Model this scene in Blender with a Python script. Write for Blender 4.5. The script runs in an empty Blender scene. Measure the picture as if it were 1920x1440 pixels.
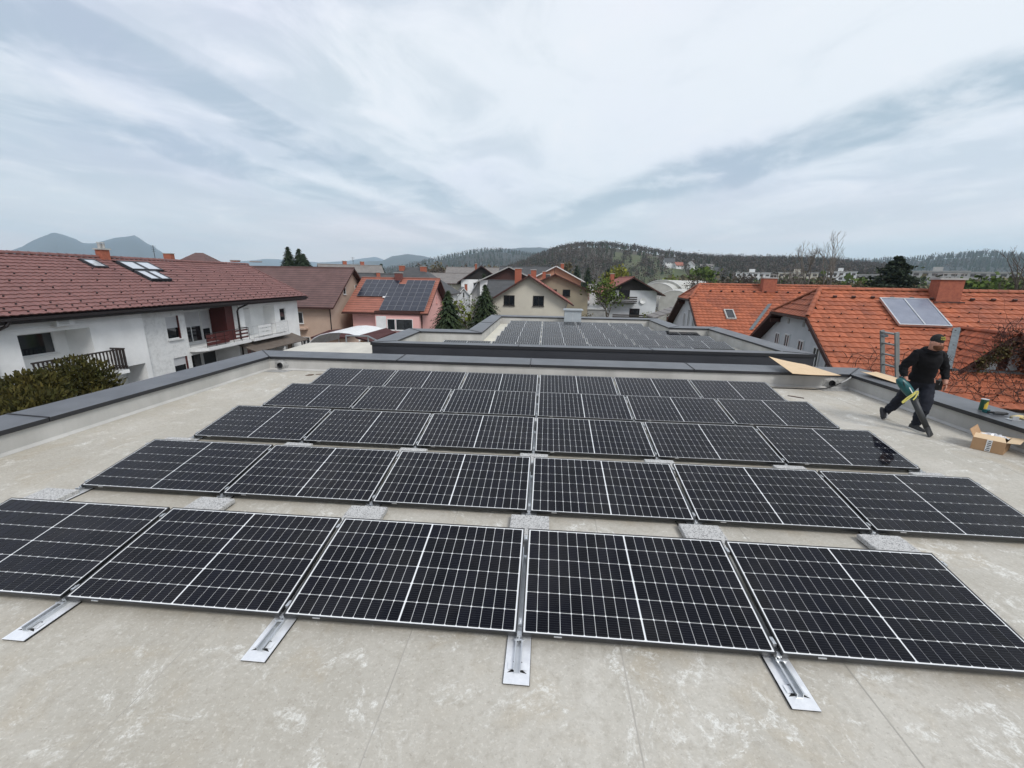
import bpy, math, random
from mathutils import Vector, Matrix
import numpy as np
random.seed(7)
scene = bpy.context.scene
COL = scene.collection

# ------------------------------------------------------------------ camera, sky, sun, exposure
cam_d = bpy.data.cameras.new("camera"); cam = bpy.data.objects.new("camera", cam_d); COL.objects.link(cam)
CAM = Vector((0.1085, -2.470, 2.5575))
yaw, pitch, roll = -0.0769, -0.2470, 0.0157
FW = Vector((math.sin(yaw)*math.cos(pitch), math.cos(yaw)*math.cos(pitch), math.sin(pitch)))
r_ = Vector((math.cos(yaw), -math.sin(yaw), 0)); u_ = r_.cross(FW)
RT = math.cos(roll)*r_ + math.sin(roll)*u_; UP = -math.sin(roll)*r_ + math.cos(roll)*u_
cam.matrix_world = Matrix(((RT.x, UP.x, -FW.x, CAM.x), (RT.y, UP.y, -FW.y, CAM.y), (RT.z, UP.z, -FW.z, CAM.z), (0, 0, 0, 1)))
cam_d.sensor_fit = 'HORIZONTAL'; cam_d.sensor_width = 36.0; cam_d.lens = 36.0*783.35/1920.0
cam_d.clip_start = 0.05; cam_d.clip_end = 60000.0
scene.camera = cam
scene.view_settings.view_transform = 'Standard'; scene.view_settings.look = 'None'
scene.view_settings.exposure = 0.75; scene.view_settings.gamma = 1.0; scene.view_settings.use_curve_mapping = False
scene.render.engine = 'CYCLES'
scene.cycles.use_denoising = True
scene.cycles.max_bounces = 6; scene.cycles.diffuse_bounces = 3; scene.cycles.glossy_bounces = 3
scene.cycles.transparent_max_bounces = 8; scene.cycles.volume_bounces = 2

SUN_AZ, SUN_EL = math.radians(142), math.radians(48)          # azimuth measured from +Y towards +X
sun_dir = Vector((math.sin(SUN_AZ)*math.cos(SUN_EL), math.cos(SUN_AZ)*math.cos(SUN_EL), math.sin(SUN_EL)))
sd = bpy.data.lights.new("sun", 'SUN'); sd.energy = 1.45; sd.angle = math.radians(20); sd.color = (1.0, 0.97, 0.93)
so = bpy.data.objects.new("sun", sd); COL.objects.link(so); so.location = (0, 0, 40)
so.rotation_euler = sun_dir.to_track_quat('Z', 'Y').to_euler()

world = bpy.data.worlds.new("World"); scene.world = world; world.use_nodes = True
wt = world.node_tree; wt.nodes.clear()
def wn(t, **kw):
    n = wt.nodes.new(t)
    for k, v in kw.items(): setattr(n, k, v)
    return n
def wl(a, b): wt.links.new(a, b)
def wmath(op, a, b=None, clamp=False):
    n = wn('ShaderNodeMath', operation=op); n.use_clamp = clamp
    for i, x in enumerate((a, b)):
        if x is None: continue
        if isinstance(x, (int, float)): n.inputs[i].default_value = x
        else: wl(x, n.inputs[i])
    return n.outputs[0]
def wmix(fac, a, b):
    n = wn('ShaderNodeMix', data_type='RGBA')
    for s, x in ((n.inputs[0], fac), (n.inputs[6], a), (n.inputs[7], b)):
        if isinstance(x, (int, float)): s.default_value = x
        elif isinstance(x, tuple): s.default_value = (*x, 1)
        else: wl(x, s)
    return n.outputs[2]
def wramp(x, stops):
    n = wn('ShaderNodeValToRGB'); cr = n.color_ramp
    while len(cr.elements) < len(stops): cr.elements.new(0.5)
    for e, (p, c) in zip(cr.elements, stops): e.position = p; e.color = (c, c, c, 1) if not isinstance(c, tuple) else (*c, 1)
    cr.interpolation = 'EASE'; wl(x, n.inputs[0]); return n.outputs[0]
sky = wn('ShaderNodeTexSky', sky_type='NISHITA'); sky.sun_disc = False
sky.sun_elevation = SUN_EL; sky.sun_rotation = SUN_AZ; sky.air_density = 1.0; sky.dust_density = 1.5
tc = wn('ShaderNodeTexCoord'); sep = wn('ShaderNodeSeparateXYZ'); wl(tc.outputs['Generated'], sep.inputs[0])
zz = wmath('MAXIMUM', sep.outputs[2], 0.0); den = wmath('ADD', zz, 0.10)
px = wmath('DIVIDE', sep.outputs[0], den); py = wmath('DIVIDE', sep.outputs[1], den)
def cloud_noise(sx, sy, ox, oy, scale, detail, rough, dist):
    cb = wn('ShaderNodeCombineXYZ')
    wl(wmath('ADD', wmath('MULTIPLY', px, sx), ox), cb.inputs[0]); wl(wmath('ADD', wmath('MULTIPLY', py, sy), oy), cb.inputs[1])
    n = wn('ShaderNodeTexNoise'); n.inputs['Scale'].default_value = scale; n.inputs['Detail'].default_value = detail
    n.inputs['Roughness'].default_value = rough; n.inputs['Distortion'].default_value = dist
    wl(cb.outputs[0], n.inputs['Vector']); return n.outputs['Fac']
n1 = cloud_noise(1.0, 0.55, 3.1, 1.7, 0.55, 7.0, 0.55, 0.5)         # large bands drawn out along the wind
n2 = cloud_noise(1.0, 0.80, 9.0, 4.0, 1.9, 10.0, 0.62, 0.7)          # smaller tatters
n3 = cloud_noise(0.6, 0.4, 21.0, 13.0, 0.55, 4.0, 0.5, 0.3)         # slow tint changes
n4 = cloud_noise(1.0, 0.8, 2.0, 31.0, 0.9, 8.0, 0.60, 0.5)          # frayed edges of the cloud streets
def street(nx, ny, c, hw, fray, amp):
    """a straight street of thicker, darker cloud: distance from a line in the plane of the cloud deck"""
    d = wmath('ADD', wmath('ADD', wmath('MULTIPLY', px, nx), wmath('MULTIPLY', py, ny)), -c)
    d = wmath('ADD', d, wmath('MULTIPLY', wmath('ADD', n4, -0.5), fray))
    k = wmath('DIVIDE', wmath('ABSOLUTE', d), hw)
    return wmath('MULTIPLY', wramp(k, [(0.35, 1.0), (1.0, 0.0)]), amp)
dark = street(0.85, 0.53, 2.46, 0.44, 1.1, 1.0)
for st in ((0.96, -0.28, -2.66, 0.40, 1.1, 0.95), (0.96, -0.28, -1.98, 0.34, 1.0, 0.95), (0.96, -0.28, -1.74, 0.12, 0.4, 0.6), (0.96, -0.28, -3.6, 0.5, 1.2, 0.7), (0.85, 0.53, 4.2, 0.55, 1.5, 0.6), (0.85, 0.53, -0.9, 0.5, 1.2, 0.6)):
    dark = wmath('MAXIMUM', dark, street(*st))
band = wramp(wmath('ADD', wmath('MULTIPLY', n1, 0.60), wmath('MULTIPLY', n2, 0.40)), [(0.38, 1.0), (0.54, 0.0)])
dark = wmath('MAXIMUM', dark, wmath('MULTIPLY', band, 0.50))
dark = wmath('MULTIPLY', dark, wramp(n2, [(0.42, 1.0), (0.62, 0.50)]))
tint = wramp(n3, [(0.38, 0.0), (0.62, 1.0)])
K = 10.0
grey = wmix(tint, (0.280*K, 0.343*K, 0.390*K), (0.297*K, 0.333*K, 0.415*K))
mid = wmix(tint, (0.430*K, 0.470*K, 0.498*K), (0.438*K, 0.442*K, 0.528*K))
white = wmix(tint, (0.585*K, 0.605*K, 0.625*K), (0.578*K, 0.575*K, 0.645*K))
lit = wramp(wmath('ADD', wmath('MULTIPLY', cloud_noise(0.8, 0.62, 5.0, 8.0, 0.5, 6.0, 0.58, 0.4), 0.8), wmath('MULTIPLY', zz, 0.42)), [(0.36, 0.0), (0.54, 1.0)])
clouds = wmix(lit, mid, white)
clouds = wmix(dark, clouds, grey)
fine = wramp(n2, [(0.54, 0.0), (0.70, 1.0)])
clouds = wmix(wmath('MULTIPLY', fine, 0.45), clouds, (0.64*K, 0.63*K, 0.64*K))
# thick air low down
low = wramp(zz, [(0.0, 1.0), (0.22, 0.0)])
lowcol = wmix(tint, (0.66*K, 0.67*K, 0.645*K), (0.98*K, 0.80*K, 0.675*K))
clouds = wmix(wmath('MULTIPLY', low, 0.62), clouds, lowcol)
col = wmix(0.90, sky.outputs[0], clouds)
bg = wn('ShaderNodeBackground'); bg.inputs['Strength'].default_value = 0.10
wl(col, bg.inputs['Color'])
wo = wn('ShaderNodeOutputWorld'); wl(bg.outputs[0], wo.inputs['Surface'])

# ------------------------------------------------------------------ materials
MATS = {}
def mat(name, c1, c2=None, scale=4.0, rough=0.8, bump=0.0, bscale=None, metal=0.0, spec=0.5, detail=5.0, coat=0.0, coat_rough=0.05,
        stretch=(1, 1, 1), lo=0.35, hi=0.65, objrand=0.0, island=0.0, extra=None, coords='Object', trans=0.0):
    m = bpy.data.materials.new(name); m.use_nodes = True; t = m.node_tree; b = t.nodes['Principled BSDF']
    b.inputs['Roughness'].default_value = rough; b.inputs['Metallic'].default_value = metal
    b.inputs['Specular IOR Level'].default_value = spec
    b.inputs['Coat Weight'].default_value = coat; b.inputs['Coat Roughness'].default_value = coat_rough
    b.inputs['Base Color'].default_value = (*c1, 1)
    N = t.nodes; L = t.links
    tcn = N.new('ShaderNodeTexCoord'); mp = N.new('ShaderNodeMapping'); mp.inputs['Scale'].default_value = stretch
    L.new(tcn.outputs[coords], mp.inputs[0])
    colout = None
    if c2 is not None:
        nz = N.new('ShaderNodeTexNoise'); nz.inputs['Scale'].default_value = scale; nz.inputs['Detail'].default_value = detail
        nz.inputs['Roughness'].default_value = 0.6
        L.new(mp.outputs[0], nz.inputs['Vector'])
        mr = N.new('ShaderNodeMapRange'); mr.inputs[1].default_value = lo; mr.inputs[2].default_value = hi
        L.new(nz.outputs['Fac'], mr.inputs[0])
        mx = N.new('ShaderNodeMix'); mx.data_type = 'RGBA'; mx.inputs[6].default_value = (*c1, 1); mx.inputs[7].default_value = (*c2, 1)
        L.new(mr.outputs[0], mx.inputs[0]); colout = mx.outputs[2]
    if objrand or island:
        hsv = N.new('ShaderNodeHueSaturation')
        src = None
        if objrand:
            oi = N.new('ShaderNodeObjectInfo'); src = oi.outputs['Random']; amp = objrand
        if island:
            ge = N.new('ShaderNodeNewGeometry')
            if src is not None:
                ad = N.new('ShaderNodeMath'); ad.operation = 'ADD'; L.new(src, ad.inputs[0]); L.new(ge.outputs['Random Per Island'], ad.inputs[1])
                fr = N.new('ShaderNodeMath'); fr.operation = 'FRACT'; L.new(ad.outputs[0], fr.inputs[0]); src = fr.outputs[0]
            else: src = ge.outputs['Random Per Island']
            amp = island
        mr2 = N.new('ShaderNodeMapRange'); mr2.inputs[3].default_value = 1-amp; mr2.inputs[4].default_value = 1+amp
        L.new(src, mr2.inputs[0]); L.new(mr2.outputs[0], hsv.inputs['Value'])
        if colout is not None: L.new(colout, hsv.inputs['Color'])
        else: hsv.inputs['Color'].default_value = (*c1, 1)
        colout = hsv.outputs[0]
    if colout is not None: L.new(colout, b.inputs['Base Color'])
    if bump:
        nb = N.new('ShaderNodeTexNoise'); nb.inputs['Scale'].default_value = bscale or scale*4; nb.inputs['Detail'].default_value = 4
        L.new(mp.outputs[0], nb.inputs['Vector'])
        bp = N.new('ShaderNodeBump'); bp.inputs['Strength'].default_value = bump; bp.inputs['Distance'].default_value = 0.02
        L.new(nb.outputs['Fac'], bp.inputs['Height']); L.new(bp.outputs[0], b.inputs['Normal'])
    if trans:
        b.inputs['Transmission Weight'].default_value = trans
    MATS[name] = m
    return m

def courses(m, pitch, axis=2, depth=0.02, strength=0.8, dark=0.45, width=0.16):
    """horizontal tile courses (relief and joint colour) for roofs too far off to tell their tiles apart"""
    t = m.node_tree; N = t.nodes; L = t.links; b = N['Principled BSDF']
    tcn = N.new('ShaderNodeTexCoord'); sp = N.new('ShaderNodeSeparateXYZ'); L.new(tcn.outputs['Object'], sp.inputs[0])
    d = N.new('ShaderNodeMath'); d.operation = 'DIVIDE'; d.inputs[1].default_value = pitch; L.new(sp.outputs[axis], d.inputs[0])
    fr = N.new('ShaderNodeMath'); fr.operation = 'FRACT'; L.new(d.outputs[0], fr.inputs[0])
    bp = N.new('ShaderNodeBump'); bp.inputs['Strength'].default_value = strength; bp.inputs['Distance'].default_value = depth
    bp.invert = True
    L.new(fr.outputs[0], bp.inputs['Height']); L.new(bp.outputs[0], b.inputs['Normal'])
    lt = N.new('ShaderNodeMath'); lt.operation = 'LESS_THAN'; lt.inputs[1].default_value = width; L.new(fr.outputs[0], lt.inputs[0])
    ml = N.new('ShaderNodeMath'); ml.operation = 'MULTIPLY'; ml.inputs[1].default_value = 1-dark; L.new(lt.outputs[0], ml.inputs[0])
    mx = N.new('ShaderNodeMix'); mx.data_type = 'RGBA'; mx.blend_type = 'MULTIPLY'; mx.inputs[7].default_value = (0.12, 0.10, 0.10, 1)
    L.new(ml.outputs[0], mx.inputs[0])
    lk = [l for l in L if l.to_socket == b.inputs['Base Color']]
    if lk: L.new(lk[0].from_socket, mx.inputs[6])
    else: mx.inputs[6].default_value = b.inputs['Base Color'].default_value
    L.new(mx.outputs[2], b.inputs['Base Color'])
    return m

# roof membrane: weathered, scuffed, speckled
def membrane():
    m = bpy.data.materials.new("membrane"); m.use_nodes = True; t = m.node_tree; N = t.nodes; L = t.links; b = N['Principled BSDF']
    ge = N.new('ShaderNodeNewGeometry')
    def noise(scale, detail=6, rough=0.6, dist=0.0, st=(1, 1, 1)):
        mp = N.new('ShaderNodeMapping'); mp.inputs['Scale'].default_value = st; L.new(ge.outputs['Position'], mp.inputs[0])
        n = N.new('ShaderNodeTexNoise'); n.inputs['Scale'].default_value = scale; n.inputs['Detail'].default_value = detail
        n.inputs['Roughness'].default_value = rough; n.inputs['Distortion'].default_value = dist; L.new(mp.outputs[0], n.inputs['Vector']); return n.outputs['Fac']
    def mrange(x, a, c, o0=0.0, o1=1.0):
        n = N.new('ShaderNodeMapRange'); n.interpolation_type = 'SMOOTHSTEP'
        for i, v in enumerate((a, c, o0, o1)): n.inputs[i+1].default_value = v
        L.new(x, n.inputs[0]); return n.outputs[0]
    def mix(f, a, c):
        n = N.new('ShaderNodeMix'); n.data_type = 'RGBA'
        for s, x in ((n.inputs[0], f), (n.inputs[6], a), (n.inputs[7], c)):
            if isinstance(x, (int, float)): s.default_value = x
            elif isinstance(x, tuple): s.default_value = (*x, 1)
            else: L.new(x, s)
        return n.outputs[2]
    def mul(a, k):
        n = N.new('ShaderNodeMath'); n.operation = 'MULTIPLY'; L.new(a, n.inputs[0])
        if isinstance(k, (int, float)): n.inputs[1].default_value = k
        else: L.new(k, n.inputs[1])
        return n.outputs[0]
    c = mix(mrange(noise(0.6), 0.35, 0.65), (0.395, 0.375, 0.322), (0.470, 0.450, 0.395))
    c = mix(mul(mrange(noise(1.7, 6, 0.62, 0.8), 0.50, 0.68), 0.40), c, (0.385, 0.330, 0.240))     # dried brownish puddle film
    c = mix(mul(mrange(noise(0.5, 7, 0.68, 1.2), 0.48, 0.70), 0.28), c, (0.330, 0.312, 0.270))     # grey grime
    scuff = mul(mrange(noise(2.2, 8, 0.75, 1.4), 0.525, 0.63), mrange(noise(24, 6, 0.75, 1.2), 0.43, 0.58))
    c = mix(mul(scuff, 1.0), c, (0.66, 0.66, 0.615))                                              # pale rubbed scuffs
    c = mix(mul(mul(mrange(noise(0.9, 6, 0.65, 0.5, (3.4, 0.45, 1)), 0.54, 0.68), mrange(noise(9, 5, 0.7, 0.5), 0.35, 0.65)), 0.55), c, (0.58, 0.565, 0.51))   # drag streaks along the sheets
    c = mix(mul(mrange(noise(0.23, 5, 0.6, 0.8), 0.42, 0.66), 0.45), c, (0.335, 0.305, 0.245))      # broad damp discolouration
    c = mix(mul(mrange(noise(38, 5, 0.75), 0.52, 0.66), 0.50), c, (0.62, 0.595, 0.53))             # light grit
    c = mix(mul(mrange(noise(52, 4, 0.70), 0.58, 0.68), 0.45), c, (0.20, 0.18, 0.155))            # dark grit
    c = mix(mul(mrange(noise(14, 6, 0.75), 0.46, 0.70), 0.55), c, (0.31, 0.285, 0.235))
    L.new(c, b.inputs['Base Color']); b.inputs['Roughness'].default_value = 0.72; b.inputs['Specular IOR Level'].default_value = 0.35
    bp = N.new('ShaderNodeBump'); bp.inputs['Strength'].default_value = 0.5; bp.inputs['Distance'].default_value = 0.006
    L.new(noise(45, 6, 0.7), bp.inputs['Height']); L.new(bp.outputs[0], b.inputs['Normal'])
    return m
M_MEMB = membrane()
M_PARA = mat('parapet_membrane', (0.47, 0.465, 0.44), (0.36, 0.355, 0.335), scale=1.4, rough=0.7, bump=0.15, bscale=12, stretch=(1, 1, 0.35))
M_COP = mat('coping_metal', (0.070, 0.075, 0.083), (0.108, 0.114, 0.122), scale=1.6, rough=0.42, spec=0.6)
M_COPEDGE = mat('coping_edge', (0.018, 0.019, 0.022), rough=0.5)
M_FACADE = mat('dark_facade', (0.032, 0.034, 0.040), (0.042, 0.045, 0.052), scale=0.8, rough=0.55)
M_FRAME = mat('panel_frame', (0.012, 0.013, 0.014), rough=0.35, metal=0.0, spec=0.6)
M_BACK = mat('panel_backsheet', (0.72, 0.74, 0.74), rough=0.45, coat=0.6, coat_rough=0.04)
def cellmat():
    m = mat('solar_cell', (0.0065, 0.0075, 0.012), rough=0.30, spec=0.0, coat=1.0, coat_rough=0.04)
    t = m.node_tree; N = t.nodes; L = t.links; b = N['Principled BSDF']; b.inputs['Coat IOR'].default_value = 1.5
    lw = N.new('ShaderNodeLayerWeight'); lw.inputs['Blend'].default_value = 0.5; pw = N.new('ShaderNodeMath'); pw.operation = 'POWER'; pw.inputs[1].default_value = 1.25; L.new(lw.outputs['Facing'], pw.inputs[0]); L.new(pw.outputs[0], b.inputs['Coat Weight'])   # anti-reflective glass: hardly any sheen face-on
    ge = N.new('ShaderNodeTexCoord'); sp = N.new('ShaderNodeSeparateXYZ'); L.new(ge.outputs['Object'], sp.inputs[0])
    d = N.new('ShaderNodeMath'); d.operation = 'MULTIPLY'; d.inputs[1].default_value = 1/0.0184; L.new(sp.outputs[1], d.inputs[0])
    fr = N.new('ShaderNodeMath'); fr.operation = 'FRACT'; L.new(d.outputs[0], fr.inputs[0])
    lt = N.new('ShaderNodeMath'); lt.operation = 'LESS_THAN'; lt.inputs[1].default_value = 0.10; L.new(fr.outputs[0], lt.inputs[0])
    oi = N.new('ShaderNodeObjectInfo'); isl = N.new('ShaderNodeNewGeometry')
    ad = N.new('ShaderNodeMath'); ad.operation = 'ADD'; L.new(oi.outputs['Random'], ad.inputs[0]); L.new(isl.outputs['Random Per Island'], ad.inputs[1])
    f2 = N.new('ShaderNodeMath'); f2.operation = 'FRACT'; L.new(ad.outputs[0], f2.inputs[0])
    c1 = N.new('ShaderNodeMix'); c1.data_type = 'RGBA'; c1.inputs[6].default_value = (0.0032, 0.0037, 0.0055, 1); c1.inputs[7].default_value = (0.0052, 0.0060, 0.0105, 1)
    L.new(f2.outputs[0], c1.inputs[0])
    mx = N.new('ShaderNodeMix'); mx.data_type = 'RGBA'; mx.inputs[7].default_value = (0.040, 0.043, 0.050, 1)
    L.new(lt.outputs[0], mx.inputs[0]); L.new(c1.outputs[2], mx.inputs[6])
    dn = N.new('ShaderNodeTexNoise'); dn.inputs['Scale'].default_value = 1.7; dn.inputs['Detail'].default_value = 7; dn.inputs['Roughness'].default_value = 0.65; L.new(isl.outputs['Position'], dn.inputs['Vector'])
    dr_ = N.new('ShaderNodeMapRange'); dr_.inputs[1].default_value = 0.45; dr_.inputs[2].default_value = 0.75; dr_.inputs[4].default_value = 0.055; L.new(dn.outputs['Fac'], dr_.inputs[0])
    dm = N.new('ShaderNodeMix'); dm.data_type = 'RGBA'; dm.inputs[7].default_value = (0.22, 0.21, 0.19, 1); L.new(dr_.outputs[0], dm.inputs[0]); L.new(mx.outputs[2], dm.inputs[6]); L.new(dm.outputs[2], b.inputs['Base Color'])
    return m
M_CELL = cellmat()
M_GALV = mat('galvanised_steel', (0.84, 0.86, 0.87), (0.72, 0.74, 0.76), scale=18, rough=0.45, metal=0.40, objrand=0.05)
M_ALU = mat('aluminium', (0.66, 0.68, 0.69), (0.55, 0.57, 0.58), scale=9, rough=0.38, metal=0.85)
M_RUBBER = mat('black_rubber', (0.012, 0.012, 0.012), rough=0.8)
def granite():
    m = mat('exposed_aggregate', (0.50, 0.50, 0.48), rough=0.85)
    t = m.node_tree; N = t.nodes; L = t.links; b = N['Principled BSDF']
    ge = N.new('ShaderNodeNewGeometry'); v = N.new('ShaderNodeTexVoronoi'); v.inputs['Scale'].default_value = 120; L.new(ge.outputs['Position'], v.inputs['Vector'])
    cr = N.new('ShaderNodeValToRGB'); e = cr.color_ramp.elements; e[0].position = 0.10; e[0].color = (0.20, 0.20, 0.195, 1); e[1].position = 0.42; e[1].color = (0.48, 0.48, 0.465, 1)
    sp = N.new('ShaderNodeSeparateColor'); L.new(v.outputs['Color'], sp.inputs[0]); L.new(sp.outputs[0], cr.inputs[0]); L.new(cr.outputs[0], b.inputs['Base Color'])
    bp = N.new('ShaderNodeBump'); bp.inputs['Strength'].default_value = 0.5; bp.inputs['Distance'].default_value = 0.004; L.new(v.outputs['Distance'], bp.inputs['Height']); L.new(bp.outputs[0], b.inputs['Normal'])
    return m
M_STONE = granite()
M_WHITE = mat('white_render', (0.80, 0.81, 0.80), (0.71, 0.72, 0.71), scale=1.1, rough=0.9, bump=0.2, bscale=60)
M_WHITE2 = mat('scratch_render', (0.70, 0.71, 0.70), (0.56, 0.57, 0.56), scale=5.0, rough=0.95, bump=0.9, bscale=26, lo=0.45, hi=0.7)
M_WPAINT = mat('white_paint', (0.70, 0.71, 0.70), (0.62, 0.63, 0.62), scale=3, rough=0.5)
M_DARKWOOD = mat('dark_stained_wood', (0.020, 0.015, 0.013), (0.035, 0.024, 0.02), scale=12, rough=0.6, stretch=(1, 1, 6))
M_GLASS = mat('window_glass', (0.012, 0.015, 0.018), rough=0.05, spec=0.7)
M_SKYGLASS = mat('skylight_glass', (0.46, 0.50, 0.53), rough=0.08, spec=0.9, coat=1.0)  # pale base colour stands in for bright sky reflected in the roof panes
M_SHUT = mat('shutter', (0.52, 0.53, 0.54), (0.46, 0.47, 0.48), scale=2, rough=0.5)
M_RED = mat('oxblood_wood', (0.085, 0.014, 0.012), (0.06, 0.012, 0.010), scale=6, rough=0.55)
M_GUTTER = mat('dark_gutter', (0.014, 0.010, 0.010), rough=0.45)
M_TILER = mat('red_brown_tile', (0.195, 0.090, 0.079), (0.148, 0.067, 0.060), scale=1.6, rough=0.62, island=0.10, objrand=0.01, bump=0.15, bscale=30, coords='Object')
M_TILEO = mat('orange_tile', (0.355, 0.102, 0.043), (0.235, 0.067, 0.033), scale=0.9, rough=0.7, island=0.17, objrand=0.01, bump=0.2, bscale=30)
M_TILEO2 = mat('weathered_orange_tile', (0.40, 0.105, 0.045), (0.25, 0.07, 0.036), scale=1.2, rough=0.75, island=0.26, objrand=0.01, bump=0.2, bscale=30)
M_BRICK = mat('chimney_brick', (0.36, 0.115, 0.065), (0.26, 0.08, 0.05), scale=9, rough=0.85, bump=0.3, bscale=40)
M_CONC = mat('concrete', (0.42, 0.42, 0.40), (0.33, 0.33, 0.32), scale=3, rough=0.9, bump=0.2)

# ------------------------------------------------------------------ mesh builder and bookkeeping
ORIGIN = {}
class MB:
    def __init__(s): s.v = []; s.f = []; s.m = []
    def add(s, vs, fs, m=0):
        o = len(s.v); s.v += [tuple(v) for v in vs]
        for f in fs: s.f.append(tuple(i+o for i in f)); s.m.append(m)
        return s
    def box(s, x0, x1, y0, y1, z0, z1, m=0):
        return s.add([(x0,y0,z0),(x1,y0,z0),(x1,y1,z0),(x0,y1,z0),(x0,y0,z1),(x1,y0,z1),(x1,y1,z1),(x0,y1,z1)],
                     [(3,2,1,0),(4,5,6,7),(0,1,5,4),(1,2,6,5),(2,3,7,6),(3,0,4,7)], m)
    def obox(s, c, ax, ay, az, m=0):
        c, ax, ay, az = map(Vector, (c, ax, ay, az))
        P = [c-ax-ay-az, c+ax-ay-az, c+ax+ay-az, c-ax+ay-az, c-ax-ay+az, c+ax-ay+az, c+ax+ay+az, c-ax+ay+az]
        return s.add(P, [(3,2,1,0),(4,5,6,7),(0,1,5,4),(1,2,6,5),(2,3,7,6),(3,0,4,7)], m)
    def quad(s, a, b, c, d, m=0): return s.add([a, b, c, d], [(0, 1, 2, 3)], m)
    def slab(s, pts, thick, m=0, m_side=None):
        """polygon pts (ccw seen from outside) extruded against its normal"""
        P = [Vector(p) for p in pts]; n = (P[1]-P[0]).cross(P[2]-P[0]).normalized(); k = len(P)
        Q = [p-n*thick for p in P]
        s.add(P+Q, [tuple(range(k))], m); o = len(s.v)-2*k
        s.f.append(tuple(o+k+i for i in reversed(range(k)))); s.m.append(m if m_side is None else m_side)
        for i in range(k):
            j = (i+1) % k; s.f.append((o+i, o+k+i, o+k+j, o+j)); s.m.append(m if m_side is None else m_side)
        return s
    def prism(s, poly, z0, z1, m=0):
        k = len(poly); s.add([(x, y, z1) for x, y in poly]+[(x, y, z0) for x, y in poly],
              [tuple(range(k)), tuple(reversed(range(k, 2*k)))]+[(i, k+i, k+(i+1) % k, (i+1) % k) for i in range(k)], m); return s
    def tube(s, pts, rad, n=8, m=0, cap=True):
        pts = [Vector(p) for p in pts]; k = len(pts)
        rads = rad if isinstance(rad, (list, tuple)) else [rad]*k
        o = len(s.v); prev = None
        for i, p in enumerate(pts):
            t = (pts[min(i+1, k-1)]-pts[max(i-1, 0)]); t = t.normalized() if t.length > 1e-9 else Vector((0, 0, 1))
            if prev is None:
                a = Vector((0, 0, 1)) if abs(t.z) < 0.9 else Vector((1, 0, 0)); e1 = t.cross(a).normalized()
            else:
                e1 = (prev-t*prev.dot(t)); e1 = e1.normalized() if e1.length > 1e-6 else t.orthogonal().normalized()
            prev = e1; e2 = t.cross(e1)
            for j in range(n):
                a = 2*math.pi*j/n; q = p+(e1*math.cos(a)+e2*math.sin(a))*rads[i]; s.v.append(tuple(q))
        for i in range(k-1):
            for j in range(n):
                s.f.append((o+i*n+j, o+i*n+(j+1) % n, o+(i+1)*n+(j+1) % n, o+(i+1)*n+j)); s.m.append(m)
        if cap:
            s.f.append(tuple(o+j for j in reversed(range(n)))); s.m.append(m)
            s.f.append(tuple(o+(k-1)*n+j for j in range(n))); s.m.append(m)
        return s
    def ring_frame(s, c, ax, ay, hw, hh, t, d0, d1, m=0):
        """rectangular picture-frame ring in plane (ax, ay) through c, bar width t, from d0 to d1 along the normal"""
        c, ax, ay = map(Vector, (c, ax, ay)); n = ax.cross(ay).normalized(); md = n*(d0+d1)/2; h = abs(d1-d0)/2
        s.obox(c+ax*(hw-t/2)+md, ax*(t/2), ay*hh, n*h, m); s.obox(c-ax*(hw-t/2)+md, ax*(t/2), ay*hh, n*h, m)
        s.obox(c+ay*(hh-t/2)+md, ax*(hw-t), ay*(t/2), n*h, m); s.obox(c-ay*(hh-t/2)+md, ax*(hw-t), ay*(t/2), n*h, m)
        return s
    def mesh(s, name, mats, smooth=False, off=None):
        me = bpy.data.meshes.new(name)
        v = s.v if off is None else [(a-off[0], b-off[1], c-off[2]) for a, b, c in s.v]
        me.from_pydata(v, [], s.f)
        for m in (mats if isinstance(mats, (list, tuple)) else [mats]): me.materials.append(m)
        if len(me.materials) > 1: me.polygons.foreach_set('material_index', s.m)
        if smooth: me.polygons.foreach_set('use_smooth', [True]*len(me.polygons))
        me.update(); return me
    def build(s, name, mats, parent=None, world=False, smooth=False, kind=None, label=None):
        """world=True: the vertices are world coordinates and the thing above is unrotated"""
        off = ORIGIN.get(parent.name) if (parent is not None and world) else None
        o = bpy.data.objects.new(name, s.mesh(name, mats, smooth, off)); COL.objects.link(o)
        if parent is not None:
            o.parent = parent
            if parent.name in ORIGIN: ORIGIN[o.name] = ORIGIN[parent.name]
        if kind: o['kind'] = kind
        if label: o['label'] = label
        return o
def tag(o, label, cat, group=None, kind=None):
    o['label'] = label; o['category'] = cat
    if group: o['group'] = group
    if kind: o['kind'] = kind
    return o
def thing(name, label, cat, loc=(0, 0, 0), rz=0.0, group=None):
    o = bpy.data.objects.new(name, None); COL.objects.link(o); o.location = loc; o.rotation_euler = (0, 0, rz)
    o.empty_display_size = 0.2; ORIGIN[o.name] = tuple(loc); return tag(o, label, cat, group)
def single(name, mb, mats, label, cat, loc=(0, 0, 0), group=None, smooth=False):
    """a thing that is one mesh, vertices in world coordinates, origin at its base"""
    o = bpy.data.objects.new(name, mb.mesh(name, mats, smooth, loc)); COL.objects.link(o); o.location = loc
    return tag(o, label, cat, group)
def linked(name, mesh, parent, loc=(0, 0, 0), rot=None):
    o = bpy.data.objects.new(name, mesh); COL.objects.link(o); o.parent = parent; o.location = loc
    if rot is not None: o.rotation_euler = rot
    return o
def struct(name, mb, mats, smooth=False):
    o = bpy.data.objects.new(name, mb.mesh(name, mats, smooth)); COL.objects.link(o); o['kind'] = 'structure'; return o
ORD = ['first', 'second', 'third', 'fourth', 'fifth', 'sixth', 'seventh', 'eighth', 'ninth']
GZ = -6.2

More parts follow.
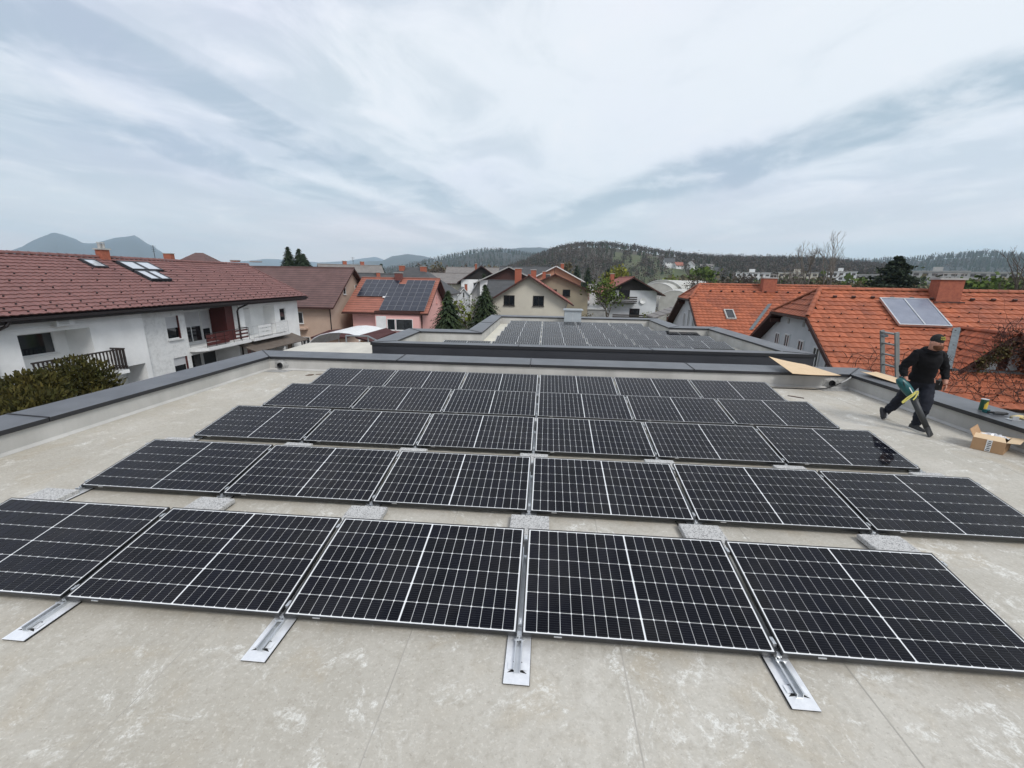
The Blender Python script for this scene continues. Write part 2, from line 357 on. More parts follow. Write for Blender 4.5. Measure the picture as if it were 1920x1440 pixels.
# ------------------------------------------------------------------ ground
g = MB(); R = 16000.0
g.quad((-R, -2000, GZ), (R, -2000, GZ), (R, R, GZ), (-R, R, GZ))
M_GROUND = mat('grass_and_yard', (0.075, 0.085, 0.040), (0.17, 0.155, 0.13), scale=0.06, rough=0.95, bump=0.3, bscale=2.0, lo=0.45, hi=0.58)
struct('ground', g, M_GROUND)

# ------------------------------------------------------------------ the building under us: flat roof, parapet, coping
XL, XR, YB, YF = -7.50, 7.76, 8.36, -7.0         # inner faces of the parapet
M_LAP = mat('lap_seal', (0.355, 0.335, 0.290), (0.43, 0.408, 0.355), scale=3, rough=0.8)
bld = thing('flat_roof_building', 'flat-roofed building with pale membrane roof and grey coping that carries the solar panels', 'building', (0, 0, GZ))
mb = MB()
mb.box(XL-0.55, XR+0.55, YF-0.5, YB+0.62, GZ, -0.30)
mb.build('wall', M_FACADE, bld, world=True)
mb = MB(); mb.box(XL, XR, YF, YB, -0.295, -0.012); deck = mb.build('roof_deck', M_CONC, bld, world=True)
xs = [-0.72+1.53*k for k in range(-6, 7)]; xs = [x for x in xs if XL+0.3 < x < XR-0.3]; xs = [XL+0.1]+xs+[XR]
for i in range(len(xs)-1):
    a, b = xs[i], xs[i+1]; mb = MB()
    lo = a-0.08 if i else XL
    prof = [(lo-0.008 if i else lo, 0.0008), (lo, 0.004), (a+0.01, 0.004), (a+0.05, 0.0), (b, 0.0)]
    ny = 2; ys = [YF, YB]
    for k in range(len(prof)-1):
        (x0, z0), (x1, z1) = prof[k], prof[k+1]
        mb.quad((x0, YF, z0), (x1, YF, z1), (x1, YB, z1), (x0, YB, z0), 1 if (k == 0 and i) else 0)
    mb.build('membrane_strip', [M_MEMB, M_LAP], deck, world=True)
# parapet (inner lining carried up, slightly coved at the foot)
PH = 0.335
mb = MB()
mb.box(XL-0.55, XL, YF, YB+0.6, -0.29, PH)
for z0, z1, d0, d1 in ((0.0, 0.05, 0.045, 0.0),): mb.quad((XL+d0, YF, 0.006), (XL+d0, YB-d0, 0.006), (XL+0.002, YB-0.002, z1), (XL+0.002, YF, z1))
mb.build('parapet', M_PARA, bld, world=True)
mb = MB(); mb.box(XL, XR, YB, YB+0.6, -0.29, PH)
mb.quad((XL+0.045, YB-0.045, 0.006), (XR-0.045, YB-0.045, 0.006), (XR-0.002, YB-0.002, 0.05), (XL+0.002, YB-0.002, 0.05)); mb.build('parapet', M_PARA, bld, world=True)
mb = MB(); mb.box(XR, XR+0.55, YF, YB+0.6, -0.29, PH)
mb.quad((XR-0.045, YB-0.045, 0.006), (XR-0.045, YF, 0.006), (XR-0.002, YF, 0.05), (XR-0.002, YB-0.002, 0.05)); mb.build('parapet', M_PARA, bld, world=True)
def coping_piece(parent, poly, zt, lip=0.07, fall=0.03, inner=None):
    """poly: inner a, inner b, outer b, outer a; sheet-metal cap with a downturned dark drip edge"""
    (ax, ay), (bx, by), (cx, cy), (dx, dy) = poly; m = MB()
    top = [(ax, ay, zt), (bx, by, zt), (cx, cy, zt+fall), (dx, dy, zt+fall)]
    bot = [(x, y, zt-lip) for x, y in poly]
    n = (Vector(top[1])-Vector(top[0])).cross(Vector(top[2])-Vector(top[0]))
    o = [0, 1, 2, 3] if n.z > 0 else [3, 2, 1, 0]
    m.add([top[i] for i in o]+[bot[i] for i in o], [(0, 1, 2, 3)], 0)
    for i in range(4): m.f.append((i, 4+i, 4+(i+1) % 4, (i+1) % 4)); m.m.append(1)
    m.f.append((7, 6, 5, 4)); m.m.append(1)
    # folded nose along the inner edge, seen as a thin bright line over the dark drip
    c = m.build('coping', [M_COP, M_COPEDGE], parent, world=True)
    return c
ci, co = 0.04, 0.66                               # coping overhang inside, width outside of the inner face
J = 0.007
zc = 0.375
L_in, L_out, R_in, R_out, B_in, B_out = XL+ci, XL-co, XR-ci, XR+co, YB-ci, YB+co+0.05
def run(parent, pin0, pin1, pout0, pout1, cuts, zt):
    """one straight run of coping between two mitres, cut into lengths at the given fractions"""
    fr = [0.0]+cuts+[1.0]; L = math.hypot(pin1[0]-pin0[0], pin1[1]-pin0[1])
    for k in range(len(fr)-1):
        a, b = fr[k]+J/L, fr[k+1]-J/L
        def lerp(p, q, t): return (p[0]+(q[0]-p[0])*t, p[1]+(q[1]-p[1])*t)
        # inner cut points are squared across to the outer edge except at the mitres
        pts = []
        for t, end in ((a, k == 0), (b, k == len(fr)-2)):
            i = lerp(pin0, pin1, t)
            if end: o = lerp(pout0, pout1, t)
            else:
                dx, dy = pin1[0]-pin0[0], pin1[1]-pin0[1]; nx, ny = -dy/L, dx/L
                w = (pout0[0]-pin0[0])*nx+(pout0[1]-pin0[1])*ny; o = (i[0]+nx*w, i[1]+ny*w)
            pts.append((i, o))
        coping_piece(parent, [pts[0][0], pts[1][0], pts[1][1], pts[0][1]], zt)
def raised_joint(parent, p, q, zt, fall=0.03):
    d = (Vector((q[0], q[1], 0))-Vector((p[0], p[1], 0))); n = Vector((-d.y, d.x, 0)).normalized()*0.012; m = MB()
    m.slab([Vector((p[0], p[1], zt+0.012))-n, Vector((p[0], p[1], zt+0.012))+n, Vector((q[0], q[1], zt+fall+0.012))+n, Vector((q[0], q[1], zt+fall+0.012))-n][::-1], 0.02)
    m.build('standing_joint', M_COPEDGE, parent, world=True)
run(bld, (L_in, YF), (L_in, B_in), (L_out, YF), (L_out, B_out), [(y-YF)/(B_in-YF) for y in (-1.0, 3.05)], zc)
run(bld, (L_in, B_in), (R_in, B_in), (L_out, B_out), (R_out, B_out), [(x-L_in)/(R_in-L_in) for x in (-3.85, -0.25, 3.95)], zc)
run(bld, (R_in, B_in), (R_in, YF), (R_out, B_out), (R_out, YF), [(B_in-y)/(B_in-YF) for y in (3.6, -0.5)], zc)
for p, q in (((L_in, 3.05), (L_out, 3.05)), ((L_in, B_in), (L_out, B_out)), ((-3.85, B_in), (-3.85, B_out)), ((-0.25, B_in), (-0.25, B_out)), ((3.95, B_in), (3.95, B_out)),
             ((R_in, B_in), (R_out, B_out)), ((R_in, 3.6), (R_out, 3.6))):
    raised_joint(bld, p, q, zc)
# overflow outlets in the two back corners, with their wrinkled welded collars
M_COLLAR = mat('collar_membrane', (0.40, 0.40, 0.385), (0.24, 0.24, 0.23), scale=14, rough=0.65, bump=0.8, bscale=24)
def outlet(x, y, big):
    m = MB(); c = Vector((x, y, 0.14)); n = 14
    for k in range(3):
        r0, r1 = (0.075, 0.105, 0.15)[k], (0.105, 0.15, 0.20)[k]; d0, d1 = (-0.05, -0.03, -0.012)[k], (-0.03, -0.012, -0.004)[k]
        for j in range(n):
            a0, a1 = 2*math.pi*j/n, 2*math.pi*(j+1)/n
            w0, w1 = 1+0.12*math.sin(5*a0+k), 1+0.12*math.sin(5*a1+k)
            P = lambda a, r, d, w: (c.x+math.cos(a)*r*(w if r > 0.11 else 1), c.y+d, max(0.008, c.z+math.sin(a)*r*(w if r > 0.11 else 1)))
            m.quad(P(a0, r0, d0, w0), P(a1, r0, d0, w1), P(a1, r1, d1, w1), P(a0, r1, d1, w0))
    o = m.build('outlet_collar', M_COLLAR, bld, world=True)
    m = MB(); m.tube([(x, y-0.085, 0.135), (x, y-0.002, 0.135)], 0.074, 14, cap=False); m.tube([(x, y-0.02, 0.135), (x, y-0.015, 0.135)], 0.072, 14)
    m.build('outlet_pipe', [M_COPEDGE], o, world=True)
    m = MB(); m.prism([(x-0.34, y-0.34), (x+0.30, y-0.30), (x+0.36, y-0.01), (x-0.40, y-0.01)], 0.0045, 0.009); m.build('outlet_patch', M_COLLAR, bld, world=True)
outlet(-7.16, YB, True); outlet(7.32, YB, False)

# ------------------------------------------------------------------ solar panels
PW, PD, GAP, TILT, H0, PITCH = 1.755, 1.038, 0.030, 0.1784, 0.09, 1.647
PX = 1.7915
fr = MB()
hw = PW/2; t = 0.009
def ringbox(m, x0, x1, y0, y1, z0, z1, t):
    m.box(x0, x0+t, y0, y1, z0, z1); m.box(x1-t, x1, y0, y1, z0, z1); m.box(x0+t, x1-t, y0, y0+t, z0, z1); m.box(x0+t, x1-t, y1-t, y1, z0, z1)
ringbox(fr, -hw, hw, 0, PD, -0.035, 0.0, t)
ringbox(fr, -hw+t, hw-t, t, PD-t, -0.035, -0.033, 0.022)
FRAME_ME = fr.mesh('panel_frame', M_FRAME)
lm = MB(); lm.box(-hw+t, hw-t, t, PD-t, -0.010, -0.0042); LAM_ME = lm.mesh('laminate', M_BACK)
cw, ch, cc = 0.0812, 0.1616, 0.0060
CELL_V = [(-cw/2+cc, -ch/2), (cw/2-cc, -ch/2), (cw/2, -ch/2+cc), (cw/2, ch/2-cc), (cw/2-cc, ch/2), (-cw/2+cc, ch/2), (-cw/2, ch/2-cc), (-cw/2, -ch/2+cc)]
def cell_into(m, x, y):
    k = 8; m.add([(x+a, y+b, -0.0018) for a, b in CELL_V]+[(x+a, y+b, -0.0040) for a, b in CELL_V],
                 [tuple(range(k))]+[(i, k+i, k+(i+1) % k, (i+1) % k) for i in range(k)])
one = MB(); cell_into(one, 0, 0); CELL_ME = one.mesh('solar_cell', M_CELL)
CELLS = []
x_use = (PW-2*t-0.022-0.010)/20; y_use = (PD-2*t-0.020)/6
for i in range(20):
    for j in range(6):
        CELLS.append((-hw+t+0.011+x_use*(i+0.5)+(0.010 if i >= 10 else 0), t+0.010+y_use*(j+0.5)))
allc = MB()
for x, y in CELLS: cell_into(allc, x, y)
GRID_ME = allc.mesh('cell_grid', M_CELL)
# clips seen on the front lip and a junction box below
cl = MB()
for sx in (-0.62, ): cl.box(sx-0.028, sx+0.028, -0.006, 0.0, -0.012, -0.004)
CLIP_ME = cl.mesh('frame_clip', M_ALU)
def panel(label, x, y, z, tilt, cells_single, group, name='solar_panel'):
    o = bpy.data.objects.new(name, None); COL.objects.link(o); o.location = (x, y, z); o.rotation_euler = (tilt, 0, 0); tag(o, label, 'solar panel', group)
    linked('panel_frame', FRAME_ME, o); linked('laminate', LAM_ME, o)
    if cells_single:
        for cx, cy in CELLS: linked('solar_cell', CELL_ME, o, (cx, cy, 0))
    else:
        linked('cell_grid', GRID_ME, o)
    linked('frame_clip', CLIP_ME, o)
    return o
rows = [(-3, 2), (-3, 3), (-3, 3), (-3, 3), (-3, 3)]
ROWN = ['front row', 'second row', 'third row', 'fourth row', 'back row']
rnd = random.Random(3)
for r, (k0, k1) in enumerate(rows):
    n = k1-k0
    for k in range(k0, k1):
        i = k-k0
        where = 'leftmost' if i == 0 else 'rightmost' if i == n-1 else ORD[i]+' from the left'
        lab = 'black framed solar panel in the %s of the near roof, %s' % (ROWN[r], where)
        panel(lab, (k+0.5)*PX+rnd.uniform(-.002, .002), r*PITCH, H0+rnd.uniform(-.002, .002), TILT+rnd.uniform(-.0015, .0015), r < 2, 'solar panels on the near roof')
# mounting rails under every joint
def rail(row, k, label):
    x = k*PX; y0 = row*PITCH
    o = thing('mounting_rail', label, 'mounting rail', (x, y0, 0.005), 0, 'mounting rails of the near solar array')
    ys = -0.33 if row == 0 else -0.47; ye = 1.10
    m = MB(); m.box(-0.088, 0.088, ys+0.004, ye, 0.0, 0.010); m.build('rubber_mat', M_RUBBER, o)
    m = MB(); w = 0.085
    m.box(-w, w, ys, ye, 0.0105, 0.0135)
    m.build('base_plate', M_GALV, o)
    m = MB(); a, b = (ys+0.075, ye-0.1) if row == 0 else (-0.045, ye-0.1)
    # two upright webs with a recessed floor between them and small outward flanges
    m.box(-0.020, -0.0165, a, b, 0.0138, 0.046); m.box(0.0165, 0.020, a, b, 0.0138, 0.046); m.box(-0.0165, 0.0165, a, b, 0.0138, 0.020)
    m.box(-0.026, -0.020, a, b, 0.043, 0.046); m.box(0.020, 0.026, a, b, 0.043, 0.046)
    m.build('rail_profile', M_ALU, o)
    if row == 0:
        for s in (-1, 1):   # pressed tongues folded over the profile, with their cut-outs
            m = MB(); m.obox((s*0.044, ys+0.125, 0.020), (0.020, 0, s*0.0), (0, 0.026, 0.0), (0, 0, 0.0012)); m.build('plate_tongue', M_GALV, o)
            m = MB(); m.add([(s*0.0205, ys+0.086, 0.0142), (s*0.066, ys+0.078, 0.0142), (s*0.034, ys+0.106, 0.0142), (s*0.031, ys+0.165, 0.0142), (s*0.0205, ys+0.165, 0.0142)],
                            [(0, 1, 2), (0, 2, 3), (0, 3, 4)] if s > 0 else [(2, 1, 0), (3, 2, 0), (4, 3, 0)]); m.build('plate_slot', M_RUBBER, o)
    # uprights carrying the panels, bottom clamp and middle clamp
    m = MB(); m.box(-0.018, 0.018, 0.005, 0.045, 0.046, 0.062); m.build('support_post', M_ALU, o); m = MB(); m.box(-0.018, 0.018, 0.93, 0.97, 0.046, 0.205); m.build('support_post', M_ALU, o)
    m = MB(); m.box(-0.034, 0.034, -0.028, -0.018, 0.046, 0.056); m.box(-0.006, 0.006, -0.022, 0.010, 0.046, 0.052); m.build('front_clamp', M_ALU, o)
    for yy in (0.10, 0.92):
        z = H0-0.005+math.tan(TILT)*yy; m = MB()
        m.box(-0.012, 0.012, yy-0.03, yy+0.03, z-0.030, z-0.006); m.tube([(0, yy, z-0.007), (0, yy, z+0.002)], 0.006, 8)
        m.build('mid_clamp', M_ALU, o)
    return o
for r, (k0, k1) in enumerate(rows):
    for k in range(k0, k1+1):
        i = k-k0
        pos = 'at the left end' if k == k0 else 'at the right end' if k == k1 else 'under the %s joint from the left' % ORD[i-1]
        rail(r, k, 'galvanised rail %s of the %s' % (pos, ROWN[r]))
# ballast slabs on the rails between the rows
sl = MB(); b_ = 0.006
sl.add([(-0.205, -0.205, 0), (0.205, -0.205, 0), (0.205, 0.205, 0), (-0.205, 0.205, 0), (-0.205, -0.205, 0.044), (0.205, -0.205, 0.044), (0.205, 0.205, 0.044), (-0.205, 0.205, 0.044),
        (-0.199, -0.199, 0.05), (0.199, -0.199, 0.05), (0.199, 0.199, 0.05), (-0.199, 0.199, 0.05)],
       [(3, 2, 1, 0), (8, 9, 10, 11)]+[(i, (i+1) % 4, 4+(i+1) % 4, 4+i) for i in range(4)]+[(4+i, 4+(i+1) % 4, 8+(i+1) % 4, 8+i) for i in range(4)])
SLAB_ME = sl.mesh('ballast_slab', M_STONE)
for r in range(1, 5):
    for k in range(-3, 4):
        o = bpy.data.objects.new('ballast_slab', SLAB_ME); COL.objects.link(o)
        dx = 0.0 if k > -3 else -0.13
        o.location = (k*PX+dx+rnd.uniform(-.015, .02), r*PITCH-0.255+rnd.uniform(-.02, .015), 0.0195); o.rotation_euler = (0, 0, rnd.uniform(-.02, .02))
        tag(o, 'speckled concrete ballast slab between %s and %s, %s from the left' % (ROWN[r-1], ROWN[r], ORD[k+3]), 'ballast slab', 'ballast slabs on the rails')

# ------------------------------------------------------------------ neighbouring lower wing with its own array
AX0, AX1, AX2, AX3 = -4.90, -2.42, 5.85, 7.60       # inner faces: wide part left, narrow part left / right, wide part right
AY0, AY1L, AY1R, AY2 = 11.12, 13.90, 17.45, 21.45
AZ, AC = 0.05, 0.50
w = 0.56
ann = thing('roof_wing', 'dark-clad lower wing with T-shaped parapet roof full of solar panels beyond the near parapet', 'building', (1.3, 16, GZ))
poly_in = [(AX0, AY0), (AX3, AY0), (AX3, AY1R), (AX2, AY1R), (AX2, AY2), (AX1, AY2), (AX1, AY1L), (AX0, AY1L)]
poly_out = [(AX0-w, AY0-w), (AX3+w, AY0-w), (AX3+w, AY1R+w), (AX2+w, AY1R+w), (AX2+w, AY2+w), (AX1-w, AY2+w), (AX1-w, AY1L+w), (AX0-w, AY1L+w)]
mb = MB(); mb.prism([(x, y) for x, y in poly_out], GZ, AZ-0.02); mb.build('wall', M_FACADE, ann, world=True)
mb = MB(); mb.prism(poly_in, AZ-0.019, AZ)
M_MEMB2 = mat('pale_membrane', (0.62, 0.60, 0.50), (0.50, 0.49, 0.43), scale=0.9, rough=0.75)
mb.build('roof_deck', M_MEMB2, ann, world=True)
for i in range(8):
    a, b = poly_in[i], poly_in[(i+1) % 8]; c_, d_ = poly_out[i], poly_out[(i+1) % 8]
    mb = MB()
    mb.prism([a, c_, d_, b], AZ-0.019, AC-0.06); 
    mb.build('parapet', [M_PARA], ann, world=True)
    # outward dark cladding
    v = Vector((d_[0]-c_[0], d_[1]-c_[1], 0)); n = Vector((v.y, -v.x, 0)).normalized()*0.012
    mb = MB(); mb.quad((c_[0]+n.x, c_[1]+n.y, AZ-0.6), (d_[0]+n.x, d_[1]+n.y, AZ-0.6), (d_[0]+n.x, d_[1]+n.y, AC-0.05), (c_[0]+n.x, c_[1]+n.y, AC-0.05)); mb.build('cladding_panel', M_FACADE, ann, world=True)
    s = 0.03
    def off(p, q, e):   # move along the diagonal
        return (p[0]+(q[0]-p[0])*e, p[1]+(q[1]-p[1])*e)
    ai, bi, co_, do_ = off(a, c_, -0.06), off(b, d_, -0.06), off(a, c_, 1.08), off(b, d_, 1.08)
    L = math.hypot(bi[0]-ai[0], bi[1]-ai[1]); cuts = [k/round(L/4.2) for k in range(1, max(1, round(L/4.2)))]
    fr_ = [0]+cuts+[1]
    for k in range(len(fr_)-1):
        t0, t1 = fr_[k]+0.006/L, fr_[k+1]-0.006/L
        le = lambda p, q, t: (p[0]+(q[0]-p[0])*t, p[1]+(q[1]-p[1])*t)
        dx, dy = (bi[0]-ai[0])/L, (bi[1]-ai[1])/L; ww = (co_[0]-ai[0])*(-dy)+(co_[1]-ai[1])*dx
        p0, p1 = le(ai, bi, t0), le(ai, bi, t1)
        q0 = le(co_, do_, t0) if k == 0 else (p0[0]-dy*ww, p0[1]+dx*ww)
        q1 = le(co_, do_, t1) if k == len(fr_)-2 else (p1[0]-dy*ww, p1[1]+dx*ww)
        coping_piece(ann, [p0, p1, q1, q0], AC-0.03, 0.06, 0.03)
        if k: raised_joint(ann, p0, q0, AC-0.03)
    raised_joint(ann, ai, co_, AC-0.03)
# its panels
rn2 = 0; APITCH = 1.60
arr = [(11.75, -2, 3), (13.35, -1, 4), (14.95, -1, 4), (16.55, -1, 4), (18.15, -1, 3), (19.75, -1, 3)]
AN = ['nearest', 'second', 'third', 'fourth', 'fifth', 'farthest']
for ri, (yy, k0, k1) in enumerate(arr):
    for k in range(k0, k1):
        i = k-k0; n = k1-k0
        where = 'leftmost' if i == 0 else 'rightmost' if i == n-1 else ORD[i]+' from the left'
        panel('small distant solar panel on the lower wing, %s of its %s row' % (where, AN[ri]), (k+0.5)*PX-0.05, yy, AZ+0.11, TILT*0.8, False, 'solar panels on the lower wing')
# galvanised ventilation hood on the wing
M_HOODM = mat('dull_zinc', (0.42, 0.46, 0.48), (0.36, 0.40, 0.42), scale=3, rough=0.5, metal=0.2)
t = thing('vent_hood', 'grey galvanised roof ventilation hood behind the panels of the lower wing', 'vent hood', (1.6, 21.0, AZ))
m = MB(); m.box(-0.46, 0.46, -0.16, 0.16, 0.0, 0.86); m.build('duct', M_HOODM, t)
m = MB(); m.box(-0.54, 0.54, -0.24, 0.24, 0.87, 0.92); m.box(-0.50, 0.50, -0.20, 0.20, 0.92, 0.95); m.build('cap', M_HOODM, t)
m = MB(); m.box(-0.008, 0.008, -0.166, -0.161, 0.02, 0.84); m.build('seam_strip', M_ALU, t)

# ------------------------------------------------------------------ house toolkit
def wall_grid(m, O, U, V, N, W, H, ops, mi=0, mi_reveal=None, mi_back=None):
    """flat wall W x H at O with directions U, V, outward normal N; ops (u0, u1, v0, v1, depth, back?)"""
    O, U, V, N = map(Vector, (O, U, V, N)); mi_reveal = mi if mi_reveal is None else mi_reveal
    us = sorted(set([0, W]+[x for o in ops for x in o[:2] if 0 < x < W])); vs = sorted(set([0, H]+[x for o in ops for x in o[2:4] if 0 < x < H]))
    P = lambda u, v, d=0: O+U*u+V*v-N*d
    flip = U.cross(V).dot(N) < 0
    def q(a, b, c, d, k): m.quad(*((d, c, b, a) if flip else (a, b, c, d)), k)
    for i in range(len(us)-1):
        for j in range(len(vs)-1):
            uc, vc = (us[i]+us[i+1])/2, (vs[j]+vs[j+1])/2
            if any(o[0] < uc < o[1] and o[2] < vc < o[3] for o in ops): continue
            q(P(us[i], vs[j]), P(us[i+1], vs[j]), P(us[i+1], vs[j+1]), P(us[i], vs[j+1]), mi)
    for o in ops:
        a, b, c, d, dep = o[:5]; c_ = max(c, 0)
        q(P(a, c_), P(a, d), P(a, d, dep), P(a, c_, dep), mi_reveal); q(P(b, d), P(b, c_), P(b, c_, dep), P(b, d, dep), mi_reveal)
        q(P(a, d), P(b, d), P(b, d, dep), P(a, d, dep), mi_reveal); q(P(b, c_), P(a, c_), P(a, c_, dep), P(b, c_, dep), mi_reveal)
        if len(o) > 5 and o[5]:
            q(P(a, c_, dep), P(b, c_, dep), P(b, d, dep), P(a, d, dep), mi_reveal if mi_back is None else mi_back)
def window(parent, c, ax, n, w, h, frame=M_WPAINT, pane=M_GLASS, bars=1, shutter=0.0, sill=True, world=False, fw=0.06, name='window', shutmat=None):
    """frame (> pane, sill, shutter); c: centre on the wall face, ax: unit vector along it, n: outward normal"""
    c, ax, n = Vector(c), Vector(ax), Vector(n); up = Vector((0, 0, 1))
    if ax.cross(up).dot(n) < 0: ax = -ax
    m = MB(); m.ring_frame(c, ax, up, w/2, h/2, fw, 0.0, 0.05)
    for k in range(bars):
        x = -w/2+w*(k+1)/(bars+1); m.obox(c+ax*x+n*0.024, ax*(fw*0.45), up*(h/2-fw), n*0.022)
    f = m.build(name, frame, parent, world)
    m = MB(); m.obox(c+n*0.012, ax*(w/2-fw+0.004), up*(h/2-fw+0.004), n*0.006); m.build('pane', pane, f, world)
    if sill: m = MB(); m.obox(c-up*(h/2+0.025)+n*0.07, ax*(w/2+0.06), up*0.02, n*0.07); m.build('sill', frame, f, world)
    if shutter:
        m = MB(); hh = (h-2*fw)*shutter; k = max(2, int(hh/0.055))
        for i in range(k): m.obox(c+up*(h/2-fw-hh*(i+0.5)/k)+n*0.047, ax*(w/2-fw), up*(hh/k*0.46), n*0.012)
        m.obox(c+up*(h/2-fw-hh/2)+n*0.034, ax*(w/2-fw), up*(hh/2), n*0.004)
        m.build('roller_shutter', shutmat or M_SHUT, f, world)
    return f
def chimney(parent, x, y, w, d, z0, z1, mat_=M_BRICK, cap=True, pots=0, world=False, cover=False):
    m = MB(); m.box(x-w/2, x+w/2, y-d/2, y+d/2, z0, z1); o = m.build('chimney', mat_, parent, world)
    if cap: m = MB(); m.box(x-w/2-0.06, x+w/2+0.06, y-d/2-0.06, y+d/2+0.06, z1, z1+0.08); m.build('cap', M_CONC, o, world)
    for k in range(pots):
        m = MB(); xx = x+(k-(pots-1)/2)*0.26; m.tube([(xx, y, z1+0.08), (xx, y, z1+0.42)], 0.09, 10); m.tube([(xx, y, z1+0.46), (xx, y, z1+0.52)], [0.15, 0.03], 10); m.build('chimney_pot', M_GALV, o, world)
    if cover:
        m = MB(); m.box(x-w/2, x+w/2, y-d/2, y+d/2, z1+0.26, z1+0.29)
        for sx in (-1, 1):
            for sy in (-1, 1): m.box(x+sx*w*0.42-0.015, x+sx*w*0.42+0.015, y+sy*d*0.42-0.015, y+sy*d*0.42+0.015, z1+0.08, z1+0.26)
        m.build('rain_cover', M_CONC, o, world)
    return o
def tile_proto(pu, pv):
    prof = [(0.0, 0.000), (0.18, 0.016), (0.42, 0.030), (0.66, 0.020), (0.84, 0.004), (1.02, 0.002)]; m = MB(); k = len(prof); L = pv*1.10
    lo = [(u*pu, 0.0, z+0.043) for u, z in prof]; hi = [(u*pu, L, z+0.004) for u, z in prof]; fr = [(u*pu, 0.0, z*0.6+0.006) for u, z in prof]
    m.add(lo+hi+fr, [(i, i+1, k+i+1, k+i) for i in range(k-1)]+[(2*k+i, 2*k+i+1, i+1, i) for i in range(k-1)]); return m
def in_view(p):
    d = p-CAM; z = d.dot(FW)
    if z < 0.1: return False
    x, y = 960+783.35*d.dot(RT)/z, 720-783.35*d.dot(UP)/z
    return -10 < x < 1930 and 0 < y < 1440
def tile_field(parent, O, A, B, ncol, nrow, pu, pv, inside, mat_, M_world, limit=300, seed=1, hidden=None):
    """roof tiles laid from O along A (unit) and up the slope B (unit), local to parent; the nearest in view are single parts"""
    O, A, B = map(Vector, (O, A, B)); Nn = A.cross(B).normalized(); rr = random.Random(seed)
    rot = Matrix((A, B, Nn)).transposed(); proto = tile_proto(pu, pv); me = proto.mesh('roof_tile', mat_); pl = []
    for j in range(nrow):
        for i in range(ncol):
            u, v = i*pu, j*pv
            if not inside(u+pu/2, v+pv/2): continue
            p = O+A*u+B*(v-0.04)+Nn*rr.uniform(-.003, .003); wp = M_world @ p
            vis = in_view(wp) and not (hidden and hidden(u, v))
            pl.append(((0 if vis else 1, (wp-CAM).length), p, rr.uniform(-.012, .012)))
    pl.sort(key=lambda x: x[0]); rest = MB()
    for idx, (key, p, a) in enumerate(pl):
        Rm = rot @ Matrix.Rotation(a, 3, 'Z')
        if idx < limit and key[0] == 0:
            o = bpy.data.objects.new('roof_tile', me); COL.objects.link(o); o.parent = parent; o.matrix_local = Matrix.Translation(p) @ Rm.to_4x4()
        else: rest.add([tuple(p+Rm @ Vector(v)) for v in proto.v], proto.f)
    if rest.v: rest.build('tile_field', mat_, parent, kind='stuff')
def ridge_caps(parent, P, Q, mat_, r=0.12, step=0.36, name='ridge_tile'):
    P, Q = Vector(P), Vector(Q); d = (Q-P); L = d.length; d.normalize(); n = max(1, int(L/step)); s = d.cross(Vector((0, 0, 1))).normalized(); u = s.cross(d)
    for k in range(n):
        m = MB(); a, b = P+d*(L*k/n), P+d*(L*(k+1)/n+0.05); r0, r1 = r*1.06, r*0.94; g = 6
        for i in range(g):
            t0, t1 = math.pi*i/g, math.pi*(i+1)/g
            f = lambda c, rr, t: c+s*math.cos(t)*rr+u*(math.sin(t)*rr-0.02)
            m.quad(f(a, r0, t0), f(a, r0, t1), f(b, r1, t1), f(b, r1, t0))
        m.build(name, mat_, parent)

# ------------------------------------------------------------------ long white house on the left
HA = thing('white_row_house', 'long two-storey white house with red-brown tiled roof, balconies and roof windows', 'house', (-25.5, 20.0, GZ))
def wA(mb, name, mats, parent=HA, **k): return mb.build(name, mats, parent, world=True, **k)
ZE, ZR, XE, XRG = 0.87, 3.35, -20.45, -25.5
S1, S2, S3 = -21.00, -21.16, -21.08                # wall faces of the three sections
Y0, YA, YBm, YE = 4.0, 18.0, 25.2, 32.2
Uy, Vz, Nx = (0, 1, 0), (0, 0, 1), (1, 0, 0)
h = 0.72-GZ
# walls
m = MB(); wall_grid(m, (S1, Y0, GZ), Uy, Vz, Nx, YA-Y0, h, [(12.6-Y0, 15.35-Y0, -2.05-GZ, 0.06-GZ, 1.3, True), (16.1-Y0, 17.7-Y0, 0.0, -2.08-GZ, 1.2, True)])
m.quad((S1, YA, GZ), (S2, YA, GZ), (S2, YA, 0.72), (S1, YA, 0.72)); wA(m, 'wall', M_WHITE)
m = MB(); wall_grid(m, (S2, YA, GZ), Uy, Vz, Nx, YBm-YA, h, [(19.5-YA, 20.36-YA, -1.12-GZ, 0.2-GZ, 0.16, False), (19.57-YA, 20.5-YA, -3.5-GZ, -2.2-GZ, 0.16, False),
                    (20.8-YA, 24.75-YA, -1.82-GZ, 0.50-GZ, 1.2, True), (20.8-YA, 24.9-YA, 0.0, -2.25-GZ, 1.8, True)], 0, 1, 1)
wA(m, 'wall', [M_WHITE2, M_WHITE], label='scratch-rendered middle wall section')
m = MB(); wall_grid(m, (S3, YBm, GZ), Uy, Vz, Nx, YE-YBm, h, [(25.65-YBm, 29.05-YBm, -1.85-GZ, 0.30-GZ, 0.9, True), (29.7-YBm, 30.5-YBm, -1.05-GZ, -0.02-GZ, 0.14, False), (25.5-YBm, 29.6-YBm, 0.0, -2.5-GZ, 1.2, True), (30.2-YBm, 31.1-YBm, -4.6-GZ, -2.7-GZ, 0.15, False)])
m.quad((S2, YBm, GZ), (S3, YBm, GZ), (S3, YBm, 0.72), (S2, YBm, 0.72)); wA(m, 'wall', M_WHITE)
m = MB()                                            # gable end
for yy, fl in ((YE, 1), (Y0, 0)):
    P = [(S3, yy, GZ), (-30.0, yy, GZ), (-30.0, yy, 0.6), (XRG, yy, 3.05), (S3, yy, 0.6)]; m.add(P, [tuple(range(5)) if fl else tuple(reversed(range(5)))])
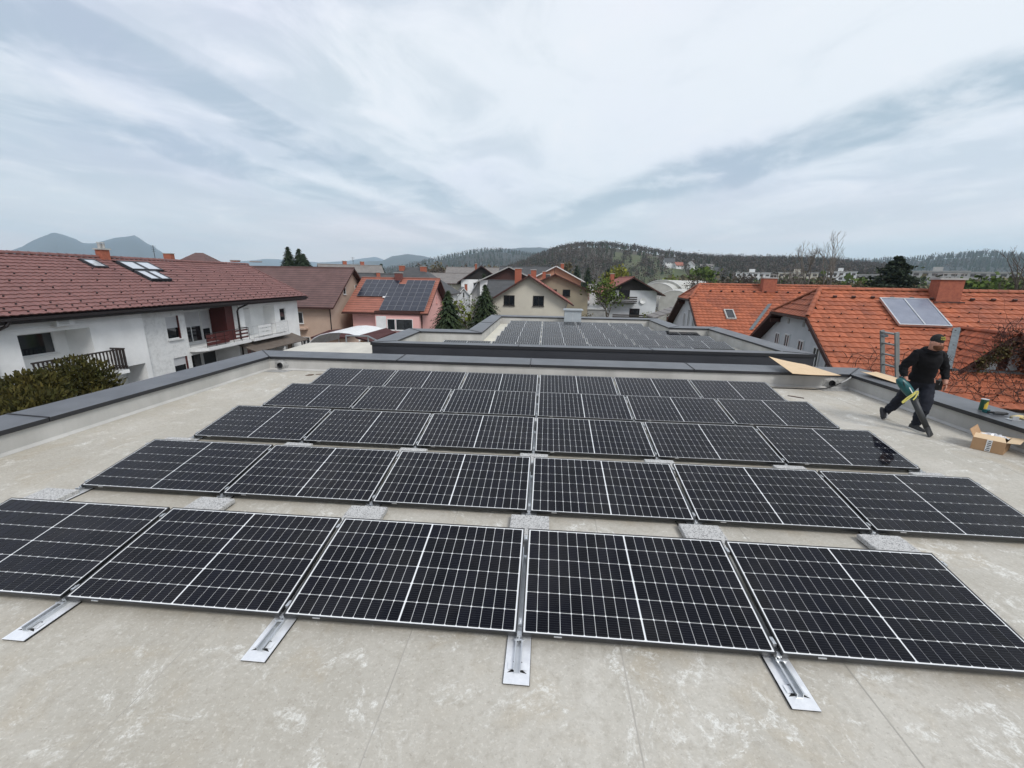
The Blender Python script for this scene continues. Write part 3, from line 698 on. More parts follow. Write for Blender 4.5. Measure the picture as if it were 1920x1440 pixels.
m.quad((-30, YE, GZ), (-30, Y0, GZ), (-30, Y0, 0.7), (-30, YE, 0.7)); wA(m, 'wall', M_WHITE)
# trim string course, roof structure, gutter
m = MB(); m.box(S1, S1+0.03, Y0, 17.98, 0.22, 0.30); wA(m, 'string_course', M_WHITE)
m = MB(); sl_ = Vector((XRG-XE, 0, ZR-ZE)); 
m.slab([(XE, Y0-0.4, ZE-0.05), (XE, YE+0.5, ZE-0.05), (XRG, YE+0.5, ZR-0.05), (XRG, Y0-0.4, ZR-0.05)], 0.16)
m.slab([(XRG, Y0-0.4, ZR-0.05), (XRG, YE+0.5, ZR-0.05), (XRG*2-XE, YE+0.5, ZE-0.05), (XRG*2-XE, Y0-0.4, ZE-0.05)], 0.16)
roofA = wA(m, 'roof', M_GUTTER)
m = MB(); m.box(XE+0.02, XE+0.15, Y0-0.4, YE+0.5, ZE-0.20, ZE-0.09); m.box(XE-0.5, XE+0.01, Y0-0.4, YE+0.45, ZE-0.33, ZE-0.22); wA(m, 'gutter', M_GUTTER, roofA)
m = MB(); e = XRG*2-XE
m.slab([(XE, YE+0.53, ZE+0.03), (XE, YE+0.62, ZE+0.03), (XRG, YE+0.62, ZR+0.06), (XRG, YE+0.53, ZR+0.06)], 0.24); wA(m, 'barge_board', M_TILER, roofA)
slope = Vector((XRG-XE, 0, ZR-ZE)); LS = slope.length; Bv = slope.normalized(); pvA = LS/17
holes = [(19.05, 19.85, 0.75*LS, 0.93*LS), (20.92, 22.38, 0.49*LS, 0.71*LS), (20.96, 23.05, 0.71*LS, 0.92*LS)]
Oa = Vector((XE+25.5, YE+0.5, ZE-GZ)); Oa = Vector((XE, Y0-0.4, ZE))-Vector(ORIGIN[HA.name])
def insA(u, v):
    y = Y0-0.4+u
    return not any(a-0.05 < y < b+0.05 and c_ < v < d_ for a, b, c_, d_ in holes)
TM = Matrix.Translation(Vector(ORIGIN[HA.name]))
# A must be (along, up-slope, normal) right-handed with the normal pointing up: run along -Y
OaR = Vector((XE, YE+0.5, ZE))-Vector(ORIGIN[HA.name])
tile_field(roofA, Vector((XE, Y0-0.4, ZE))-Vector(ORIGIN[HA.name]), (0, 1, 0), Bv, int((YE+0.9-Y0)/0.302), 17, 0.302, pvA, insA, M_TILER, TM, seed=4) if Vector((0, 1, 0)).cross(Bv).z > 0 else \
tile_field(roofA, OaR, (0, -1, 0), Bv, int((YE+0.9-Y0)/0.302), 17, 0.302, pvA, lambda u, v: insA(YE+0.9-Y0-u, v), M_TILER, TM, seed=4)
ridge_caps(roofA, Vector((XRG, Y0-0.4, ZR+0.04))-Vector(ORIGIN[HA.name]), Vector((XRG, YE+0.6, ZR+0.04))-Vector(ORIGIN[HA.name]), M_TILER, 0.13, 0.42)
# snow guards
m = MB(); rr = random.Random(5); nA = Vector((-Bv.z, 0, Bv.x)); nA = nA if nA.z > 0 else -nA
for j in (0, 1, 2, 4, 6, 8, 10, 12):
    y = Y0+rr.uniform(0, .6)
    while y < YE:
        p = Vector((XE, y, ZE))+Bv*(pvA*(j+0.35)); m.obox(p+nA*0.075, (0, 0.025, 0), Bv*0.022, nA*0.028)
        y += 0.604*(1 if j < 2 else 2)
wA(m, 'snow_guards', M_GUTTER, roofA, kind='stuff')
# roof windows
def roof_window(y0, y1, f0, f1):
    c = Vector((XE, (y0+y1)/2, ZE))+Bv*(LS*(f0+f1)/2)+nA*0.09; hh = LS*(f1-f0)/2; hy = (y1-y0)/2
    m = MB(); m.ring_frame(c, (0, 1, 0) if Vector((0, 1, 0)).cross(Bv).z > 0 else (0, -1, 0), Bv, hy, hh, 0.07, -0.12, 0.04); f = wA(m, 'roof_window', M_FACADE, roofA)
    m = MB(); m.obox(c+nA*0.005, (0, hy-0.065, 0), Bv*(hh-0.065), nA*0.008); wA(m, 'pane', M_SKYGLASS, f)
roof_window(19.08, 19.82, 0.76, 0.92)
for a, b in ((20.95, 21.62), (21.66, 22.33)): roof_window(a, b, 0.50, 0.70)
for a, b in ((21.00, 21.98), (22.02, 23.0)): roof_window(a, b, 0.72, 0.91)
ch = chimney(roofA, XRG+0.1, 20.68, 0.40, 0.46, 2.6, 3.80, world=True)
for dy in (-0.11, 0.11):
    m = MB(); m.tube([(XRG+0.1, 20.68+dy, 3.88), (XRG+0.1, 20.68+dy, 4.15)], 0.08, 10); m.tube([(XRG+0.1, 20.68+dy, 4.18), (XRG+0.1, 20.68+dy, 4.22)], [0.11, 0.08], 10); wA(m, 'chimney_pot', M_CONC, ch)
# downpipes
m = MB(); m.tube([(XE+0.08, 12.05, ZE-0.2), (XE+0.04, 11.95, 0.50), (S1+0.16, 11.7, 0.22), (S1+0.09, 11.6, 0.05), (S1+0.09, 11.6, GZ)], 0.055, 8); wA(m, 'downpipe', M_GUTTER)
m = MB(); m.tube([(XE+0.08, 25.35, ZE-0.2), (XE+0.0, 25.25, 0.55), (S3+0.18, 24.98, 0.30), (S3+0.10, 24.92, 0.1), (S3+0.10, 24.92, GZ)], 0.055, 8); wA(m, 'downpipe', M_GUTTER)
# loggia on the left: window wall inside, slatted timber balustrade outside
bx = S1-1.28
window(HA, (bx, 13.75, -0.56), (0, 1, 0), (1, 0, 0), 2.1, 1.02, bars=0, world=True, fw=0.07, sill=True)
m = MB(); m.box(bx+0.0, bx+0.05, 12.62, 12.72, -2.05, 0.05); wA(m, 'door_post', M_WPAINT)
f = window(HA, (bx, 12.45+0.52, -0.95), (0, 1, 0), (1, 0, 0), 0.5, 1.9, bars=0, world=True, sill=False, name='balcony_door')
m = MB(); m.box(bx, S1+0.75, 12.3, 16.1, -2.22, -2.06); wA(m, 'balcony_slab', M_WHITE)
bal = MB(); bal.box(S1+0.68, S1+0.74, 12.3, 16.1, -1.06, -1.0); bal.box(S1+0.68, S1+0.73, 12.3, 16.1, -1.92, -1.87); bal.box(S1+0.0, S1+0.68, 16.04, 16.1, -1.06, -1.0); bal.box(S1+0.0, S1+0.68, 16.05, 16.1, -1.92, -1.87)
B0 = wA(bal, 'balustrade', M_DARKWOOD)
for k in range(24):
    y = 12.34+k*0.16; m = MB(); w_ = 0.052
    m.add([(S1+0.742, y-w_, -1.98), (S1+0.742, y+w_, -1.98), (S1+0.742, y+w_*0.55, -1.72), (S1+0.742, y+w_, -1.48), (S1+0.742, y+w_*0.55, -1.24), (S1+0.742, y+w_, -1.02), (S1+0.742, y-w_, -1.02), (S1+0.742, y-w_*0.55, -1.24), (S1+0.742, y-w_, -1.48), (S1+0.742, y-w_*0.55, -1.72)],
          [(0, 1, 2, 9), (9, 2, 3, 8), (8, 3, 4, 7), (7, 4, 5, 6)]); m.box(S1+0.745, S1+0.76, y-w_*0.5, y+w_*0.5, -1.98, -1.02); wA(m, 'slat', M_DARKWOOD, B0)
for k in range(4):
    x = S1+0.08+k*0.17; m = MB(); m.box(x-0.05, x+0.05, 16.1, 16.115, -1.98, -1.02); wA(m, 'slat', M_DARKWOOD, B0)
# air conditioner under the eaves
m = MB(); m.box(S1+0.02, S1+0.30, 13.85, 14.55, 0.30, 0.72); ac = wA(m, 'air_conditioner', M_WPAINT)
m = MB()
for k in range(9): m.box(S1+0.301, S1+0.308, 13.93, 14.33, 0.335+k*0.042, 0.355+k*0.042)
wA(m, 'grille', M_CONC, ac)
m = MB(); m.box(S1+0.0, S1+0.34, 13.80, 14.60, 0.27, 0.295); wA(m, 'bracket', M_WPAINT, ac)
# glass-block window in the lower recess
m = MB(); m.box(S1-1.19, S1-1.14, 16.15, 16.95, -3.3, -2.1); gbw = wA(m, 'glass_block_window', M_WPAINT)
for i in range(4):
    for j in range(6):
        m = MB(); m.box(S1-1.14, S1-1.125, 16.17+i*0.195, 16.17+i*0.195+0.17, -3.28+j*0.197, -3.28+j*0.197+0.175); wA(m, 'glass_block', M_GLASS, gbw)
# middle section windows
window(HA, (S2-0.13, 19.93, -0.46), (0, 1, 0), (1, 0, 0), 0.86, 1.32, bars=0, shutter=0.52, world=True, sill=False)
m = MB(); m.box(S2-0.02, S2+0.10, 19.42, 20.44, -1.18, -1.12); wA(m, 'sill', M_WPAINT)
m = MB(); m.box(S2-0.12, S2+0.004, 20.30, 20.359, -1.12, 0.2); wA(m, 'red_jamb', M_RED)
window(HA, (S2-0.13, 20.03, -2.85), (0, 1, 0), (1, 0, 0), 0.93, 1.30, bars=0, shutter=0.35, world=True, sill=False)
m = MB(); m.box(S2-0.12, S2+0.004, 20.44, 20.499, -3.5, -2.2); wA(m, 'red_jamb', M_RED)
# middle balcony: shuttered glazing, red post, red boarded front
bk = S2-1.19
for (y0, y1, sh) in ((20.85, 21.55, 0.66), (21.60, 23.2, 0.50), (23.25, 23.95, 0.62)):
    window(HA, (bk, (y0+y1)/2, -0.72), (0, 1, 0), (1, 0, 0), y1-y0, 1.96, bars=0 if y1-y0 < 1 else 1, shutter=sh, world=True, sill=False, fw=0.05)
m = MB(); m.box(bk+0.06, bk+0.16, 20.82, 24.0, 0.27, 0.42); wA(m, 'shutter_box', M_WPAINT)
m = MB(); m.box(S2-1.15, S2-0.02, 24.05, 24.74, -1.8, 0.49); wA(m, 'red_post', M_RED)
m = MB(); m.box(S2-1.15, S2-0.10, 20.82, 24.05, 0.43, 0.49); wA(m, 'dark_lintel', M_GUTTER)
m = MB(); m.prism([(S2-1.2, 20.75), (S2+0.35, 20.75), (S2+0.80, 21.3), (S2+0.80, 25.1), (S2-1.2, 25.1)], -2.02, -1.83); wA(m, 'balcony_slab', M_WPAINT)
m = MB(); rb = wA(MB().box(S2+0.70, S2+0.73, 21.3, 25.05, -1.02, -0.98).box(S2+0.0, S2+0.70, 25.02, 25.05, -1.02, -0.98), 'balustrade', M_GUTTER)
for k, z in enumerate((-1.74, -1.50, -1.26)):
    m = MB(); m.box(S2+0.685, S2+0.70, 21.32, 23.2, z, z+0.20); wA(m, 'board', M_RED, rb)
for k, z in enumerate((-1.66, -1.42, -1.18)):
    m = MB(); m.box(S2+0.685, S2+0.70, 23.8, 25.0, z, z+0.11); wA(m, 'board', M_RED, rb)
for k in range(6):
    y = 21.3+k*0.75; m = MB(); m.tube([(S2+0.715, y, -1.83), (S2+0.715, y, -1.0)], 0.014, 6); wA(m, 'baluster', M_GUTTER, rb)
# far balcony: white boards in a bent metal rail
bk3 = S3-0.89
window(HA, (bk3, 26.55, -0.80), (0, 1, 0), (1, 0, 0), 1.75, 1.95, bars=1, world=True, sill=False, name='balcony_door')
m = MB(); m.box(bk3+0.055, bk3+0.06, 26.6, 27.35, -1.7, 0.1); wA(m, 'curtain', M_WPAINT)
m = MB(); m.prism([(S3-0.9, 25.4), (S3+0.75, 25.4), (S3+0.75, 29.6), (S3-0.9, 29.6)], -2.02, -1.86); wA(m, 'balcony_slab', M_WPAINT)
wr = wA(MB().box(S3+0.66, S3+0.69, 25.45, 29.55, -1.0, -0.965).box(S3+0.0, S3+0.66, 29.52, 29.55, -1.0, -0.965).box(S3+0.66, S3+0.69, 25.45, 29.55, -1.78, -1.75), 'balustrade', M_ALU)
for z in (-1.68, -1.42, -1.16):
    for y0, y1 in ((25.95, 27.4), (28.0, 29.35)):
        m = MB(); m.box(S3+0.685, S3+0.705, y0, y1, z, z+0.17); wA(m, 'board', M_WPAINT, wr)
for k in range(9):
    y = 25.47+k*0.508; m = MB(); m.tube([(S3+0.675, y, -1.86), (S3+0.675, y, -0.97)], 0.013, 6); wA(m, 'baluster', M_ALU, wr)
window(HA, (S3-0.12, 30.1, -0.535), (0, 1, 0), (1, 0, 0), 0.80, 1.03, bars=0, world=True, sill=False)
window(HA, (S3-0.13, 30.65, -3.65), (0, 1, 0), (1, 0, 0), 0.9, 1.9, bars=0, world=True, sill=False)
# brown canopy over the terrace, posts and dark terrace glazing below
M_CANOPY = mat('brown_canopy', (0.13, 0.105, 0.085), (0.10, 0.08, 0.065), scale=2, rough=0.7)
m = MB(); m.slab([(S2+1.5, 24.6, -2.62), (S2+1.5, 31.0, -2.62), (S2+0.0, 31.0, -2.10), (S2+0.0, 24.6, -2.10)], 0.06); wA(m, 'canopy', M_CANOPY)
for y in (24.8, 27.8, 30.8): m = MB(); m.box(S2+1.32, S2+1.42, y-0.05, y+0.05, GZ, -2.66); wA(m, 'canopy_post', M_WPAINT)
for y0, y1 in ((21.0, 22.2), (22.3, 23.5), (23.6, 24.8), (25.6, 26.8), (26.9, 28.1), (28.2, 29.5)):
    window(HA, ((S2-1.78 if y0 < 25 else S3-1.18), (y0+y1)/2, -3.7), (0, 1, 0), (1, 0, 0), y1-y0, 2.3, bars=0, world=True, sill=False, fw=0.05)

# ------------------------------------------------------------------ orange-roofed houses on the right (half-hipped gables)
M_WARMWHITE = mat('warm_white_render', (0.58, 0.60, 0.61), (0.50, 0.52, 0.53), scale=0.8, rough=0.9)
M_SOFFIT = mat('brown_soffit', (0.060, 0.020, 0.014), (0.045, 0.016, 0.012), scale=3, rough=0.7)
M_LEAD = mat('lead_flashing', (0.16, 0.19, 0.20), (0.10, 0.12, 0.13), scale=6, rough=0.5, metal=0.3)
def half_hip_house(name, label, ax, ay, az, th, m_, e, hcut, length, dfront, dback, tilemat, pu, tiles=True, over=0.55, limit=300, seed=2, tile_skip=None):
    """apex of the hip at (ax, ay, az); ridge runs along local +x; front slope faces local -y"""
    t = thing(name, label, 'house', (ax, ay, GZ), th); zr = az-GZ
    Z = lambda y: zr-m_*abs(y)
    zf, zb = Z(dfront), Z(dback)
    # body
    xw = -e+over; mbd = MB(); yf, yb = -dfront+0.6, dback-0.6; top = lambda y: Z(y)-0.22
    hy = hcut; zh = Z(hcut)-0.25
    P = [(xw, yf, 0), (xw, yb, 0), (xw, yb, top(yb)), (xw, hy, zh), (xw, -hy, zh), (xw, yf, top(yf))]
    mbd.add(P, [tuple(reversed(range(6)))]); mbd.quad((xw, yf, 0), (length, yf, 0), (length, yf, top(yf)), (xw, yf, top(yf))); mbd.quad((length, yb, 0), (xw, yb, 0), (xw, yb, top(yb)), (length, yb, top(yb)))
    mbd.add([(length, yf, 0), (length, yb, 0), (length, yb, top(yb)), (length, 0, zr-0.2), (length, yf, top(yf))], [tuple(range(5))]); mbd.build('wall', M_WARMWHITE, t)
    # roof decks
    m = MB(); d_ = 0.03
    m.slab([(-e, -dfront, zf-d_), (length+0.4, -dfront, zf-d_), (length+0.4, 0, zr-d_), (0, 0, zr-d_), (-e, -hcut, Z(hcut)-d_)], 0.12, 0, 0)
    m.slab([(length+0.4, dback, zb-d_), (-e, dback, zb-d_), (-e, hcut, Z(hcut)-d_), (0, 0, zr-d_), (length+0.4, 0, zr-d_)], 0.12, 0, 0)
    m.slab([(-e, hcut, Z(hcut)-d_), (-e, -hcut, Z(hcut)-d_), (0, 0, zr-d_)], 0.12, 0, 0)
    roof = m.build('roof', M_SOFFIT, t)
    Mw = Matrix.Translation((ax, ay, GZ)) @ Matrix.Rotation(th, 4, 'Z')
    # front slope tiles
    B = Vector((0, 1, m_)).normalized(); LSl = math.hypot(dfront, m_*dfront); nr = int(round(LSl/0.345)); pv = LSl/nr
    def ins(u, v):
        x = -e+u; y = -dfront+v*B.y
        if y > -hcut and x < -e*( -y/hcut)+0.02: return False
        return not (tile_skip and tile_skip(x, y))
    tile_field(roof, (-e, -dfront, zf), (1, 0, 0), B, int((length+0.4+e)/pu), nr, pu, pv, ins, tilemat, Mw, limit, seed)
    # hip tiles
    Bh = Vector((e, 0, m_*hcut)).normalized(); Lh = math.hypot(e, m_*hcut); nh = max(2, int(round(Lh/0.345))); pvh = Lh/nh
    tile_field(roof, (-e, hcut, Z(hcut)), (0, -1, 0), Bh, int(2*hcut/pu)+1, nh, pu, pvh, lambda u, v: abs(u-hcut) < hcut*(1-v/Lh)+0.08, tilemat, Mw, 0, seed+1)
    # back slope: plain courses (seen only edge-on)
    ridge_caps(roof, (0, 0, zr+0.04), (length+0.4, 0, zr+0.04), tilemat, 0.12, 0.38)
    ridge_caps(roof, (-e, -hcut, Z(hcut)+0.04), (0, 0, zr+0.05), tilemat, 0.12, 0.36, 'hip_tile'); ridge_caps(roof, (-e, hcut, Z(hcut)+0.04), (0, 0, zr+0.05), tilemat, 0.12, 0.36, 'hip_tile')
    # barge boards and hip gutter
    for s, dd in ((-1, dfront), (1, dback)):
        m = MB(); a, b = Vector((-e-0.02, s*hcut, Z(hcut)+0.02)), Vector((-e-0.02, s*dd, Z(dd)+0.02))
        P = [a, b, b-Vector((0, 0, 0.22)), a-Vector((0, 0, 0.22))]; m.slab(P if s < 0 else P[::-1], 0.04); m.build('barge_board', M_SOFFIT, roof)
    m = MB(); m.box(-e-0.13, -e-0.02, -hcut-0.1, hcut+0.1, Z(hcut)-0.13, Z(hcut)-0.03); m.build('gutter', M_GUTTER, roof)
    # exposed purlin ends
    for y in (-hcut*1.15, hcut*1.15): m = MB(); m.box(-e+0.05, xw, y-0.09, y+0.09, Z(y)-0.42, Z(y)-0.20); m.build('purlin', M_SOFFIT, t)
    return t, roof, Z, zr, Mw
O1, R1, Z1, zr1, Mw1 = half_hip_house('orange_roof_house', 'near orange-tiled house with half-hipped white gable, solar thermal collector and brick chimney', 13.82, 20.27, 2.26, -0.13, 0.6, 1.22, 2.09, 12.0, 6.6, 5.6, M_TILEO, 0.30, seed=11)
# gable windows with frames
xw = -1.22+0.55
gx = xw-0.001
def gwin(parent, y, z, w, h, bars=1): return window(parent, (gx, y, z-GZ), (0, 1, 0), (-1, 0, 0), w, h, bars=bars, sill=True, fw=0.07)
for y in (2.3, 1.0, -0.7, -2.4): gwin(O1, y, -0.75-0.06*abs(y-1), 0.62, 1.25, 1)
for y in (-0.6, 1.2): 
    m = MB(); m.box(gx-0.03, gx, y-0.10, y+0.10, 0.42-GZ, 0.68-GZ); m.build('vent_slot', M_CONC, O1)
window(O1, (gx, -3.75, -1.15-GZ), (0, 1, 0), (-1, 0, 0), 0.9, 1.1, bars=1, fw=0.10)
# collector, chimney, snow guards, clip row
B1 = Vector((0, 1, 0.6)).normalized(); N1 = Vector((0, -0.6, 1)).normalized()
cpos = Vector((3.17, -1.70, Z1(1.70)))+N1*0.16
m = MB(); m.ring_frame(cpos, (1, 0, 0), B1, 0.98, 1.06, 0.05, -0.05, 0.05); m.obox(cpos, (0.025, 0, 0), B1*1.0, N1*0.05); m.obox(cpos-N1*0.045, (0.94, 0, 0), B1*1.02, N1*0.004)
cf = m.build('solar_collector', M_ALU, O1)
for s in (-1, 1): m = MB(); m.obox(cpos+Vector((s*0.48, 0, 0))+N1*0.02, (0.45, 0, 0), B1*1.01, N1*0.006); m.build('collector_pane', mat('collector_glass', (0.20, 0.22, 0.27), (0.16, 0.18, 0.23), scale=2, rough=0.22, spec=0.8) if s < 0 else MATS['collector_glass'], cf)
chimney(R1, 5.0, -0.5, 0.95, 0.62, zr1-0.9, zr1+0.55, cover=True)
m = MB(); m.box(4.40, 5.60, -0.93, -0.83, Z1(0.88)-0.02, Z1(0.88)+0.10); m.build('chimney_apron', M_SOFFIT, R1)
M_HOOK = mat('dark_hook', (0.05, 0.02, 0.015), rough=0.6)
m = MB(); rr = random.Random(6)
for k in range(14):
    x = 0.4+k*0.8
    if x < 11.5: p = Vector((x, -0.66, Z1(0.66)))+N1*0.10; m.obox(p, (0.075, 0, 0), B1*0.04, N1*0.05)
for j in range(2, 20):
    x = -0.9+(j % 2)*0.55
    while x < 11.5:
        y = -0.66-j*0.296
        if not (2.1 < x < 4.3 and -2.7 < y < -0.7) and rr.random() < 0.8: p = Vector((x, y, Z1(-y)))+N1*0.08; m.obox(p, (0.02, 0, 0), B1*0.02, N1*0.025)
        x += 1.15
m.build('snow_guards', M_HOOK, R1, kind='stuff')
# gabled dormer with triangular glazing
Wr, Wz, Wy, m2 = 4.6, 0.74-GZ, -4.85, 1.0
zbase = Z1(4.85); half = (Wz-zbase)/m2
M_DORM = M_TILEO2
yb_ = -(zr1-Wz)/0.6                                 # where the dormer ridge runs into the main slope
m = MB(); hv = half+0.22; zv = Wz-m2*hv; yv = -(zr1-zv)/0.6
for s in (-1, 1):
    P = [(Wr+s*hv, Wy-0.28, zv), (Wr, Wy-0.28, Wz), (Wr, yb_, Wz), (Wr+s*hv, yv, zv)]; m.slab(P[::-1] if s > 0 else P, 0.09) if False else m.slab(P if (Vector(P[1])-Vector(P[0])).cross(Vector(P[2])-Vector(P[0])).z > 0 else P[::-1], 0.09)
wroof = m.build('dormer_roof', M_SOFFIT, O1)
Lw = math.hypot(hv, m2*hv); nw = int(round(Lw/0.34))
for s, lim in ((-1, 120), (1, 0)):
    Bw = Vector((-s*hv, 0, m2*hv)).normalized()
    def wins(u, v, s=s, Bw=Bw):
        y = (yb_-u) if s < 0 else (Wy-0.28+u); z = zv+v*Bw.z
        return z > Z1(y)-0.02 and Wy-0.30 < y
    if s < 0: tile_field(wroof, (Wr+s*hv, yb_, zv+0.02), (0, -1, 0), Bw, int((yb_-Wy+0.28)/0.28), nw, 0.28, Lw/nw, wins, M_DORM, Mw1, lim, 31)
    else: tile_field(wroof, (Wr+s*hv, Wy-0.28, zv+0.02), (0, 1, 0), Bw, int((yb_-Wy+0.28)/0.28), nw, 0.28, Lw/nw, wins, M_DORM, Mw1, lim, 32)
ridge_caps(wroof, (Wr, yb_, Wz+0.05), (Wr, Wy-0.3, Wz+0.05), M_DORM, 0.11, 0.36)
m = MB(); a, b = Vector((4.46, -2.60, Z1(2.60)+0.08)), Vector((2.86, -5.0, Z1(5.0)+0.08))
m.slab([a+Vector((-0.20, 0.0, 0)), b+Vector((-0.20, 0, 0)), b+Vector((0.08, 0, 0.05)), a+Vector((0.08, 0, 0.05))], 0.02); m.build('valley_flashing', M_LEAD, R1)
m = MB(); m.add([(Wr-half, Wy, zbase-0.3), (Wr+half, Wy, zbase-0.3), (Wr+half, Wy, zbase), (Wr, Wy, Wz-0.12), (Wr-half, Wy, zbase)], [(0, 1, 2, 3, 4)]); dw = m.build('dormer_front', M_SOFFIT, O1)
for s in (-1, 1):
    m = MB(); a, b = Vector((Wr, Wy-0.30, Wz+0.04)), Vector((Wr+s*hv, Wy-0.30, zv+0.04)); P = [a, b, b-Vector((0, 0, 0.16)), a-Vector((0, 0, 0.16))]; m.slab(P if s < 0 else P[::-1], 0.035); m.build('barge_board', M_SOFFIT, wroof)
for x0, x1, ha, hb in ((-1.22, -0.92, 0.0, 0.27), (-0.52, -0.16, 0.60, 1.0), (0.16, 0.52, 1.0, 0.60), (0.92, 1.22, 0.27, 0.0)):
    P = [(Wr+x0, Wy-0.03, zbase+0.06), (Wr+x1, Wy-0.03, zbase+0.06), (Wr+x1, Wy-0.03, zbase+0.08+hb), (Wr+x0, Wy-0.03, zbase+0.08+ha)]
    m = MB(); m.slab(P, 0.015); m.build('dormer_pane', M_SKYGLASS, dw)
m = MB(); m.box(Wr-half-0.25, Wr+half+0.25, Wy-0.16, Wy-0.005, zbase-0.06, zbase+0.035); m.build('dormer_sill', M_LEAD, dw)

O2, R2, Z2, zr2, Mw2 = half_hip_house('orange_roof_house', 'farther orange-tiled house with half-hipped end, square chimney and one small roof window', 12.44, 33.3, 2.32, -0.08, 0.6, 1.1, 1.82, 10.5, 6.8, 6.2, M_TILEO, 0.30, seed=21)
chimney(R2, 4.85, -0.62, 0.95, 0.6, zr2-0.9, zr2+0.55, cover=True)
c_ = Vector((1.4, -3.55, Z2(3.55)))+N1*0.10
m = MB(); m.ring_frame(c_, (1, 0, 0), B1, 0.33, 0.58, 0.08, -0.08, 0.05); f = m.build('roof_window', M_CONC, R2)
m = MB(); m.obox(c_+N1*0.0, (0.26, 0, 0), B1*0.51, N1*0.008); m.build('pane', M_GLASS, f)
m = MB()
for k in range(13):
    x = 0.6+k*0.8; p = Vector((x, -0.9, Z2(0.9)))+N1*0.10; m.obox(p, (0.07, 0, 0), B1*0.04, N1*0.05)
m.build('snow_guards', M_HOOK, R2, kind='stuff')
m = MB(); a, b = Vector((4.5, -2.3, Z2(2.3)+0.08)), Vector((2.4, -5.1, Z2(5.1)+0.08))
m.slab([a+Vector((-0.12, 0, 0)), b+Vector((-0.12, 0, 0)), b+Vector((0.14, 0, 0.04)), a+Vector((0.14, 0, 0.04))], 0.02); m.build('valley_flashing', M_LEAD, R2)
for y, zc_ in ((-1.6, -0.9), (0.0, -0.5), (1.4, -0.9)): window(O2, (-1.1+0.549, y, zc_-GZ), (0, 1, 0), (-1, 0, 0), 0.55, 1.7, bars=1, sill=False)

# ------------------------------------------------------------------ generic gabled house for the middle distance
def gable_house(name, label, cx, cy, L, D, ze, zr, rz, wallm, roofm, ovh=0.5, wins=(), chims=(), gablem=None, trim=M_SOFFIT, hip=0.0, pots=0, winframe=M_WPAINT, cat='house', zg=GZ):
    """ridge along local x (length L), depth D; wins: (face, along, z centre (world), w, h[, bars]); chims: (x, y, w, top above ridge)"""
    t = thing(name, label, cat, (cx, cy, zg), rz); he, hr = ze-zg, zr-zg; s = (hr-he)/(D/2)
    m = MB(); x, y = L/2, D/2; top = he-0.05
    m.quad((-x, -y, 0), (x, -y, 0), (x, -y, top), (-x, -y, top)); m.quad((x, y, 0), (-x, y, 0), (-x, y, top), (x, y, top))
    ghip = hip > 0
    for sx in (-1, 1):
        if ghip: P = [(sx*x, -y, 0), (sx*x, y, 0), (sx*x, y, top), (sx*x, -y, top)]
        else: P = [(sx*x, -y, 0), (sx*x, y, 0), (sx*x, y, top), (sx*x, 0, hr-0.08), (sx*x, -y, top)]
        m.add(P, [tuple(range(len(P))) if sx > 0 else tuple(reversed(range(len(P))))])
    m.build('wall', wallm, t)
    m = MB(); xo, yo, zo = L/2+ovh, D/2+ovh, he-s*ovh; th_ = 0.16; r0 = hip
    if ghip:
        A, Bp = (-xo+hip, 0, hr+0.05), (xo-hip, 0, hr+0.05)
        m.slab([(-xo, -yo, zo), (xo, -yo, zo), Bp, A], th_, 0, 1); m.slab([(xo, yo, zo), (-xo, yo, zo), A, Bp], th_, 0, 1)
        m.slab([(-xo, yo, zo), (-xo, -yo, zo), A], th_, 0, 1); m.slab([(xo, -yo, zo), (xo, yo, zo), Bp], th_, 0, 1)
    else:
        m.slab([(-xo, -yo, zo), (xo, -yo, zo), (xo, 0, hr+0.05), (-xo, 0, hr+0.05)], th_, 0, 1); m.slab([(xo, yo, zo), (-xo, yo, zo), (-xo, 0, hr+0.05), (xo, 0, hr+0.05)], th_, 0, 1)
    roof = m.build('roof', [roofm, trim], t)
    if not ghip:
        m = MB(); m.tube([(-xo, 0, hr+0.06), (xo, 0, hr+0.06)], 0.10, 6); m.build('ridge', roofm, roof)
        if gablem is not None:
            for sx in (-1, 1):
                m = MB(); P = [(sx*(x+0.03), -y*0.94, top+0.12), (sx*(x+0.03), y*0.94, top+0.12), (sx*(x+0.03), 0, hr-0.16)]; m.slab(P if sx > 0 else P[::-1], 0.025); m.build('gable_boarding', gablem, t)
    m = MB()
    for sy in (-1, 1): m.box(-xo, xo, sy*yo-0.06+sy*0.05, sy*yo+0.06+sy*0.05, zo-0.16, zo-0.05)
    m.build('gutter', trim, roof) if False else None
    for sy in (-1, 1): m = MB(); m.box(-xo, xo, sy*(yo+0.05)-0.06, sy*(yo+0.05)+0.06, zo-0.17, zo-0.06); m.build('gutter', trim, roof)
    for w_ in wins:
        face, al, zc_, ww, wh = w_[:5]; bars = w_[5] if len(w_) > 5 else 1
        c, ax, n = {'F': ((al, -y-0.001, zc_-zg), (1, 0, 0), (0, -1, 0)), 'B': ((al, y, zc_-zg), (1, 0, 0), (0, 1, 0)), 'R': ((x+0.001, al, zc_-zg), (0, 1, 0), (1, 0, 0)), 'L': ((-x-0.001, al, zc_-zg), (0, 1, 0), (-1, 0, 0))}[face]
        window(t, c, ax, n, ww, wh, bars=bars, frame=winframe)
    for c in chims:
        chimney(roof, c[0], c[1], c[2], c[2]*0.8, hr-s*abs(c[1])-0.4, hr+c[3], pots=pots)
    return t, roof

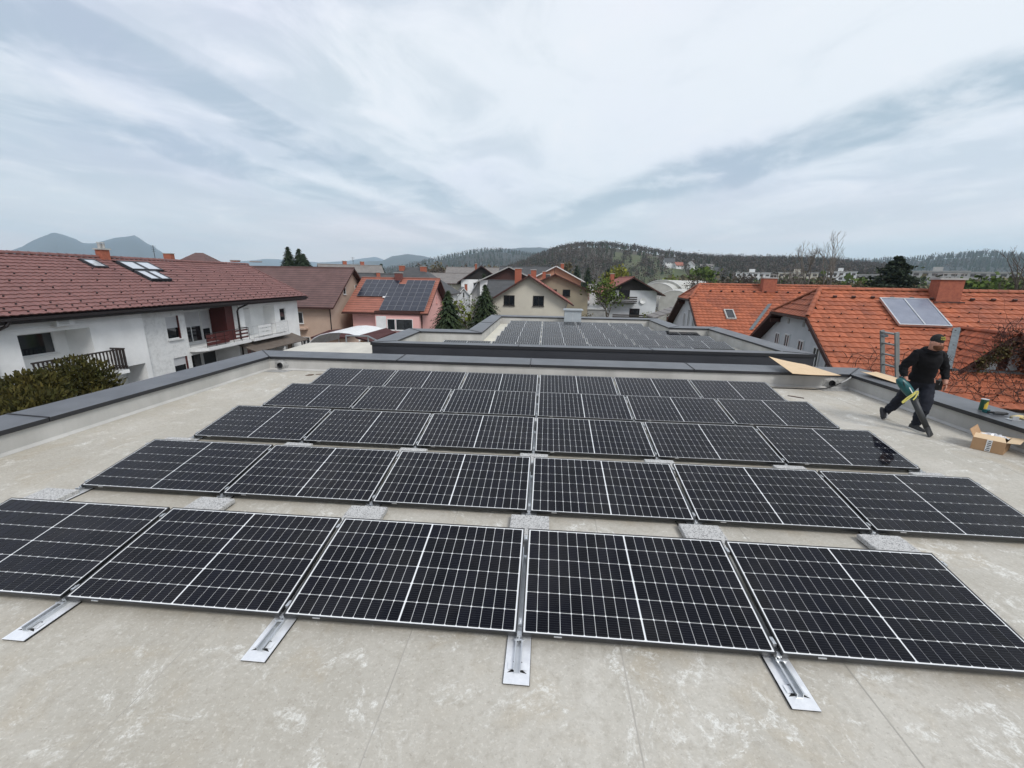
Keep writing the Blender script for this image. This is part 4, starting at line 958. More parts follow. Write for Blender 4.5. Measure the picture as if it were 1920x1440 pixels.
# ------------------------------------------------------------------ houses of the neighbourhood
def rtile(name, c1, c2, pitch=0.30): return courses(mat(name, c1, c2, scale=1.3, rough=0.75), pitch, 2, 0.03, 0.7, 0.42, 0.22)
M_RBROWN = rtile('dark_brown_tiles', (0.135, 0.075, 0.068), (0.10, 0.055, 0.050), 0.21)
M_RSALMON = rtile('salmon_tiles', (0.33, 0.125, 0.085), (0.25, 0.095, 0.065), 0.21)
M_RRED = rtile('red_tiles', (0.30, 0.085, 0.055), (0.22, 0.065, 0.045), 0.22)
M_RGREY = rtile('grey_roof_tiles', (0.075, 0.078, 0.080), (0.055, 0.058, 0.060), 0.21)
M_RLIGHT = rtile('pale_grey_tiles', (0.22, 0.205, 0.19), (0.17, 0.16, 0.15), 0.22)
M_RMAROON = mat('maroon_felt_roof', (0.070, 0.018, 0.016), (0.055, 0.015, 0.014), scale=3, rough=0.8)
M_BEIGE = mat('beige_render', (0.53, 0.40, 0.315), (0.47, 0.35, 0.275), scale=0.6, rough=0.9)
M_PINK = mat('pink_render', (0.78, 0.45, 0.415), (0.72, 0.41, 0.375), scale=0.5, rough=0.9)
M_CREAM = mat('cream_render', (0.56, 0.53, 0.44), (0.50, 0.47, 0.39), scale=0.5, rough=0.9)
M_SALMON = mat('salmon_render', (0.47, 0.24, 0.155), (0.41, 0.21, 0.14), scale=0.5, rough=0.9)
M_OLIVE = mat('olive_render', (0.30, 0.265, 0.19), (0.26, 0.23, 0.17), scale=0.5, rough=0.9)
M_BLACKWOOD = mat('black_boarding', (0.012, 0.010, 0.009), (0.02, 0.015, 0.013), scale=4, rough=0.7)
M_OCHRE = mat('ochre_timber', (0.32, 0.15, 0.035), (0.25, 0.11, 0.03), scale=5, rough=0.7, stretch=(1, 1, 5))

# beige house with brown roof, its right gable turned to us
t, rf = gable_house('beige_house', 'beige house with dark brown tiled roof just beyond the long white house', -26.9, 42.6, 11.6, 9.6, -0.05, 3.35, 0.0, M_BEIGE, M_RBROWN, 0.55,
    wins=[('F', 2.4, -1.55, 1.0, 1.15, 1), ('R', -1.6, 1.15, 0.55, 0.95, 0), ('R', 1.2, 1.15, 0.55, 0.95, 0), ('R', 1.9, -2.6, 0.9, 2.1, 0), ('F', 2.6, -3.9, 1.6, 0.9, 1)])
m = MB(); m.tube([(5.75, -4.85, 5.9), (5.75, -4.85, 0.2)], 0.05, 6); m.build('downpipe', M_GUTTER, t)
m = MB(); m.box(1.5, 3.3, -5.3, -4.8, 3.52, 3.66); m.build('window_ledge', M_BEIGE, t)
m = MB(); m.box(0.8, 4.4, -6.1, -4.81, 1.6, 1.75); m.build('entrance_canopy', M_OCHRE, t)
# pink house with photovoltaic roof
t, rf = gable_house('pink_house', 'pink house with orange tiled roof half covered by a photovoltaic field', -16.05, 44.2, 7.4, 9.2, -0.5, 2.36, 0.0, M_PINK, M_RSALMON, 0.75,
    wins=[('R', -1.2, 0.1, 0.35, 0.7, 0), ('R', 1.0, 0.1, 0.35, 0.7, 0)], winframe=M_PINK)
m = MB(); m.box(-1.0, 3.55, -5.35, -4.61, 0.2, 5.15); pbx = m.build('bay', M_PINK, t)
m = MB(); m.box(-1.0, 3.6, -5.5, -4.6, 5.16, 5.42); m.build('bay_lintel', M_SOFFIT, t)
window(t, (2.0, -5.352, 4.08), (1, 0, 0), (0, -1, 0), 1.75, 1.15, bars=0); window(t, (0.65, -5.352, 4.08), (1, 0, 0), (0, -1, 0), 0.85, 1.15, bars=0)
m = MB(); m.box(-0.9, 0.15, -5.40, -5.352, 2.6, 4.9); m.build('roller_shutter', M_WPAINT, t)
m = MB(); m.tube([(3.62, -5.3, 5.3), (3.62, -4.75, 4.9), (3.62, -4.72, 0.2)], 0.05, 6); m.build('downpipe', M_GUTTER, t)
m = MB(); m.slab([(-3.0, -7.4, 2.6), (0.6, -7.4, 2.6), (0.6, -5.36, 3.3), (-3.0, -5.36, 3.3)], 0.06); m.build('terrace_awning', M_WPAINT, t)
s_ = (2.36+0.5)/4.6; Bp = Vector((0, 1, s_)).normalized(); Np = Vector((0, -s_, 1)).normalized()
M_PVFAR = mat('blue_grey_module', (0.014, 0.017, 0.028), (0.022, 0.026, 0.040), scale=1.5, rough=0.3, spec=0.4, coat=0.3)
M_PVLINE = mat('module_rim', (0.22, 0.23, 0.25), rough=0.5, metal=0.3)
for j in range(7):
    for i in range(10):
        x = -3.45+i*0.78; v = 0.55+j*0.80
        if (j < 3 and i < 4+ (0)) : continue
        if j == 6 and i == 5: continue
        yy = -5.30+v*Bp.y; c = Vector((x+0.1, yy, (2.36-GZ)-s_*abs(yy)+0.0))+Np*0.16
        m = MB(); m.obox(c, (0.375, 0, 0), Bp*0.385, Np*0.02, 1); m.obox(c+Np*0.004, (0.355, 0, 0), Bp*0.365, Np*0.02, 0); m.build('module', [M_PVFAR, M_PVLINE], rf)
c = Vector((-0.55, -2.95, (2.36-GZ)-s_*2.95))+Np*0.14; m = MB(); m.obox(c, (0.34, 0, 0), Bp*0.42, Np*0.03); m.build('roof_window', M_WPAINT, rf)
chimney(rf, -0.1, -0.35, 0.75, 0.55, 8.2, 9.15, mat('dark_brick', (0.17, 0.055, 0.045), (0.11, 0.04, 0.035), scale=6, rough=0.85))
# cream gable
t, rf = gable_house('cream_house', 'cream house whose gable with two dark windows faces the lower wing', -1.75, 50.6, 16.0, 8.0, 0.45, 2.90, math.pi/2, M_CREAM, M_RRED, 0.65,
    wins=[('L', 2.05, 0.32, 1.15, 1.05, 1), ('L', -1.05, 0.32, 1.15, 1.05, 1)], winframe=M_BLACKWOOD, chims=[(-4.0, 1.4, 0.9, 0.75), (-2.6, -0.3, 0.75, 0.65)])
m = MB(); m.tube([(-8.1, -4.1, 6.4), (-8.06, -3.9, 5.7), (-8.06, -3.9, 0.2)], 0.05, 6); m.build('downpipe', M_CONC, t)
gable_house('olive_house', 'olive brown house with low red roof behind the cream house', 1.2, 60.0, 9.0, 9.0, 1.3, 3.2, math.pi/2, M_OLIVE, M_RRED, 0.6, wins=[('L', 0.2, 0.8, 1.0, 0.9, 0), ('L', -1.6, 0.8, 1.0, 0.9, 0)], winframe=M_BLACKWOOD, chims=[(0, 1.5, 0.6, 0.4)])
gable_house('salmon_house', 'salmon orange house with one gable window rising behind the cream house', 1.6, 76.0, 9.0, 8.6, 2.6, 4.75, math.pi/2, M_SALMON, M_RRED, 0.6, wins=[('L', 1.4, 2.9, 1.0, 1.0, 0)], trim=M_WPAINT, chims=[(0, -1.2, 0.7, 0.55)])
# white house with black boarded gable
t, rf = gable_house('white_gable_house', 'white house with black boarded gable, balconies and a leafing tree before it', 12.1, 64.5, 11.0, 7.0, 1.15, 3.0, math.pi/2, M_WARMWHITE, M_RRED, 0.9,
    wins=[('L', 1.0, 0.75, 1.5, 1.1, 0), ('L', -0.6, -2.0, 1.4, 1.4, 0)], winframe=M_BLACKWOOD, gablem=M_BLACKWOOD, chims=[(1.0, 1.9, 0.7, 0.5)])
for z, y0, y1 in ((-0.55, -0.6, 2.6), (-3.0, -3.3, 2.6)):
    m = MB(); m.box(-6.6, -5.51, y0, y1, z-GZ, z-GZ+0.12); b = m.build('balcony', M_BLACKWOOD, t)
    for k in range(3): m = MB(); m.box(-6.62, -6.58, y0, y1, z-GZ+0.22+k*0.26, z-GZ+0.40+k*0.26); m.build('board', M_DARKWOOD, b)
m = MB(); n = 12; cc_ = Vector((-5.6, -1.6, -0.2-GZ))
m.add([cc_]+[cc_+Vector((-0.12, 0.42*math.cos(2*math.pi*k/n), 0.42*math.sin(2*math.pi*k/n))) for k in range(n)], [(0, 1+(k+1) % n, 1+k) for k in range(n)]); m.build('satellite_dish', M_WPAINT, t)
# roofs between and behind
gable_house('grey_hip_house', 'house with dark grey hipped roof and brick chimneys behind the pink house', -21.5, 66.0, 12.0, 11.0, 0.4, 4.05, 0.0, M_WHITE, M_RGREY, 0.6, hip=5.2, chims=[(-1.6, -0.6, 0.8, 0.25), (1.9, -0.6, 0.9, 0.15)])
gable_house('pale_roof_house', 'white house with pale grey roof and two small chimneys behind the beige house', -37.5, 78.0, 10.5, 10.0, 1.2, 4.6, 0.6, M_WHITE, M_RLIGHT, 0.6, wins=[('R', 0, 1.8, 0.7, 1.0, 0)], chims=[(-1.0, 0.2, 0.7, 0.7), (2.2, 0.2, 0.7, 0.7)], trim=M_BLACKWOOD)
gable_house('grey_roof_house', 'small house with dark grey gable roof between the beige and pink roofs', -25.0, 56.0, 7.0, 8.0, 0.5, 2.9, 0.5, M_WHITE, M_RGREY, 0.5, chims=[(1.5, -0.5, 0.5, 0.2)])
gable_house('white_cottage', 'small white cottage with steep white-edged gable between pink house and spruces', -18.2, 90.0, 9.0, 2.6, -0.85, 0.55, math.pi/2+0.25, M_WARMWHITE, M_RLIGHT, 0.35, wins=[('L', 0, -0.9, 0.4, 1.2, 0)], trim=M_WPAINT, chims=[(-2.5, -0.6, 0.7, 0.7)])
gable_house('brown_gable_house', 'house with dark gable, white balcony and black roof far behind the spruces', -15.5, 98.0, 10, 9.0, 2.2, 5.2, math.pi/2+0.2, M_WHITE, M_RGREY, 0.8, wins=[('L', -1.4, 1.0, 0.8, 1.2, 0), ('L', 1.4, 1.0, 0.8, 1.2, 0)], gablem=M_BLACKWOOD, chims=[(0, 1, 0.6, 0.6)])
gable_house('slate_gable_house', 'house with red-brown gable front and grey roof left of the cream house', -6.6, 80.0, 12, 10.5, 2.2, 4.6, math.pi/2, M_WHITE, M_RGREY, 0.8, gablem=M_SOFFIT, trim=M_CONC)
gable_house('dark_roof_house', 'long low dark-roofed house beyond the second spruce', -6.0, 70.0, 6.5, 8, -0.4, 2.2, 0.0, M_WHITE, M_RGREY, 0.6)
gable_house('a_frame_house', 'narrow dark house with white-edged steep gable beyond the spruces', -12.2, 78.0, 6, 2.6, 0.3, 2.3, math.pi/2, M_CONC, M_RGREY, 0.4, trim=M_WPAINT)
gable_house('black_roof_house', 'house with blackish roof behind the cream house chimneys', -3.6, 96.0, 13, 9, 2.6, 5.2, 0.0, M_WHITE, M_RGREY, 0.6, wins=[('F', -3, 2.0, 1.0, 1.0, 0)])
gable_house('red_roof_house', 'brownish red hip-roofed house peeping over the ridge of the long white house', -46.0, 52.0, 7.0, 8.0, 2.6, 5.2, 0.15, M_WHITE, M_RBROWN, 0.6, hip=3.6, chims=[(-3.2, -1, 0.9, -0.2), (5.0, -1.0, 0.9, -0.9), (7.6, -1.0, 1.1, -1.0)])
def antenna(parent, x, y, z, h):
    m = MB(); m.tube([(x, y, z), (x, y, z+h)], 0.03, 5)
    for k in range(4): m.tube([(x-0.35+k*0.05, y, z+h-0.1-k*0.22), (x+0.35-k*0.05, y, z+h-0.1-k*0.22)], 0.014, 4)
    m.build('antenna', M_GUTTER, parent)
antenna(bpy.data.objects['red_roof_house'], -4.6, -1.5, 9.0, 3.2)
for nm, x, y, z, h in (('pale_roof_house', 0.5, 0, 10.7, 1.6), ('olive_house', 1.0, 0, 9.3, 1.5), ('slate_gable_house', 0.0, 0.4, 10.7, 1.8), ('brown_gable_house', -2.0, 0.3, 11.3, 1.6), ('white_gable_house', 3.0, 0.2, 9.1, 1.6)):
    if nm in bpy.data.objects: antenna(bpy.data.objects[nm], x, y, z, h)
gable_house('low_red_house', 'low house with red roof far behind the pink house ridge', -24.0, 104, 12, 9, 1.5, 3.6, 0.2, M_CREAM, M_RLIGHT, 0.6)
gable_house('far_cream_house', 'cream house with tan roof among bare trees behind the pink house', -20.5, 118, 14, 9, 2.6, 5.4, 0.1, M_CREAM, M_RLIGHT, 0.6, wins=[('F', -3, 1.5, 1.2, 1.2, 0), ('F', 2, 1.5, 1.2, 1.2, 0)])
# flat white workshop wall and low sheds in the yard between
def shed(name, label, x0, x1, y0, y1, z0, z1, roofm, wallm, fall=0.25, cat='shed'):
    t = thing(name, label, cat, ((x0+x1)/2, (y0+y1)/2, GZ)); m = MB(); m.box(x0+0.15, x1-0.15, y0+0.15, y1-0.15, GZ, z0-0.02); m.build('wall', wallm, t, world=True)
    m = MB(); m.slab([(x0, y0, z0), (x1, y0, z0), (x1, y1, z1), (x0, y1, z1)], 0.12); m.build('roof', roofm, t, world=True); return t
shed('white_workshop', 'plain white flat-roofed block left of the house with black gable', 7.6, 9.4, 74.0, 78, 1.8, 1.8, M_CONC, M_WPAINT)
shed('white_roof_shed', 'long white roofed shed right of the cream house', 2.9, 6.3, 58.0, 62, -0.65, -0.3, M_WPAINT, M_CONC)
shed('grey_lean_to', 'grey lean-to with pale sloping roof in the yard', 5.6, 8.4, 56.0, 59, -1.25, -0.9, M_WPAINT, M_CONC)
shed('glass_house', 'small white framed glasshouse beyond the yard', 4.4, 7.0, 84.0, 88, 0.3, 0.9, M_WPAINT, M_CONC)
# timber carport in the gap left of the lower wing
t = thing('flat_carport', 'timber carport with pale flat roof in the gap left of the lower wing', 'carport', (-8.6, 13.7, GZ))
m = MB(); m.slab([(-10.7, 12.3, -0.50), (-6.75, 12.3, -0.46), (-6.55, 15.2, -0.20), (-10.3, 15.2, -0.34)], 0.10); m.build('roof', mat('pale_roof_sheet', (0.55, 0.53, 0.46), (0.46, 0.445, 0.39), scale=1.5, rough=0.8), t, world=True)
m = MB(); m.box(-10.5, -6.9, 12.45, 12.55, -1.0, -0.62); m.build('fascia', M_OCHRE, t, world=True)
m = MB(); m.box(-6.86, -6.74, 12.6, 15.0, -0.95, -0.60); m.build('side_fascia', M_OCHRE, t, world=True)
for x, y in ((-10.4, 12.5), (-6.9, 12.5), (-10.1, 14.9), (-6.85, 14.9)): m = MB(); m.box(x-0.07, x+0.07, y-0.07, y+0.07, GZ, -0.62); m.build('post', M_OCHRE, t, world=True)
t = thing('maroon_roof_shelter', 'low shelter with maroon felt gable roof behind the carport', 'shelter', (-9.3, 21, GZ))
m = MB(); m.slab([(-10.6, 20.3, -0.75), (-8.95, 18.7, -0.75), (-7.95, 19.4, -0.30), (-8.7, 20.2, -0.20)], 0.12); m.slab([(-7.95, 19.4, -0.30), (-7.4, 20.2, -0.8), (-8.2, 21.2, -0.8), (-8.7, 20.2, -0.20)], 0.12); m.build('roof', M_RMAROON, t, world=True)
m = MB(); m.prism([(-10.3, 20.3), (-8.95, 18.9), (-8.0, 19.5), (-8.7, 20.3)], GZ, -0.95); m.build('wall', M_OCHRE, t, world=True)
t = thing('maroon_roof_annex', 'low beige outbuilding with maroon flat roof beside the beige house', 'outbuilding', (-18, 37, GZ))
m = MB(); m.box(-20.6, -18.0, 34.0, 36.8, GZ, -2.85); m.build('wall', M_BEIGE, t, world=True)
m = MB(); m.slab([(-21.0, 33.6, -2.85), (-17.6, 33.6, -2.75), (-17.6, 37.0, -2.25), (-21.0, 37.0, -2.6)], 0.15); m.build('roof', M_RMAROON, t, world=True)
# white tarpaulin tunnel and steel hoops
t = thing('white_canopy', 'white tarpaulin carport canopy in front of the pink house', 'canopy', (-14.6, 28, GZ)); m = MB(); n = 10
for k in range(n):
    a0, a1 = math.pi*k/n, math.pi*(k+1)/n; f = lambda a, y: (-14.4-2.4*math.cos(a), y, -2.45+1.15*math.sin(a))
    m.quad(f(a0, 26.0), f(a1, 26.0), f(a1, 30.5), f(a0, 30.5))
m.build('tarpaulin', M_WPAINT, t, world=True)
for y in (26.0, 28.2, 30.5):
    m = MB(); m.tube([(-14.4-2.38*math.cos(math.pi*k/n), y, -2.45+1.13*math.sin(math.pi*k/n)) for k in range(n+1)], 0.03, 6); m.tube([(-16.78, y, GZ), (-16.78, y, -2.45)], 0.03, 6); m.tube([(-12.02, y, GZ), (-12.02, y, -2.45)], 0.03, 6); m.build('hoop', M_GALV, t, world=True)
M_GREYSTEEL = mat('grey_steel', (0.22, 0.24, 0.25), rough=0.5, metal=0.4)
def hoop_frame(label, pts, legs):
    t = thing('ladder_rail', label, 'safety rail', pts[0]); m = MB(); m.tube(pts, 0.035, 6); m.build('rail', M_GREYSTEEL, t, world=True)
    for p in legs: m = MB(); m.tube([p, (p[0], p[1], p[2]-1.0)], 0.035, 6); m.build('post', M_GREYSTEEL, t, world=True)
hoop_frame('grey steel hoop rail standing on the carport roof behind the near parapet', [(-8.35, 10.6, 0.08), (-7.55, 10.6, 0.08), (-6.6, 10.4, -0.1), (-5.4, 10.2, -0.18)], [(-8.35, 10.6, 0.08), (-7.55, 10.6, 0.08)])
hoop_frame('grey steel hoop rail farther back on the maroon roof', [(-8.6, 15.2, 0.02), (-7.6, 15.2, 0.02), (-6.6, 14.6, -0.25), (-5.9, 14.2, -0.40)], [(-8.6, 15.2, 0.02), (-7.6, 15.2, 0.02)])
# polytunnels and shelter roof on the right
M_POLY = mat('tunnel_sheet', (0.46, 0.46, 0.42), (0.36, 0.355, 0.32), scale=0.7, rough=0.6, stretch=(1, 3, 1))
def polytunnel(label, x, y, r, zc, length, rz):
    t = thing('polytunnel', label, 'polytunnel', (x, y, GZ), rz, 'polytunnels on the nursery ground'); m = MB(); n = 12; h = zc-GZ
    f = lambda a, yy: (-r*math.cos(a), yy, h+r*0.62*math.sin(a))
    for k in range(n): m.quad(f(math.pi*k/n, 0), f(math.pi*(k+1)/n, 0), f(math.pi*(k+1)/n, length), f(math.pi*k/n, length))
    m.add([f(math.pi*k/n, 0) for k in range(n+1)]+[(r, 0, 0), (-r, 0, 0)], [tuple(reversed(range(n+3)))]); m.quad((-r, 0, 0), (-r, 0, h), (-r, length, h), (-r, length, 0)); m.quad((r, 0, h), (r, 0, 0), (r, length, 0), (r, length, h)); m.build('cover', M_POLY, t)
    m = MB(); m.box(-0.9, 0.9, -0.06, 0.0, 0, h*0.75); m.build('door', M_CONC, t)
    for k in (0, 6):
        m = MB(); m.tube([f(math.pi*q/n, k*length/6-0.02) for q in range(n+1)], 0.05, 6); m.build('hoop', M_WPAINT, t)
polytunnel('large grey polytunnel behind the house with black gable', 22.2, 85.0, 3.1, 0.25, 16, -0.35)
polytunnel('smaller grey polytunnel nearest the orange roofs', 22.4, 74.0, 2.5, -0.55, 14, -0.35)
polytunnel('white-roofed long polytunnel farthest back', 27.0, 100.0, 5.0, -0.3, 24, -0.65)
t = thing('pale_roof_shelter', 'open shelter with pale gable roof beside the farther orange house', 'shelter', (14.0, 44, GZ))
m = MB(); m.slab([(11.2, 42.0, -1.15), (13.9, 42.0, -0.15), (13.9, 45.5, -0.15), (11.2, 45.5, -1.15)][::1], 0.12); m.slab([(13.9, 42.0, -0.15), (16.0, 42.0, -0.75), (16.0, 45.5, -0.75), (13.9, 45.5, -0.15)], 0.12); m.build('roof', M_RLIGHT, t, world=True)
for x in (11.6, 15.6):
    for y in (42.3, 45.2): m = MB(); m.box(x-0.1, x+0.1, y-0.1, y+0.1, GZ, -1.1); m.build('post', M_DARKWOOD, t, world=True)
m = MB(); m.box(13.4, 15.9, 42.6, 45.1, GZ, -1.25); m.build('wall', M_BRICK, t, world=True)
# parked vehicles in the yard
M_TYRE = M_RUBBER
def car(label, x, y, rz, paint, van=False, group='vehicles parked in the yard'):
    t = thing('parked_car', label, 'car', (x, y, GZ), rz, group); L, W = 4.3, 1.75; top = 1.45 if not van else 1.9
    def hull(prof, hw0, hw1):
        mm = MB(); k = len(prof); mm.add([(px_, -hw0 if pz < 0.9 else -hw1, pz) for px_, pz in prof]+[(px_, hw0 if pz < 0.9 else hw1, pz) for px_, pz in prof],
            [tuple(range(k)), tuple(reversed(range(k, 2*k)))]+[(i, k+i, k+(i+1) % k, (i+1) % k) for i in range(k)]); return mm
    body = hull([(-2.12, 0.28), (2.1, 0.28), (2.15, 0.62), (2.0, 0.78), (1.1, 0.89), (-2.0, 0.89), (-2.15, 0.7)], W/2, W/2); body.build('body', paint, t)
    cab = hull([(1.05, 0.895), (0.45, top), (-1.5, top), (-2.0, 0.895)], W/2-0.04, W/2-0.20); c = cab.build('cabin', M_GLASS, t)
    m = MB(); m.box(-1.48, 0.43, -W/2+0.20, W/2-0.20, top+0.002, top+0.03); m.build('roof', paint, t)
    for sx in (-1.3, 1.35):
        for sy in (-1, 1): m = MB(); m.tube([(sx, sy*(W/2-0.2), 0.31), (sx, sy*(W/2+0.01), 0.31)], 0.31, 14); w_ = m.build('wheel', M_TYRE, t); m = MB(); m.tube([(sx, sy*(W/2+0.012), 0.31), (sx, sy*(W/2+0.018), 0.31)], 0.2, 12); m.build('rim', M_GALV, w_)
    for sy in (-1, 1): m = MB(); m.box(2.02, 2.14, sy*0.62-0.16, sy*0.62+0.16, 0.58, 0.74); m.build('headlight', M_WPAINT, t)
car('dark green car parked beyond the lower wing', 6.6, 47.5, 0.1, mat('green_paint', (0.04, 0.075, 0.065), rough=0.25, coat=1.0))
car('silver car parked beside the dark green car', 2.6, 47.0, 1.6, mat('silver_paint', (0.5, 0.53, 0.55), rough=0.3, coat=1.0))
car('white car parked before the house with black gable', 11.6, 50.0, 1.5, mat('white_car_paint', (0.75, 0.76, 0.76), rough=0.3, coat=1.0))
car('white van parked between the spruces', -7.6, 56.5, 0.3, MATS['white_car_paint'], True)
car('small white car beside the long white house', -17.2, 30.8, 1.2, MATS['white_car_paint'])
car('yellow car standing before the beige house', -20.6, 33.0, 0.2, mat('yellow_paint', (0.60, 0.40, 0.05), rough=0.35, coat=1.0))

# ------------------------------------------------------------------ hills, mountains, woods
FPX = 783.35
def ray(u, v): return FW+RT*((u-960)/FPX)+UP*((720-v)/FPX)
def skyline_point(u, v, D):
    d = ray(u, v); k = D/math.hypot(d.x, d.y); return CAM+d*k
def interp(pl, u):
    for (a, b), (c, d) in zip(pl, pl[1:]):
        if a <= u <= c:
            t = (u-a)/(c-a); return b+(d-b)*t
    return pl[0][1] if u < pl[0][0] else pl[-1][1]
from mathutils import noise as mnoise
def hill(name, pl, D, width, rough, matl, seed, step=6, rows=16, back=0.6, label=None):
    """a ridge standing at distance D whose crest is given by bearings and heights; front and back flanks are modelled"""
    us = [pl[0][0]+(pl[-1][0]-pl[0][0])*i/max(1, int((pl[-1][0]-pl[0][0])/step)) for i in range(int((pl[-1][0]-pl[0][0])/step)+1)]
    m = MB(); grid = []
    for u in us:
        c = skyline_point(u, interp(pl, u), D); dirh = Vector((c.x-CAM.x, c.y-CAM.y, 0)).normalized(); H = max(c.z-GZ, 1.0); colp = []
        edge = min(1.0, min(u-pl[0][0], pl[-1][0]-u)/60.0+0.02)
        for j in range(rows+6):
            if j <= rows: s = j/rows; dist = D-width*(1-s); f = s*s*(3-2*s)*0.55+s*0.45
            else: s = (j-rows)/5; dist = D+width*back*s; f = 1-s*s*(3-2*s)
            p = Vector((CAM.x, CAM.y, 0))+dirh*dist
            nz = mnoise.fractal(Vector((p.x/(width*0.30)+seed, p.y/(width*0.30), seed*1.7)), 0.9, 2.1, 5)
            taper = 1.0 if j < rows else 0.7
            z = GZ-2+H*f*(1+0.0)+nz*H*rough*(4*min(f, 1)*(1.02-min(f, 1.0)) if j < rows else 0.2*taper)*1.0
            if j == rows: z += mnoise.noise(Vector((u*0.13, seed, 0)))*H*rough*0.12
            colp.append((p.x, p.y, z))
        grid.append(colp)
    nr = rows+6; m.v = [p for c in grid for p in c]
    for i in range(len(us)-1):
        for j in range(nr-1): m.f.append((i*nr+j, (i+1)*nr+j, (i+1)*nr+j+1, i*nr+j+1)); m.m.append(0)
    o = struct(name, m, matl, smooth=True)
    if label: o['label'] = label
    return o, grid, us
M_WOODS = mat('wooded_slope', (0.040, 0.042, 0.028), (0.085, 0.068, 0.052), scale=0.02, rough=1.0, bump=1.0, bscale=0.12, detail=10)
M_FARWOODS = mat('far_wooded_slope', (0.022, 0.030, 0.026), (0.042, 0.042, 0.036), scale=0.006, rough=1.0, bump=1.0, bscale=0.05, detail=10)
M_MOUNT = mat('mountain_slope', (0.016, 0.022, 0.024), (0.026, 0.030, 0.030), scale=0.0012, rough=1.0, bump=1.0, bscale=0.006, detail=8)
hill('mountain', [(-200, 478), (-60, 482), (20, 470), (40, 463), (60, 452), (85, 441), (102, 436), (120, 440), (140, 447), (155, 455), (175, 456), (190, 452), (215, 445), (235, 443), (252, 440), (262, 446), (275, 455), (290, 463), (310, 477), (345, 492), (420, 503)], 7000, 2600, 0.16, M_MOUNT, 3.1, 4)
hill('far_mountain', [(330, 498), (420, 492), (470, 488), (500, 485), (540, 487), (600, 492), (650, 489), (690, 483), (703, 481), (720, 487), (760, 486), (840, 486), (880, 480), (920, 484), (980, 490)], 9000, 1600, 0.10, M_MOUNT, 5.3, 5)
hill('mountain', [(600, 508), (660, 494), (690, 489), (715, 489), (735, 480), (765, 476), (795, 479), (820, 487), (860, 497), (940, 505)], 5200, 1800, 0.14, M_FARWOODS, 8.3, 4)
hill('mountain', [(840, 500), (900, 478), (930, 468), (960, 466), (985, 464), (1012, 463), (1040, 467), (1065, 476), (1120, 498)], 4600, 1600, 0.12, M_FARWOODS, 9.7, 4)
woods_a = hill('hill', [(700, 512), (760, 502), (820, 488), (870, 478), (905, 472), (940, 472), (985, 478), (1030, 484), (1090, 496), (1150, 515)], 1900, 800, 0.16, M_FARWOODS, 12.1, 4)
woods_c = hill('hill', [(1330, 500), (1400, 492), (1480, 490), (1560, 490), (1600, 493), (1640, 492), (1700, 490), (1760, 485), (1800, 482), (1850, 479), (1880, 482), (1930, 486), (2050, 482)], 2300, 1000, 0.14, M_FARWOODS, 14.9, 5)
woods_b = hill('hill', [(930, 512), (975, 497), (1010, 482), (1040, 471), (1070, 464), (1100, 461), (1140, 461), (1190, 467), (1240, 476), (1290, 483), (1340, 486), (1400, 488), (1450, 489), (1510, 491), (1560, 494), (1610, 500), (1680, 506)], 760, 420, 0.10, M_WOODS, 17.3, 4, rows=24)

def fcol(name, c1, c2, isl=0.35, scale=0.6):
    return mat(name, c1, c2, scale=scale, rough=0.85, island=isl, spec=0.2)
M_BARE = fcol('bare_twigs', (0.098, 0.074, 0.062), (0.064, 0.058, 0.044), 0.10, 0.03)
M_BARE2 = fcol('budding_twigs', (0.13, 0.115, 0.065), (0.09, 0.075, 0.045), 0.3, 0.05)
M_CONIF = fcol('conifer_needles', (0.022, 0.036, 0.020), (0.036, 0.050, 0.027), 0.35, 0.4)
def rquad(m, p, sz, rg, up=0.0, asp=1.0):
    a = Vector((rg.gauss(0, 1), rg.gauss(0, 1), rg.gauss(0, 1)+up)).normalized(); b = a.orthogonal().normalized(); b = (b*math.cos(rg.random()*6.28)+a.cross(b)*math.sin(rg.random()*6.28)).normalized(); c = a.cross(b)
    m.quad(p-b*sz-c*sz*asp, p+b*sz-c*sz*asp, p+b*sz+c*sz*asp, p-b*sz+c*sz*asp)
